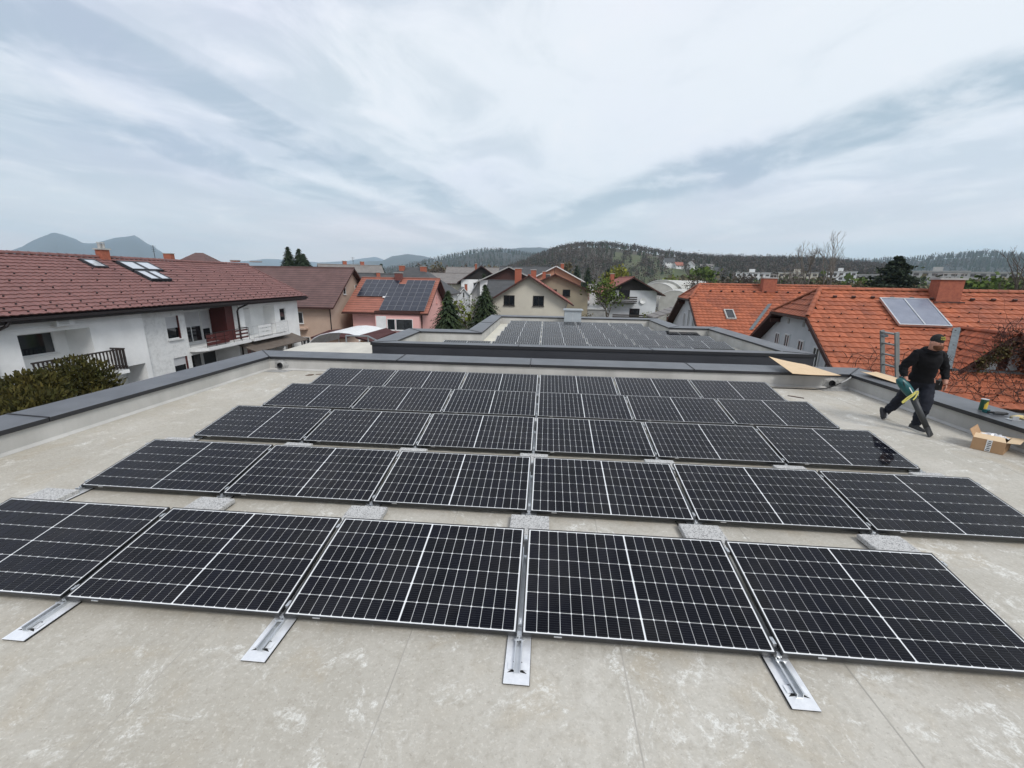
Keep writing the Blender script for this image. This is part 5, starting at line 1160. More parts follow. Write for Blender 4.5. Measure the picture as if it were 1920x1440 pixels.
# woods on the slopes: one mass of small crowns
def woodland(name, hl, n, hmin, hmax, seed, clear=None, conif=0.2, crest=0.35, kq=12):
    o, grid, us = hl; rg = random.Random(seed); wb, wc = MB(), MB(); rows = len(grid[0])-6
    for _ in range(n):
        i = rg.randrange(len(grid)-1); j = rows-1-int(rg.random()*1.0) if rg.random() < crest else int(rg.triangular(0, rows-1, rows*0.6))
        f, g = rg.random(), rg.random(); a, b, c, d = (Vector(grid[i][j]), Vector(grid[i+1][j]), Vector(grid[i][j+1]), Vector(grid[i+1][j+1]))
        p = (a*(1-f)+b*f)*(1-g)+(c*(1-f)+d*f)*g
        u = us[i]+(us[i+1]-us[i])*f
        if clear and clear(u, j/rows, p): continue
        h = rg.uniform(hmin, hmax)
        if rg.random() < conif:
            k = 6; r = h*0.19; base = len(wc.v)
            for q in range(3):
                z0, z1, rr_ = h*(0.08+0.27*q), h*(0.52+0.24*q), r*(1-0.28*q); ang = rg.random()*6
                wc.add([p+Vector((rr_*math.cos(ang+2*math.pi*e/k)*rg.uniform(.8, 1.2), rr_*math.sin(ang+2*math.pi*e/k)*rg.uniform(.8, 1.2), z0)) for e in range(k)]+[p+Vector((0, 0, z1))], [(e, (e+1) % k, k) for e in range(k)])
        else:
            r = h*rg.uniform(0.22, 0.32)
            for q in range(kq):
                e = Vector((rg.gauss(0, .5), rg.gauss(0, .5), rg.gauss(0, .45))); z = h*0.62
                rquad(wb, p+Vector((e.x*r, e.y*r, z+e.z*h*0.42)), h*rg.uniform(.022, .052), rg, 0, rg.uniform(1.0, 2.0))
            pass
    for nm, mb_, mt in ((name, wb, M_BARE), (name, wc, M_CONIF)):
        if mb_.v:
            ob = bpy.data.objects.new(nm, mb_.mesh(nm, mt)); COL.objects.link(ob); ob['kind'] = 'stuff'
            ob['label'] = 'bare leafless wood covering the %s' % ('hill' if mt is M_BARE else 'hill, mixed with dark conifers'); ob['category'] = 'woods'
def meadow(u, s, p):   # open grass and hamlet on the flank
    return (1150 < u < 1235 and 0.42+0.10*math.sin(u*0.11) < s < 0.70+0.06*math.sin(u*0.19+1) and mnoise.noise(Vector((u*0.05, s*6, 0))) > -0.25) or (1235 <= u < 1350 and 0.15 < s < 0.62 and (int(u*0.07+s*9) % 3 != 0))
woodland('woods', woods_b, 6500, 6, 11, 41, meadow, 0.14, 0.26, 24)
woodland('woods', woods_a, 3200, 12, 22, 42, None, 0.30, 0.30, 10)
woodland('woods', woods_c, 3200, 14, 26, 43, None, 0.45, 0.30, 10)
# the open meadow on the flank
M_MEADOW = mat('hill_meadow', (0.060, 0.080, 0.030), (0.085, 0.088, 0.045), scale=0.05, rough=1.0)
m = MB(); o, grid, us = woods_b; rows_ = len(grid[0])-6
for i in range(len(us)-1):
    for j in range(rows_-1):
        s = (j+0.5)/rows_
        if 1150 < us[i] < 1350 and 0.12 < s < (0.80 if us[i] < 1235 else 0.62):
            m.quad(*[Vector(q)+Vector((0, 0, 0.25)) for q in (grid[i][j], grid[i+1][j], grid[i+1][j+1], grid[i][j+1])])
struct('meadow', m, M_MEADOW, smooth=True)

# ------------------------------------------------------------------ trees as things
M_BARK = mat('bark', (0.075, 0.062, 0.050), (0.11, 0.095, 0.08), scale=6, rough=0.95, stretch=(1, 1, 0.2))
M_SPRUCE = fcol('spruce_needles', (0.017, 0.031, 0.016), (0.040, 0.056, 0.022), 0.45, 1.2)
M_PINEN = fcol('pine_needles', (0.020, 0.030, 0.017), (0.034, 0.045, 0.024), 0.4, 0.8)
M_LEAFY = fcol('young_leaves', (0.10, 0.14, 0.02), (0.16, 0.17, 0.035), 0.4, 0.8)
M_LEAFG = fcol('spring_green_leaves', (0.085, 0.12, 0.02), (0.05, 0.08, 0.015), 0.4, 0.8)
M_YELLOW = fcol('yellow_blossom', (0.20, 0.20, 0.035), (0.15, 0.16, 0.03), 0.3, 0.8)
M_BLOSS = fcol('white_blossom', (0.42, 0.41, 0.34), (0.30, 0.30, 0.22), 0.3, 0.8)
M_YEW = fcol('olive_evergreen', (0.036, 0.040, 0.010), (0.064, 0.052, 0.012), 0.55, 1.6)
def spruce(label, x, y, zt, zb, r, seed, mt=M_SPRUCE, dens=1.0, name='spruce_tree', group=None, scale_sz=1.0):
    t = thing(name, label, 'tree', (x, y, GZ), 0, group); rg = random.Random(seed); H = zt-GZ; b0 = zb-GZ
    m = MB(); m.tube([(0, 0, 0), (0.02, 0.0, H*0.5), (0, 0, H*0.97)], [0.17, 0.10, 0.015], 8); m.build('trunk', M_BARK, t)
    m = MB(); n = int(46*dens)
    for k in range(n):
        s = (k+rg.random())/n; z = b0+(H-b0)*s; R_ = r*((1-s)**0.85)*rg.uniform(0.80, 1.12)+0.06
        nb = int(5+9*(1-s)); a0 = rg.random()*6.28
        for q in range(nb):
            a = a0+2*math.pi*q/nb+rg.uniform(-.25, .25); L = R_*rg.uniform(0.72, 1.1); dx, dy = math.cos(a), math.sin(a); steps = max(2, int(L/0.17))
            for e in range(steps):
                f = (e+0.6)/steps; p = Vector((dx*L*f, dy*L*f, z-L*0.30*f*f+L*0.10*f+rg.uniform(-.05, .05)))
                w_ = 0.15*scale_sz*(1.15-f*0.6)*rg.uniform(.7, 1.3); side = Vector((-dy, dx, 0)); out = Vector((dx, dy, -0.25-0.3*f)).normalized()
                tip = p+out*w_*1.9
                m.add([p-side*w_*0.9-out*w_*0.2, p+side*w_*0.9-out*w_*0.2, tip+Vector((0, 0, -0.05))], [(0, 1, 2)])
                if rg.random() < 0.75: m.add([p+side*w_*0.4, p-side*w_*0.3+Vector((0, 0, 0.03)), p+Vector((rg.uniform(-.06, .06), rg.uniform(-.06, .06), -w_*1.5))], [(0, 1, 2)])
    m.build('crown', mt, t); return t
def branchy(m, tips, p, d, L, r, depth, rg, spread=0.55, upb=0.25, split=(2, 3), nseg=3):
    pts = [p]; rads = [r]; q = Vector(p); dd = Vector(d)
    for k in range(nseg):
        dd = (dd+Vector((rg.gauss(0, .12), rg.gauss(0, .12), rg.gauss(0, .08)+0.04))).normalized(); q = q+dd*(L/nseg); pts.append(q.copy()); rads.append(r*(1-0.35*(k+1)/nseg))
    m.tube(pts, rads, 5 if depth > 2 else 3, cap=False)
    if depth == 0: tips.append(q); return
    for k in range(rg.randint(*split)):
        a = Vector((rg.gauss(0, 1), rg.gauss(0, 1), rg.gauss(0, .6))).normalized()
        nd = (dd+a*spread*rg.uniform(.7, 1.3)+Vector((0, 0, upb))).normalized()
        st = pts[-1] if k == 0 or rg.random() < 0.5 else pts[rg.randint(1, len(pts)-1)]
        branchy(m, tips, st, nd, L*rg.uniform(.62, .85), r*0.62, depth-1, rg, spread, upb, split, nseg)
def bare_tree(label, x, y, H, seed, depth=5, name='bare_tree', barkm=None, leaves=None, nleaf=0, lsize=0.15, spread=0.55, upb=0.22, group=None, trunk=0.28, lspread=0.5, rad=None, split=(2, 3), stems=1, zg=GZ):
    t = thing(name, label, 'tree', (x, y, zg), 0, group); rg = random.Random(seed); m = MB(); tips = []
    for s in range(stems):
        d = Vector((rg.gauss(0, .12 if stems == 1 else .35), rg.gauss(0, .12 if stems == 1 else .35), 1)).normalized()
        branchy(m, tips, Vector((0, 0, 0)), d, H*trunk, rad or H*0.022, depth, rg, spread, upb, split)
    m.build('trunk', barkm or M_BARK, t)
    if leaves:
        m = MB()
        for p in tips:
            for _ in range(nleaf): rquad(m, p+Vector((rg.gauss(0, 1), rg.gauss(0, 1), rg.gauss(0, .8)))*lspread, lsize*rg.uniform(.6, 1.4), rg)
        m.build('crown', leaves, t)
    return t
def bush(label, x, y, z0, rx, ry, rz_, n, sz, mt, seed, name='evergreen_bush', zg=GZ, lumps=14):
    t = thing(name, label, 'bush', (x, y, zg)); rg = random.Random(seed); m = MB(); m.tube([(0, 0, 0), (0, 0, z0-zg)], [0.12, 0.06], 6); m.build('trunk', M_BARK, t)
    m = MB(); L = [(Vector((rg.gauss(0, .45), rg.gauss(0, .45), rg.uniform(-.7, .55))), rg.uniform(.30, .52)) for _ in range(lumps)]+[(Vector((0, 0, -0.2)), 0.75)]
    for _ in range(n):
        c, r = L[rg.randrange(len(L))]; e = Vector((rg.gauss(0, 1), rg.gauss(0, 1), rg.gauss(0, 1))).normalized()*r*rg.uniform(.45, 1.08); q = c+e
        p = Vector((q.x*rx, q.y*ry, z0-zg+q.z*rz_)); w_ = sz*rg.uniform(.6, 1.3); out = (e+Vector((0, 0, 0.35))+Vector((rg.gauss(0, .35), rg.gauss(0, .35), rg.gauss(0, .35)))).normalized(); sd_ = out.orthogonal().normalized(); sd_ = (sd_*math.cos(rg.random()*6.3)+out.cross(sd_)*math.sin(rg.random()*6.3))
        m.add([p-sd_*w_*0.45, p+sd_*w_*0.45, p+out*w_*1.9+sd_*w_*0.12, p+out*w_*1.7-sd_*w_*0.2], [(0, 1, 2, 3)])
    m.build('crown', mt, t); return t
spruce('dark spruce standing right beside the pink house', -8.2, 33.2, 1.5, -3.4, 2.5, 51, dens=1.7, scale_sz=1.25)
spruce('broader spruce in front of the cream house', -5.7, 38.0, 1.95, -3.8, 3.1, 52, dens=1.8, scale_sz=1.3)
bare_tree('yellow-green budding shrub tree between the two spruces', -7.4, 41.0, 6.4, 53, 4, 'budding_tree', None, M_LEAFY, 6, 0.13, lspread=0.45, trunk=0.34)
bush('olive brown evergreen bush growing against the near parapet before the white house', -12.7, 7.8, -2.0, 2.3, 1.95, 2.25, 130000, 0.062, M_YEW, 54, lumps=18)
for i, (x, y, zt, r, w) in enumerate(((-47.9, 75, 7.6, 3.0, 'leftmost'), (-46.4, 76, 7.4, 3.0, 'middle'), (-45.0, 75, 6.4, 3.2, 'rightmost'))):
    spruce('tall dark conifer behind the beige roof, %s of three' % w, x, y, zt, 1.5, r, 60+i, M_CONIF, 1.0, 'conifer_tree', 'three conifers behind the beige roof', 2.0)
spruce('small dark conifer behind the pale grey roof', -48.5, 110, 5.3, 0, 1.6, 64, M_CONIF, 0.6, 'conifer_tree', None, 2.5)
spruce('dark conifer left of the grey hipped roof', -44.0, 110, 5.9, 0, 2.2, 65, M_CONIF, 0.7, 'conifer_tree', None, 2.5)
for i, (x, y, zt, r, w) in enumerate(((5.2, 128, 5.6, 3.0, 'first'), (9.0, 130, 6.6, 3.2, 'second'), (12.6, 131, 6.2, 3.0, 'third'), (18.3, 128, 6.0, 3.2, 'fourth'))):
    spruce('dark conifer at the foot of the wooded hill, %s from the left of four' % w, x, y, zt, -2, r, 70+i, M_CONIF, 0.7, 'conifer_tree', 'conifers at the foot of the hill', 3.0)
# spreading pine behind the near orange roof
t = thing('pine_tree', 'dark spreading pine behind the near orange roof', 'tree', (54.5, 70, GZ)); rg = random.Random(80); m = MB(); m.tube([(0, 0, 0), (0.2, 0, 6), (0.0, 0, 12)], [0.35, 0.25, 0.06], 8); m.build('trunk', M_BARK, t); m = MB()
for k in range(17):
    s = k/16; z = 6.5+s*6.0; R_ = (4.4*(1-s)**0.75+0.5)*rg.uniform(.75, 1.1); 
    for q in range(7):
        a = rg.random()*6.28; L = R_*rg.uniform(.6, 1.05); c = Vector((math.cos(a)*L*0.62, math.sin(a)*L*0.62, z+rg.uniform(-.25, .25)))
        for e in range(46):
            p = c+Vector((rg.gauss(0, L*0.24), rg.gauss(0, L*0.24), abs(rg.gauss(0, .14)))); rquad(m, p, 0.16*rg.uniform(.6, 1.4), rg, 1.0)
m.build('crown', M_PINEN, t)
bare_tree('tall bare tree with pale limbs behind the orange ridge', 50.5, 80, 15.6, 81, 6, barkm=mat('pale_bark', (0.16, 0.14, 0.12), (0.11, 0.095, 0.08), scale=3, rough=0.9), spread=0.5, upb=0.32, trunk=0.30, stems=2)
for i, (x, y, H, w) in enumerate(((38, 84, 11.5, 'first'), (41.5, 86, 12.5, 'second'), (45.5, 85, 12.5, 'third'), (33.0, 92, 10.5, 'hindmost'))):
    bare_tree('brown bare tree left of the tall pale-limbed one, %s from the left' % w, x, y, H, 82+i, 6, barkm=M_BARE, leaves=M_BARE, nleaf=3, lsize=0.09, lspread=0.5, spread=0.6, upb=0.2, group='bare trees behind the orange ridge', trunk=0.25, stems=3)
bare_tree('spring green willow behind the farther orange roof', 53.0, 150, 13.5, 90, 5, 'willow_tree', None, M_LEAFG, 9, 0.42, lspread=1.3, trunk=0.26)
bare_tree('yellow-green tree at the foot of the hamlet hill', 43.0, 150, 10.5, 91, 4, 'budding_tree', None, M_LEAFY, 8, 0.35, lspread=1.0, trunk=0.3)
bare_tree('yellow blossoming tree behind the black-gabled house', 18.2, 90, 11.0, 92, 5, 'blossoming_tree', None, M_YELLOW, 7, 0.16, lspread=0.6, trunk=0.3, spread=0.42)
bare_tree('leafing tree in front of the house with black gable', 8.4, 56.5, 8.6, 93, 5, 'leafing_tree', None, M_LEAFG, 7, 0.10, lspread=0.45, trunk=0.30, spread=0.62, upb=0.12)
bare_tree('round grey bare tree behind the white sheds', 5.8, 100, 9.6, 94, 6, barkm=M_BARE, spread=0.7, upb=0.1, trunk=0.24, stems=2)
bare_tree('pale budding tree below the wooded hill', 2.0, 150, 15.0, 95, 5, 'budding_tree', M_BARE2, M_BARE2, 5, 0.35, lspread=1.0, trunk=0.28)
bare_tree('whitish blossoming tree above the orange ridge before the flats', 58.5, 84, 9.2, 96, 5, 'blossoming_tree', None, M_BLOSS, 6, 0.13, lspread=0.7, trunk=0.27)
bare_tree('green leafing tree above the orange ridge beside the blossoming one', 62.5, 88, 9.6, 97, 5, 'leafing_tree', None, M_LEAFG, 6, 0.17, lspread=0.7, trunk=0.27)
bare_tree('tan budding tree left of the pine', 56.0, 84, 12.0, 98, 6, 'budding_tree', M_BARE2, M_BARE2, 4, 0.14, lspread=0.6, trunk=0.26, stems=2)
bare_tree('olive green tree right of the brick chimney', 86.0, 90, 10.8, 99, 5, 'leafing_tree', None, M_LEAFG, 9, 0.24, lspread=0.9, trunk=0.28, stems=2)
bare_tree('olive tree near the picture edge behind the orange ridge', 97.0, 92, 11.0, 100, 5, 'leafing_tree', None, fcol('olive_leaves', (0.07, 0.08, 0.03), (0.05, 0.055, 0.025), 0.4), 9, 0.24, lspread=0.9, trunk=0.28, stems=2)
bare_tree('dark bare tree rising at the picture edge above the orange roof', 60.0, 57, 14.0, 101, 6, barkm=M_BARE, trunk=0.30, spread=0.55)
for i, (x, y, H) in enumerate(((-47, 160, 15.5), (-41, 165, 16), (-36, 160, 16), (-31, 168, 15), (-26, 160, 15), (-21, 165, 13.5), (-15, 170, 13))):
    bare_tree('brown bare tree in the row behind the pink house, %s from the left' % ORD[i], x, y, H, 110+i, 5, barkm=M_BARE2 if i % 2 else M_BARE, leaves=M_BARE2 if i % 2 else M_BARE, nleaf=4, lsize=0.28, lspread=0.9, spread=0.6, group='bare trees behind the pink house', trunk=0.26, stems=2)
for i, (x, y, H, w) in enumerate(((-118, 92, 14.0, 'leftmost'), (-112, 92, 14.6, 'second'), (-107, 92, 14.2, 'third'), (-103, 94, 13.2, 'fourth'))):
    bare_tree('bare tree crown peeping over the long red-brown roof, %s of four' % w, x, y, H, 120+i, 5, barkm=M_BARE, spread=0.6, group='bare trees over the red-brown roof', trunk=0.26)
for i, (x, y, H, w) in enumerate(((-74, 90, 12.6, 'left'), (-71.5, 90, 12.6, 'right'))): bare_tree('small bare tree over the far end of the red-brown roof, %s of two' % w, x, y, H, 126+i, 5, spread=0.6, trunk=0.26)
spruce('dark conifer tip at the left picture edge', -63.5, 38, 8.2, 2, 2.0, 130, M_CONIF, 0.8, 'conifer_tree')
# grassy verge and shrubs between the yard and the orange houses
g2 = MB(); g2.quad((8.5, 40, GZ+0.02), (30, 40, GZ+0.02), (30, 64, GZ+0.02), (8.5, 64, GZ+0.02)); o = struct('lawn', g2, mat('lawn_green', (0.075, 0.12, 0.03), (0.06, 0.09, 0.028), scale=0.5, rough=1.0))
g2 = MB(); g2.quad((-30, 9.5, GZ+0.02), (8.4, 9.5, GZ+0.02), (8.4, 62, GZ+0.02), (-30, 62, GZ+0.02)); struct('yard', g2, mat('yard_asphalt', (0.12, 0.115, 0.11), (0.17, 0.16, 0.15), scale=0.3, rough=0.95))
# belt of trees before the flats: one mass
wl_b, wl_g = MB(), MB(); rg = random.Random(77)
for _ in range(1300):
    y = rg.uniform(165, 285); f = rg.random(); x0 = 0.30*y; x1 = 1.05*y; x = x0+(x1-x0)*f; h = rg.uniform(6.8, 10.8)*(0.9+0.25*math.sin(x*0.11)); p = Vector((x, y, GZ)); r = h*0.33
    tgt = wl_g if rg.random() < 0.30 else wl_b
    for q in range(16): e = Vector((rg.gauss(0, .5), rg.gauss(0, .5), rg.gauss(0, .42))); rquad(tgt, p+Vector((e.x*r, e.y*r, h*0.6+e.z*h*0.45)), h*rg.uniform(.03, .075), rg, 0, rg.uniform(1, 2.2))
for nm, mb_, mt, lab in (('treeline', wl_b, M_BARE2, 'brown belt of bare trees below the flats'), ('treeline', wl_g, MATS['spring_green_leaves'], 'fresh green trees scattered in the belt below the flats')):
    ob = bpy.data.objects.new(nm, mb_.mesh(nm, mt)); COL.objects.link(ob); ob['kind'] = 'stuff'; ob['label'] = lab; ob['category'] = 'trees'
for i, (x, y, H, lab) in enumerate(((5.6, 52.0, 4.4, 'low grey bare shrub behind the parked cars'), (7.0, 60.5, 5.2, 'whitish budding shrub beside the grey lean-to'), (-4.0, 62.0, 7.4, 'bare garden tree left of the cream house roof'), (-13.0, 58.0, 7.6, 'bare garden tree between pink house and dark roofs'), (-9.2, 52.0, 6.6, 'fresh green garden tree behind the first spruce'), (16.5, 66.0, 5.0, 'small bare orchard tree before the polytunnels'), (14.8, 58.0, 4.4, 'leafing orchard bush beside the pale shelter'), (19.2, 62.0, 5.0, 'second bare orchard tree nearer the orange house'))):
    lf = (None, M_BLOSS, None, None, M_LEAFG, None, M_LEAFY, None)[i]
    bare_tree(lab, x, y, H, 300+i, 5, 'garden_tree', M_BARE if lf is None else None, lf or M_BARE2, 4, 0.07, lspread=0.35, trunk=0.27, stems=2, spread=0.65, upb=0.12)
for i, (x, y, zt, r, lab) in enumerate(((-12.6, 84.0, 3.6, 1.8, 'slim dark conifer rising beside the A-shaped gable'), (-10.0, 88.0, 3.2, 1.8, 'dark conifer left of the slate gable'), (8.9, 92.0, 2.2, 1.6, 'columnar dark conifer beside the white workshop'))):
    spruce(lab, x, y, zt, -3, r, 320+i, M_CONIF, 0.8, 'conifer_tree', None, 2.0)
# far flats and hamlet
def block(label, x, y, w, d, z1, rz, nfl, nwin, zg=GZ, paint=M_WPAINT, top=True):
    t = thing('apartment_block', label, 'building', (x, y, zg), rz, 'flats below the hill'); h = z1-zg; m = MB(); m.box(-w/2, w/2, -d/2, d/2, 0, h); m.build('wall', paint, t)
    m = MB(); m.box(-w/2-0.3, w/2+0.3, -d/2-0.3, d/2+0.3, h, h+0.5); rf = m.build('roof', M_CONC, t)
    if top: m = MB(); m.box(-w*0.12, w*0.05, -d*0.2, d*0.2, h+0.5, h+2.6); m.build('lift_housing', paint, rf)
    for f in range(nfl):
        for k in range(nwin):
            xx = -w/2+w*(k+0.5)/nwin; zz_ = h-1.9-f*2.9; m = MB()
            if (k+f) % 3 == 0: m.box(xx-w/nwin*0.42, xx+w/nwin*0.42, -d/2-1.0, -d/2, zz_-1.2, zz_-0.2); m.build('balcony', paint, t); m = MB()
            m.box(xx-w/nwin*0.30, xx+w/nwin*0.30, -d/2-0.05, -d/2, zz_-0.15, zz_+1.25); m.build('window', M_GLASS, t)
block('long white block of flats over the farther orange ridge', 138, 300, 20, 12, 8.6, -0.42, 3, 6)
block('cream block of flats behind the bare trees', 168, 302, 22, 12, 9.0, -0.5, 3, 6, paint=M_CREAM)
block('white terraced block of flats right of the tall bare tree', 194, 300, 16, 12, 10.0, -0.55, 4, 5)
block('low pale block of flats behind the pine', 207, 296, 12, 10, 8.2, -0.55, 2, 4, paint=M_CONC, top=False)
block('grey flat-roofed block behind the brick chimney', 212, 250, 22, 10, 9.6, -0.6, 2, 6, paint=M_CONC)
block('low grey block right of the brick chimney', 236, 250, 22, 10, 9.4, -0.6, 2, 6, paint=M_CONC, top=False)
hz = lambda x, y: 0
for nm, lab, x, y, L, D, ze, zr, rz, zg, rm in (('hill_house', 'white hillside house with dark roof, leftmost of the hamlet', 141.5, 520, 11, 9, 24.5, 28.5, 0.1, 15, M_RGREY), ('hill_house', 'white hillside house with its gable towards us', 167, 520, 10, 8.5, 21.6, 25.6, math.pi/2-0.5, 12, M_RLIGHT),
        ('hill_house', 'long white house in the hamlet below the gabled one', 182, 512, 13, 8, 19.6, 22.0, -0.2, 10, M_RLIGHT), ('hill_house', 'white house halfway down the hamlet', 193, 500, 11, 8, 15.5, 18.6, -0.4, 8, M_RGREY), ('hill_house', 'low pale house at the foot of the hamlet', 197, 470, 12, 8, 10.6, 13.6, -0.3, 4, M_RLIGHT),
        ('hill_house', 'brownish house beside the leftmost hillside house', 151.5, 515, 10, 8, 20.6, 24.0, 0.3, 12, M_RSALMON), ('hill_house', 'tan house at the bottom right of the hamlet', 206, 440, 12, 9, 9.0, 12.2, -0.2, 3, M_RSALMON)):
    gable_house(nm, lab, x, y, L, D, ze, zr, rz, M_WPAINT, rm, 0.6, wins=[('F', -2.5, ze-1.6, 1.4, 1.5, 0), ('F', 2.5, ze-1.6, 1.4, 1.5, 0), ('L', 0, ze-1.0, 1.6, 1.6, 0)], zg=zg)

# ------------------------------------------------------------------ the hazy air
m = MB(); m.box(-9800, 9800, -900, 9800, GZ-1.5, 720.0)
hm = bpy.data.materials.new('air'); hm.use_nodes = True; nt = hm.node_tree; nt.nodes.clear(); out = nt.nodes.new('ShaderNodeOutputMaterial'); pv_ = nt.nodes.new('ShaderNodeVolumePrincipled')
pv_.inputs['Color'].default_value = (0.68, 0.86, 1.0, 1); pv_.inputs['Density'].default_value = 0.00013; pv_.inputs['Anisotropy'].default_value = 0.2
nt.links.new(pv_.outputs[0], out.inputs['Volume'])
o = bpy.data.objects.new('haze', m.mesh('haze', hm)); COL.objects.link(o); o['kind'] = 'stuff'

# ------------------------------------------------------------------ the worker with the leaf blower
M_HOOD = mat('black_fleece', (0.0065, 0.0065, 0.0075), (0.010, 0.010, 0.012), scale=20, rough=0.9, bump=0.3, bscale=60, spec=0.2)
M_TROU = mat('navy_trousers', (0.011, 0.013, 0.020), (0.017, 0.019, 0.027), scale=14, rough=0.85, bump=0.4, bscale=25, spec=0.25)
M_SKIN = mat('skin', (0.46, 0.235, 0.165), (0.40, 0.19, 0.13), scale=25, rough=0.55)
M_BEARD = mat('ginger_beard', (0.14, 0.055, 0.022), (0.09, 0.035, 0.016), scale=60, rough=0.9, bump=0.6, bscale=120)
M_CAP = mat('black_cap', (0.010, 0.010, 0.009), rough=0.85)
M_CAPPRINT = mat('yellow_print', (0.42, 0.38, 0.08), rough=0.7)
M_SHOE = mat('black_shoe', (0.010, 0.010, 0.011), rough=0.6)
M_SOLE = mat('white_sole', (0.55, 0.54, 0.50), rough=0.7)
M_TEAL = mat('teal_plastic', (0.004, 0.085, 0.090), (0.004, 0.07, 0.075), scale=5, rough=0.38)
M_BPLAST = mat('dark_plastic', (0.022, 0.024, 0.026), (0.030, 0.032, 0.034), scale=8, rough=0.5)
M_STRAP = mat('yellow_strap', (0.55, 0.50, 0.13), rough=0.7)
PB = Vector((6.90, 5.40, 0.0))
BONES = [ # name, position, radius, parent
 ('pelvis', (6.92, 5.45, 0.93), 0.165, None), ('waist', (6.885, 5.40, 1.05), 0.172, 'pelvis'), ('chest', (6.835, 5.32, 1.22), 0.190, 'waist'), ('collar', (6.80, 5.265, 1.375), 0.140, 'chest'),
 ('neck', (6.765, 5.215, 1.465), 0.066, 'collar'), ('jaw', (6.742, 5.150, 1.535), 0.084, 'neck'), ('face', (6.735, 5.125, 1.605), 0.098, 'jaw'), ('skull', (6.735, 5.135, 1.685), 0.082, 'face'),
 ('shoulder_r', (6.605, 5.27, 1.385), 0.098, 'collar'), ('elbow_r', (6.49, 5.375, 1.13), 0.074, 'shoulder_r'), ('cuff_r', (6.495, 5.285, 0.97), 0.050, 'elbow_r'), ('wrist_r', (6.500, 5.265, 0.94), 0.032, 'cuff_r'), ('palm_r', (6.512, 5.243, 0.895), 0.038, 'wrist_r'),
 ('shoulder_l', (7.03, 5.33, 1.385), 0.098, 'collar'), ('elbow_l', (7.20, 5.38, 1.11), 0.074, 'shoulder_l'), ('cuff_l', (7.155, 5.265, 0.945), 0.050, 'elbow_l'), ('wrist_l', (7.15, 5.25, 0.915), 0.032, 'cuff_l'), ('palm_l', (7.135, 5.225, 0.865), 0.037, 'wrist_l'),
 ('hip_r', (6.815, 5.48, 0.84), 0.118, 'pelvis'), ('thigh_r', (6.84, 5.60, 0.66), 0.105, 'hip_r'), ('knee_r', (6.87, 5.72, 0.45), 0.095, 'thigh_r'), ('calf_r', (6.855, 5.83, 0.28), 0.088, 'knee_r'), ('ankle_r', (6.835, 5.915, 0.135), 0.060, 'calf_r'),
 ('hip_l', (7.015, 5.43, 0.84), 0.118, 'pelvis'), ('thigh_l', (6.975, 5.33, 0.66), 0.106, 'hip_l'), ('knee_l', (6.935, 5.255, 0.48), 0.098, 'thigh_l'), ('calf_l', (6.915, 5.285, 0.28), 0.092, 'knee_l'), ('ankle_l', (6.90, 5.30, 0.12), 0.072, 'calf_l'), ('ankle_hem_l', (6.895, 5.305, 0.055), 0.066, 'ankle_l'), ('ankle_hem_r', (6.825, 5.945, 0.09), 0.058, 'ankle_r')]
idx = {b[0]: i for i, b in enumerate(BONES)}
me = bpy.data.meshes.new('skeleton'); me.from_pydata([tuple(Vector(b[1])-PB) for b in BONES], [(idx[b[3]], i) for i, b in enumerate(BONES) if b[3]], [])
sk = bpy.data.objects.new('skeleton', me); COL.objects.link(sk); md = sk.modifiers.new('s', 'SKIN'); md.use_smooth_shade = True
for i, b in enumerate(BONES):
    sv = me.skin_vertices[0].data[i]; sv.radius = (b[2], b[2]*(0.80 if b[0] in ('chest', 'waist', 'pelvis', 'collar') else 1.0)); sv.use_root = (b[0] == 'pelvis')
ss = sk.modifiers.new('u', 'SUBSURF'); ss.levels = 3; ss.render_levels = 3
dg = bpy.context.evaluated_depsgraph_get(); ev = sk.evaluated_get(dg); body = bpy.data.meshes.new_from_object(ev)
bpy.data.objects.remove(sk)
MATZ = {'skin': 2, 'hood': 0, 'trou': 1}
ZONE = {'neck': 2, 'jaw': 2, 'face': 2, 'skull': 2, 'wrist_r': 2, 'palm_r': 2, 'wrist_l': 2, 'palm_l': 2}
for b in BONES:
    if b[0] in ZONE: continue
    ZONE[b[0]] = 1 if b[0][:3] in ('hip', 'thi', 'kne', 'cal', 'ank') else 0
segs = [(Vector(BONES[idx[b[3]]][1])-PB, Vector(b[1])-PB, ZONE[b[0]]) for b in BONES if b[3]]
bv = [v.co.copy() for v in body.vertices]; bf = [tuple(p.vertices) for p in body.polygons]; bm_i = []
for f in bf:
    c = sum((bv[i] for i in f), Vector())/len(f); best = (9, 0)
    for a, b, z in segs:
        ab = b-a; t_ = max(0, min(1, (c-a).dot(ab)/ab.length_squared)); d = (a+ab*t_-c).length
        if d < best[0]: best = (d, z)
    z = best[1]
    if z == 2 and c.z < 1.42 and c.z > 1.1: z = 0
    if z == 1 and c.z > 0.86: z = 0
    bm_i.append(z)
# folds in the cloth
nrm = [v.normal.copy() for v in body.vertices]; zone_v = [2]*len(bv)
for f, z in zip(bf, bm_i):
    for i in f: zone_v[i] = min(zone_v[i], z) if z != 2 else zone_v[i]
for i, v in enumerate(bv):
    if zone_v[i] == 2: continue
    q = v+PB; a_ = 0.011 if zone_v[i] == 0 else 0.012
    w_ = mnoise.fractal(Vector((q.x*7, q.y*7, q.z*16)), 0.8, 2.0, 3); w2 = abs(mnoise.noise(Vector((q.x*11+3, q.y*11, q.z*24))))
    bv[i] = v+nrm[i]*a_*(w_*1.2-w2*0.9+0.3)
bd = MB(); bd.v = [tuple(v) for v in bv]; bd.f = bf; bd.m = bm_i
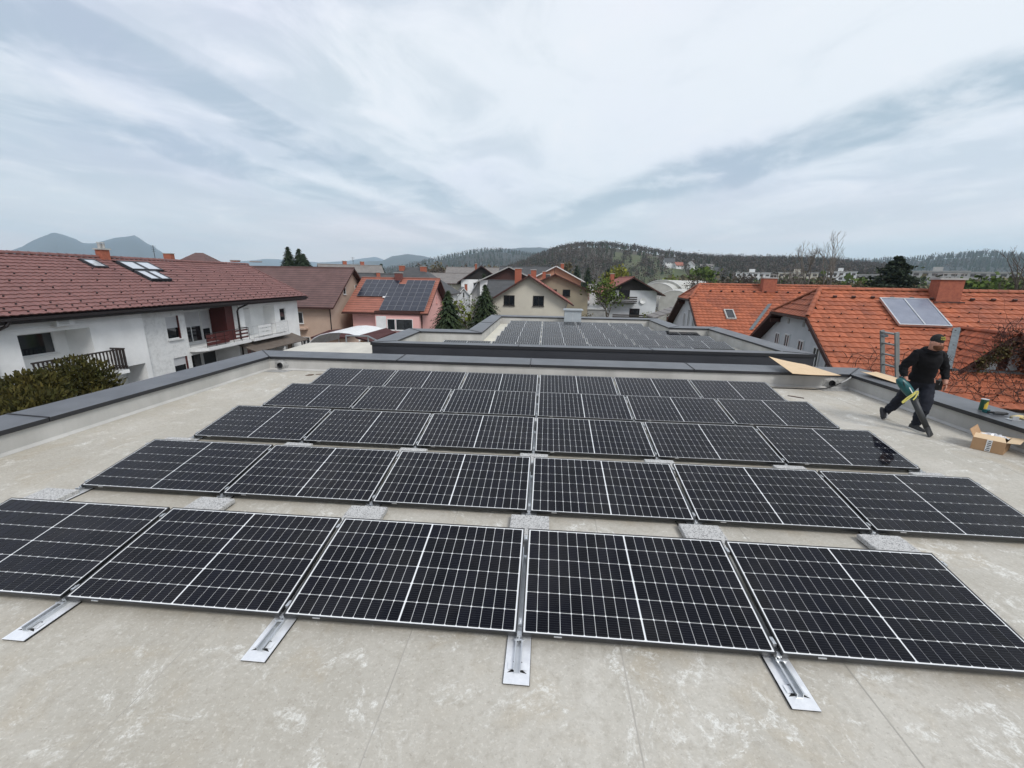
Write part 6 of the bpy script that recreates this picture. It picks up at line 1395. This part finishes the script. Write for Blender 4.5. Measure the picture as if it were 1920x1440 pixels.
# fingers and thumbs are part of the same surface
def finger(base, d1, d2, l1, l2, r): 
    b = Vector(base)-PB; d1, d2 = Vector(d1).normalized(), Vector(d2).normalized(); p1 = b+d1*l1; p2 = p1+d2*l2*0.55; p3 = p2+(d2+(d2-d1)*0.35).normalized()*l2*0.45
    bd.tube([b, p1, p2, p3, p3+(p3-p2)*0.25], [r, r, r*0.92, r*0.8, r*0.35], 8, 2)
for k in range(4):   # right hand closed round the blower handle
    o = (k-1.5)*0.019; finger((6.508+o*0.55, 5.228, 0.882-o*0.8), (0.15, -0.9, -0.45), (0.75, 0.25, -0.6), 0.034-abs(k-1.3)*0.002, 0.042-abs(k-1.3)*0.004, 0.0095)
finger((6.487, 5.232, 0.915), (-0.1, -0.8, 0.35), (0.75, -0.35, 0.1), 0.032, 0.034, 0.0105)
for k in range(4):   # left hand hanging, loosely curled
    o = (k-1.5)*0.019; finger((7.133+o*0.35, 5.212+o*0.85, 0.838), (-0.12, -0.22, -1), (-0.55, -0.25, -0.9), 0.040-abs(k-1.4)*0.003, 0.044-abs(k-1.4)*0.005, 0.0092)
finger((7.125, 5.190, 0.868), (-0.35, -0.65, -0.6), (-0.35, -0.2, -1), 0.034, 0.032, 0.0102)
# nose and ears
F0 = Vector((0.28, -0.93, -0.24)).normalized(); S0 = Vector((0.96, 0.28, 0)).normalized(); H0_ = Vector((6.735, 5.125, 1.605))-PB
n0 = H0_+F0*0.074
bd.add([n0+Vector((0, 0, 0.030)), n0-S0*0.016+Vector((0, 0, -0.018)), n0+S0*0.016+Vector((0, 0, -0.018)), n0+F0*0.030+Vector((0, 0, -0.014))], [(0, 1, 3), (0, 3, 2), (1, 2, 3)], 2)
for s in (-1, 1):
    e = H0_+S0*s*0.080+Vector((0, 0.012, 0.0)); bd.tube([e+Vector((0, 0, 0.030)), e+S0*s*0.010+Vector((0, 0.008, 0.012)), e+S0*s*0.008+Vector((0, 0.004, -0.022))], [0.006, 0.014, 0.007], 7, 2)
pers = thing('person', 'person in black hoodie, patterned cap and dark trousers walking with a leaf blower', 'person', tuple(PB))
bd.build('body', [M_HOOD, M_TROU, M_SKIN], pers, smooth=True)
def dome(m, c, ax, ay, az, n=14, r=6, lo=0.0, mi=0):
    c, ax, ay, az = map(Vector, (c, ax, ay, az)); o = len(m.v)
    for i in range(r+1):
        el = lo+(math.pi/2-lo)*i/r
        for j in range(n): a = 2*math.pi*j/n; m.v.append(tuple(c+ax*math.cos(el)*math.cos(a)+ay*math.cos(el)*math.sin(a)+az*math.sin(el)))
    for i in range(r):
        for j in range(n): m.f.append((o+i*n+j, o+i*n+(j+1) % n, o+(i+1)*n+(j+1) % n, o+(i+1)*n+j)); m.m.append(mi)
ck = Vector((6.735, 5.132, 1.655))-PB; tl = Vector((0.06, -0.20, 0.98)).normalized(); fr_d = (F0-tl*F0.dot(tl)).normalized(); sd_d = tl.cross(fr_d)
m = MB(); dome(m, ck, sd_d*0.083, fr_d*0.096, tl*0.108, 16, 7, -0.22); cap = m.build('cap', M_CAP, pers, smooth=True)
m = MB(); rg = random.Random(9)
for row in range(2):
    for k in range(5):
        a = math.pi/2+(k-2)*0.30; el = 0.42+row*0.30
        q = [ck+(sd_d*math.cos(el+de)*math.cos(a+da)*0.083+fr_d*math.cos(el+de)*math.sin(a+da)*0.096+tl*math.sin(el+de)*0.108)*1.03 for da, de in ((-0.10, -0.10), (-0.03, 0.10), (0.03, -0.08), (0.10, 0.09))]
        m.tube(q, 0.0045, 5)
m.build('cap_print', M_CAPPRINT, cap)
m = MB(); dome(m, H0_+F0*0.020-Vector((0, 0, 0.040)), S0*0.076, Vector((F0.x, F0.y, 0)).normalized()*0.084, Vector((0.01, -0.02, -0.078)), 14, 5, -0.10); m.build('beard', M_BEARD, pers, smooth=True)
for s in (-1, 1): m = MB(); e = H0_+F0*0.078+S0*s*0.030+Vector((0, 0, 0.020)); dome(m, e, S0*0.011, Vector((0, 0, 0.008)), F0*0.008, 8, 3); m.build('eye', M_CAP, pers)
m = MB(); ring = [Vector((6.765, 5.215, 1.455))-PB+Vector((0.098*math.cos(a), 0.098*math.sin(a), 0.028*math.sin(a)+0.012)) for a in [2*math.pi*k/18 for k in range(19)]]; m.tube(ring, 0.036, 8, cap=False); m.build('hood', M_HOOD, pers, smooth=True)
m = MB(); dome(m, Vector((6.80, 5.33, 1.43))-PB, Vector((0.13, 0, 0)), Vector((0, 0.09, 0)), Vector((0.0, 0.03, 0.075)), 12, 4, -1.0); m.build('hood', M_HOOD, pers, smooth=True)
def shoe(heel, toe, up, lift):
    h, t_, u = Vector(heel)-PB, Vector(toe)-PB, Vector(up).normalized(); d = (t_-h); L = d.length; d.normalize(); s = d.cross(u).normalized(); u = s.cross(d)
    prof = [(0.0, 0.040, 0.080), (0.22, 0.046, 0.090), (0.45, 0.050, 0.076), (0.72, 0.053, 0.056), (0.92, 0.042, 0.042), (1.0, 0.016, 0.024)]; m = MB(); n = 9
    for f, w_, hh in prof:
        for k in range(n): a = math.pi*k/(n-1); m.v.append(tuple(h+d*L*f+s*math.cos(a)*w_+u*(0.020+math.sin(a)*hh)))
    for i in range(len(prof)-1):
        for k in range(n-1): m.f.append((i*n+k, (i+1)*n+k, (i+1)*n+k+1, i*n+k+1)); m.m.append(0)
    m.f.append(tuple(range(n))); m.m.append(0)
    o = m.build('shoe', M_SHOE, pers, smooth=True)
    m = MB(); P = [h+d*L*f+s*w_*1.2 for f, w_, hh in prof]+[h+d*L*f-s*w_*1.2 for f, w_, hh in reversed(prof)]; m.slab([p+u*0.027 for p in (P if (P[1]-P[0]).cross(P[2]-P[0]).dot(u) > 0 else P[::-1])], 0.026) ; m.build('sole', M_SOLE, o)
shoe((6.880, 5.375, 0.001), (6.885, 5.065, 0.001), (0, 0, 1), 0); shoe((6.845, 5.985, 0.150), (6.745, 5.79, 0.008), (-0.1, 0.62, 0.78), 0)
# tool pouch on the left hip
m = MB(); m.obox(Vector((7.115, 5.36, 0.83))-PB, (0.02, 0.055, 0), (-0.06, 0.02, 0.0), (0, 0, 0.085)); p_ = m.build('tool_pouch', M_CAP, pers); m = MB(); m.obox(Vector((7.125, 5.33, 0.90))-PB, (0.012, 0.006, 0), (0, 0.028, 0), (0.01, 0, 0.055)); m.build('tape_measure', M_CONC, p_)

bl = thing('leaf_blower', 'teal leaf blower with dark tube and yellow strap held over the roof by the person', 'leaf blower', (6.85, 4.93, 0.0))
def W(m, name, mt, par=bl, **k): return m.build(name, mt, par, world=True, **k)
m = MB(); m.tube([(6.345, 5.222, 0.955), (6.375, 5.208, 0.915), (6.43, 5.18, 0.845), (6.50, 5.155, 0.755), (6.56, 5.135, 0.675), (6.60, 5.12, 0.615)], [0.040, 0.066, 0.080, 0.078, 0.062, 0.050], 14); hs = W(m, 'motor_housing', M_TEAL, smooth=True)
m = MB()
for k in range(5): a = 0.2+k*0.35; c = Vector((6.40, 5.19, 0.88)); m.obox(c+Vector((-0.045+k*0.012, -0.075, 0.03-k*0.022)), (0.012, 0, -0.014), (0, 0.006, 0), (0.002, 0, 0.002))
W(m, 'air_slots', M_BPLAST, hs)
m = MB(); m.tube([(6.37, 5.225, 0.985), (6.42, 5.245, 0.975), (6.47, 5.25, 0.935), (6.515, 5.235, 0.885), (6.545, 5.205, 0.825), (6.545, 5.18, 0.775)], [0.018, 0.018, 0.017, 0.017, 0.018, 0.022], 8); W(m, 'handle', M_BPLAST, smooth=True)
m = MB(); m.tube([(6.585, 5.128, 0.645), (6.70, 5.045, 0.375), (6.80, 4.975, 0.155)], [0.052, 0.048, 0.043], 14); W(m, 'tube', M_BPLAST, smooth=True)
a, b = Vector((6.795, 4.978, 0.165)), Vector((6.862, 4.930, 0.018)); d = (b-a).normalized(); s = Vector((0.80, 0.55, 0.12)); s = (s-d*s.dot(d)).normalized(); q = d.cross(s); m = MB()
for f, w_, h_ in ((0, 0.046, 0.046), (0.4, 0.056, 0.040), (1.0, 0.092, 0.026)):
    c = a+(b-a)*f
    for k in range(12): an = 2*math.pi*k/12; m.v.append(tuple(c+s*math.cos(an)*w_+q*math.sin(an)*h_))
for i in range(2):
    for k in range(12): m.f.append((i*12+k, i*12+(k+1) % 12, (i+1)*12+(k+1) % 12, (i+1)*12+k)); m.m.append(0)
m.f.append(tuple(range(24, 36))); m.m.append(0); W(m, 'nozzle', M_BPLAST)
m = MB(); pts = [(6.555, 5.06, 0.745), (6.50, 5.05, 0.685), (6.42, 5.055, 0.60), (6.385, 5.06, 0.555), (6.37, 5.06, 0.575), (6.42, 5.055, 0.645), (6.49, 5.045, 0.72), (6.535, 5.05, 0.765), (6.575, 5.055, 0.775), (6.585, 5.06, 0.735), (6.56, 5.055, 0.66), (6.53, 5.05, 0.62)]
for p, q_ in zip(pts, pts[1:]):
    p, q_ = Vector(p), Vector(q_); dd = (q_-p); m.obox((p+q_)/2, dd*0.54, dd.normalized().cross(Vector((0, 1, 0)))*0.011, (0, 0.003, 0))
W(m, 'shoulder_strap', M_STRAP)
m = MB(); m.obox((6.475, 5.063, 0.775), (0.045, 0.0, -0.058), (0.006, 0.002, 0.005), (0, 0.004, 0)); W(m, 'label_strip', M_WPAINT)

# ------------------------------------------------------------------ things lying about on the roof
M_CARD = mat('cardboard', (0.40, 0.25, 0.135), (0.35, 0.215, 0.115), scale=5, rough=0.9)
M_CARDL = mat('pale_cardboard', (0.62, 0.47, 0.30), (0.57, 0.43, 0.27), scale=4, rough=0.9)
M_INK = mat('black_ink', (0.015, 0.015, 0.015), rough=0.8)
A_, B_ = Vector((7.08, 4.41, 0)), Vector((7.29, 4.18, 0)); dv = Vector((0.80, 0.60, 0)).normalized()*0.50; A_ = Vector((7.05, 4.44, 0)); C_, D_ = B_+dv*0.92, A_+dv*0.92; hB = 0.20
box = thing('cardboard_box', 'open brown cardboard box with torn flaps standing by the parapet', 'box', tuple((A_+C_)/2))
def face(P, Q, z0, z1, name='side'): 
    m = MB(); n = (Q-P).cross(Vector((0, 0, 1))).normalized()*0.005; m.add([P+Vector((0, 0, z0)), Q+Vector((0, 0, z0)), Q+Vector((0, 0, z1)), P+Vector((0, 0, z1)), P-n+Vector((0, 0, z0)), Q-n+Vector((0, 0, z0)), Q-n+Vector((0, 0, z1)), P-n+Vector((0, 0, z1))], [(0, 1, 2, 3), (7, 6, 5, 4), (0, 3, 7, 4), (1, 5, 6, 2), (3, 2, 6, 7), (0, 4, 5, 1)]); return m.build(name, M_CARD, box, world=True)
s1 = face(A_, B_, 0.003, hB); face(B_, C_, 0.003, hB); face(C_, D_, 0.003, hB); face(D_, A_, 0.003, hB)
m = MB(); m.slab([A_+Vector((0, 0, .006)), B_+Vector((0, 0, .006)), C_+Vector((0, 0, .006)), D_+Vector((0, 0, .006))], 0.004); m.build('base', M_CARD, box, world=True)
def flap(P, Q, out, up, L, mt=M_CARD):
    m = MB(); o = (Vector(out)+Vector((0, 0, up))).normalized()*L; z = Vector((0, 0, hB+0.001)); m.slab([P+z, Q+z, Q+z+o, P+z+o], 0.004); m.build('flap', mt, box, world=True)
flap(A_, B_, (0.35, 0.45, 0), 0.10, 0.20, M_CARDL); flap(B_, C_, (0.42, -0.30, 0), 0.05, 0.14, M_CARDL); flap(D_, A_, (-0.30, 0.25, 0), 0.75, 0.13); flap(C_, D_, (-0.4, -0.2, 0), -0.02, 0.14, M_CARDL)
m = MB(); nf = (B_-A_).cross(Vector((0, 0, 1))).normalized(); e = (B_-A_).normalized(); c = A_+e*0.185+Vector((0, 0, 0.105))+nf*0.0025; m.obox(c, e*0.030, Vector((0, 0, 0.094)), nf*0.0012); lb = m.build('shipping_label', M_WPAINT, s1, world=True)
m = MB()
for k in range(6): zz_ = -0.075+k*0.029; m.obox(c+Vector((0, 0, zz_))+nf*0.0016+e*(0.004*(k % 2)), e*(0.022-0.003*(k % 3)), Vector((0, 0, 0.0065)), nf*0.0006)
m.build('label_print', M_INK, lb, world=True)
m = MB(); rg = random.Random(12); cc_ = (A_+C_)/2+Vector((0.06, 0.05, 0.21)); n = 10
V = [[cc_+Vector(((i-4.5)*0.03+rg.uniform(-.008, .008), (j-4.5)*0.025+rg.uniform(-.008, .008), rg.uniform(-.014, .035)-0.0022*((i-4.5)**2+(j-4.5)**2)*0.35)) for j in range(n)] for i in range(n)]
m.v = [tuple(p) for r in V for p in r]
for i in range(n-1):
    for j in range(n-1): m.f.append((i*n+j, (i+1)*n+j, (i+1)*n+j+1, i*n+j+1)); m.m.append(0)
bag = m.mesh('plastic_bag', mat('plastic_film', (0.62, 0.63, 0.64), rough=0.25, spec=0.8), off=tuple(cc_)); o = bpy.data.objects.new('plastic_bag', bag); COL.objects.link(o); o.location = cc_; tag(o, 'crumpled clear plastic film lying in the open cardboard box', 'plastic bag')
# loose cardboard sheets on the coping
def sheet(label, P, th=0.006, sag=0.0):
    P = [Vector(p) for p in P]; n = 6; m = MB(); c0 = sum(P, Vector())/4
    nn = (P[1]-P[0]).cross(P[3]-P[0]).normalized(); nn = nn if nn.z > 0 else -nn
    for k in (0, 1):
        for i in range(n+1):
            for j in range(n+1):
                f, g_ = i/n, j/n; q = (P[0]*(1-f)+P[1]*f)*(1-g_)+(P[3]*(1-f)+P[2]*f)*g_; m.v.append(tuple(q-Vector((0, 0, sag*4*f*(1-f)))-nn*th*k))
    N1_ = (n+1)**2
    for i in range(n):
        for j in range(n):
            a = i*(n+1)+j; f = (a, a+n+1, a+n+2, a+1); m.f.append(f); m.m.append(0); m.f.append(tuple(N1_+x for x in reversed(f))); m.m.append(1)
    rim = [i*(n+1) for i in range(n+1)]+[n*(n+1)+j for j in range(1, n+1)]+[i*(n+1)+n for i in range(n-1, -1, -1)]+[j for j in range(n-1, 0, -1)]
    for x, y in zip(rim, rim[1:]+rim[:1]): m.f.append((x, N1_+x, N1_+y, y)); m.m.append(1)
    single('cardboard_sheet', m, [M_CARDL, M_CARD], label, 'cardboard', tuple(c0), 'loose cardboard sheets')
sheet('large pale cardboard sheet lying over the back parapet, sticking out over the roof', [(6.05, 8.98, 0.66), (7.02, 9.02, 0.47), (7.30, 8.02, 0.405), (6.12, 7.92, 0.435)], sag=0.015)
sheet('narrow pale cardboard strip lying on the side parapet below the ladder', [(7.90, 8.28, 0.47), (8.32, 8.34, 0.46), (8.36, 7.35, 0.44), (8.02, 7.32, 0.415)], sag=0.02)
# can, drill and odds on the coping
cn = thing('tin_can', 'green and yellow tin can standing on the side parapet', 'can', (7.99, 5.36, 0.388)); m = MB(); n = 18
M_GREENTIN = mat('green_tin', (0.012, 0.07, 0.035), rough=0.35); M_YELTIN = mat('orange_yellow_label', (0.60, 0.36, 0.04), (0.50, 0.42, 0.06), scale=18, rough=0.4)
for k in range(n):
    a0, a1 = 2*math.pi*k/n, 2*math.pi*(k+1)/n; m.quad(*[(0.052*math.cos(a), 0.052*math.sin(a), z) for a, z in ((a0, 0.006), (a1, 0.006), (a1, 0.205), (a0, 0.205))])
cb = m.build('body', M_GREENTIN, cn, smooth=True)
m = MB()
for k in range(9):
    a0, a1 = math.radians(-125+k*11), math.radians(-114+k*11); lo = 0.02+0.0*k; hi = 0.13+0.05*math.sin(k*0.5); m.quad(*[(0.0533*math.cos(a), 0.0533*math.sin(a), z) for a, z in ((a0, lo), (a1, lo), (a1, hi), (a0, hi))])
m.build('label', M_YELTIN, cb, smooth=True)
m = MB(); m.tube([(0, 0, 0.205), (0, 0, 0.213), (0, 0, 0.2135)], [0.054, 0.054, 0.046], 18); m.tube([(0, 0, 0.0), (0, 0, 0.006)], 0.054, 18); m.build('rim', M_ALU, cn)
dr = thing('cordless_drill', 'dark cordless drill lying on the side parapet next to the can', 'drill', (8.02, 5.08, 0.388)); R_ = lambda m, nme, mt: m.build(nme, mt, dr)
m = MB(); m.tube([(-0.10, 0.02, 0.034), (-0.04, 0.015, 0.036), (0.05, 0.0, 0.036)], [0.026, 0.033, 0.030], 10); R_(m, 'motor_housing', M_BPLAST); m = MB(); m.tube([(0.05, 0, 0.036), (0.09, -0.008, 0.036), (0.11, -0.012, 0.036)], [0.024, 0.022, 0.010], 10); R_(m, 'chuck', M_INK)
m = MB(); m.tube([(-0.05, 0.02, 0.03), (-0.07, 0.10, 0.024), (-0.075, 0.14, 0.022)], [0.021, 0.019, 0.019], 8); R_(m, 'grip', M_BPLAST); m = MB(); m.obox((-0.078, 0.165, 0.028), (0.04, 0.005, 0), (-0.003, 0.028, 0), (0, 0, 0.027)); R_(m, 'battery', M_TEAL)
tb = thing('metal_bracket_box', 'small folded metal bracket on the side parapet beside the drill', 'bracket', (7.98, 4.86, 0.388)); m = MB(); m.box(-0.05, 0.05, -0.06, -0.054, 0, 0.07); m.build('web', M_ALU, tb); m = MB(); m.box(-0.05, 0.12, -0.054, 0.06, 0, 0.005); m.build('flange', M_ALU, tb)
m = MB(); rg = random.Random(3); c0 = Vector((8.16, 4.93, 0.393))
gl = MB(); gl.tube([c0+Vector((-0.12, 0.0, 0.012)), c0+Vector((-0.04, -0.01, 0.02)), c0+Vector((0.03, 0.0, 0.022))], [0.030, 0.042, 0.035], 8)
for k in range(4): gl.tube([c0+Vector((0.03, -0.03+k*0.02, 0.02)), c0+Vector((0.10, -0.05+k*0.032, 0.022+0.01*(k % 2))), c0+Vector((0.14, -0.06+k*0.036, 0.014))], [0.013, 0.012, 0.007], 7)
gl.tube([c0+Vector((-0.03, -0.03, 0.02)), c0+Vector((0.0, -0.08, 0.016)), c0+Vector((0.02, -0.10, 0.012))], [0.014, 0.012, 0.007], 7)
single('work_glove', gl, mat('yellow_leather', (0.55, 0.40, 0.12), (0.50, 0.45, 0.30), scale=20, rough=0.85), 'pale yellow work glove lying on the side parapet beyond the drill', 'glove', tuple(c0), smooth=True)
# ladder leaning against the side parapet
M_GREYSTEEL2 = mat('dull_aluminium', (0.24, 0.25, 0.245), (0.18, 0.19, 0.185), scale=6, rough=0.55, metal=0.3)
ld = thing('ladder', 'aluminium ladder leaning against the parapet behind the person', 'ladder', (10.5, 8.95, GZ))
top, bot = Vector((8.80, 9.09, 1.41)), Vector((10.57, 9.09, GZ)); dY = Vector((0, -0.47, 0)); ax_ = (top-bot).normalized(); nx_ = ax_.cross(Vector((0, 1, 0))).normalized(); Ln = (top-bot).length
for k in (0, 1): m = MB(); m.obox((top+bot)/2+dY*k, nx_*0.045, Vector((0, 0.022, 0)), ax_*(Ln/2)); m.build('stile', M_GREYSTEEL2, ld, world=True)
for k in range(26):
    p = top-ax_*(0.05+k*0.285)
    if (p-bot).length < 0.3 or p.z < GZ+0.2: break
    m = MB(); m.obox(p+dY*0.5, nx_*(0.022 if k else 0.035), Vector((0, 0.235-0.022, 0)), ax_*0.016); m.build('rung', M_GREYSTEEL2, ld, world=True)
m = MB(); m.obox(top-ax_*0.12+dY*0.30+nx_*0.05, nx_*0.05, Vector((0, 0.06, 0)), ax_*0.03); m.build('stay_hook', M_GREYSTEEL, ld, world=True)
# cable with conduit end in the back corner, short cable by the slabs, bits of debris
m = MB(); m.tube([(5.45, 7.98, 0.022), (5.8, 8.12, 0.014), (6.3, 8.13, 0.014), (6.8, 8.10, 0.014), (7.1, 8.12, 0.05), (7.32, 8.16, 0.12), (7.48, 8.20, 0.185)], 0.012, 8)
cbl = thing('cable', 'black cable with pale conduit end curling up in the back corner', 'cable', (6.4, 8.1, 0.0)); m.build('cable_sheath', M_RUBBER, cbl, world=True); m = MB(); m.tube([(7.46, 8.195, 0.178), (7.60, 8.22, 0.255), (7.70, 8.25, 0.32)], 0.017, 8); m.build('conduit_end', M_CONC, cbl, world=True)
m = MB(); m.tube([(1.60, 1.35, 0.012), (1.63, 1.52, 0.010), (1.61, 1.66, 0.012), (1.58, 1.75, 0.03)], 0.007, 6); single('short_cable', m, M_RUBBER, 'thin dark cable lying on the roof beside the fifth slab behind the front row', 'cable', (1.6, 1.5, 0))
m = MB(); m.slab([(-6.12, 7.74, 0.012), (-5.98, 7.80, 0.010), (-5.96, 7.90, 0.022), (-6.10, 7.88, 0.016)], 0.008); single('debris_scrap', m, mat('brown_scrap', (0.10, 0.065, 0.04), rough=0.9), 'brown scrap lying left of the back row', 'debris', (-6.04, 7.82, 0.003))
m = MB(); m.slab([(-5.93, 7.90, 0.012), (-5.70, 7.98, 0.012), (-5.70, 8.02, 0.02), (-5.93, 7.95, 0.014)], 0.007); single('debris_scrap', m, MATS['brown_scrap'], 'longer brown scrap touching the back row', 'debris', (-5.8, 7.96, 0.003))
m = MB(); m.tube([(5.80, 7.41, 0.010), (6.06, 7.22, 0.012)], 0.010, 6); single('dark_stick', m, M_SOFFIT, 'thin dark stick lying on the roof right of the back row', 'stick', (5.93, 7.3, 0))

# ------------------------------------------------------------------ creeper over the dormer and the lower roof
def creeper(label, name, region, nst, nlf, seed, lm, szl):
    t = thing(name, label, 'creeper', tuple((Mw1 @ Vector((Wr, Wy-0.4, 0)))[:2])+(GZ,), -0.13); rg = random.Random(seed); inv = lambda p: Vector((p[0]-Wr, p[1]-(Wy-0.4), p[2])); m = MB()
    for _ in range(nst):
        p = Vector(region(rg)); d = Vector((rg.uniform(-.6, .6), 0.1, 1)).normalized(); pts = [inv(p)]; 
        for k in range(rg.randint(4, 9)): d = (d+Vector((rg.gauss(0, .5), rg.gauss(0, .16), rg.gauss(0, .45)))).normalized(); p = p+d*0.17; p.z = max(p.z, Z1(p.y)+0.05); pts.append(inv(p))
        m.tube(pts, [rg.uniform(.006, .016)*(1-0.08*k) for k in range(len(pts))], 4, cap=False)
    m.build('stems', M_BARKV, t); m = MB()
    for _ in range(nlf): p = Vector(region(rg)); p = p+Vector((rg.gauss(0, .10), rg.gauss(0, .08), rg.gauss(0, .08))); p.z = max(p.z, Z1(p.y)+0.04); rquad(m, inv(p), szl*rg.uniform(.5, 1.4), rg, 0.2)
    m.build('leaves', lm, t, kind='stuff'); return t
M_BARKV = mat('vine_bark', (0.055, 0.026, 0.020), (0.08, 0.04, 0.03), scale=8, rough=0.9)
M_DRYLEAF = fcol('dry_red_leaves', (0.075, 0.022, 0.016), (0.11, 0.045, 0.02), 0.5, 2.0)
M_MOSS = fcol('olive_creeper_leaves', (0.085, 0.070, 0.022), (0.06, 0.045, 0.02), 0.45, 2.0)
def reg_dormer(rg):   # hangs over the right half of the dormer
    x = Wr+rg.gauss(0.5, 0.42); top_ = Wz-m2*abs(x-Wr); z = zbase+(max(0.1, top_-zbase))*rg.random()**0.8; return (x, Wy-0.30-rg.random()*0.15, z+0.05)
def reg_ridge(rg):
    x = Wr+rg.gauss(0.35, 0.35); return (x, Wy-0.15+rg.uniform(-.2, .5), Wz-m2*abs(x-Wr)*0.9+rg.uniform(0, .22))
def reg_barge(rg):
    s = rg.random(); return (Wr-0.95+0.75*s, Wy-0.34, Wz-m2*(0.95-0.75*s)-rg.random()*0.42)
def reg_low(rg):
    y = Wy-0.2-rg.random()*1.5; x = Wr-1.5+rg.random()*4.2; return (x, y, Z1(y)+0.05+abs(rg.gauss(0, .10)))
creeper('dry reddish creeper hanging over the front of the dormer', 'creeper', reg_dormer, 60, 600, 201, M_DRYLEAF, 0.030)
creeper('dark creeper heaped on the dormer ridge', 'creeper', reg_ridge, 40, 450, 202, M_DRYLEAF, 0.032)
creeper('olive brown creeper under the left edge of the dormer roof', 'creeper', reg_barge, 30, 800, 203, M_MOSS, 0.026)
creeper('brown leafless creeper spreading over the tiles below the dormer', 'creeper', reg_low, 90, 500, 204, M_DRYLEAF, 0.024)
def reg_thin(rg):
    y = -4.6-rg.random()*1.9; x = -0.6+rg.random()*3.6; return (x, y, Z1(y)+0.07)
creeper('thin leafless creeper stems climbing the tiles behind the ladder', 'creeper', reg_thin, 70, 90, 205, M_DRYLEAF, 0.02)
# shrub tips showing over the side parapet
t = thing('bare_shrub', 'tangled bare brown shrub rising behind the side parapet', 'shrub', (11.6, 8.6, GZ)); m = MB(); tips = []; rg = random.Random(210)
for k in range(8):
    branchy(m, tips, Vector((rg.gauss(0, .9), rg.gauss(0, 1.2), 2.7)), Vector((rg.gauss(0, .35), rg.gauss(0, .35), 1)).normalized(), 0.95, 0.022, 4, rg, 0.6, 0.12)
m.build('stems', M_BARKV, t); m = MB()
for p in tips:
    for _ in range(2): rquad(m, p+Vector((rg.gauss(0, .1), rg.gauss(0, .1), rg.gauss(0, .1))), 0.018, rg)
m.build('leaves', M_DRYLEAF, t, kind='stuff')
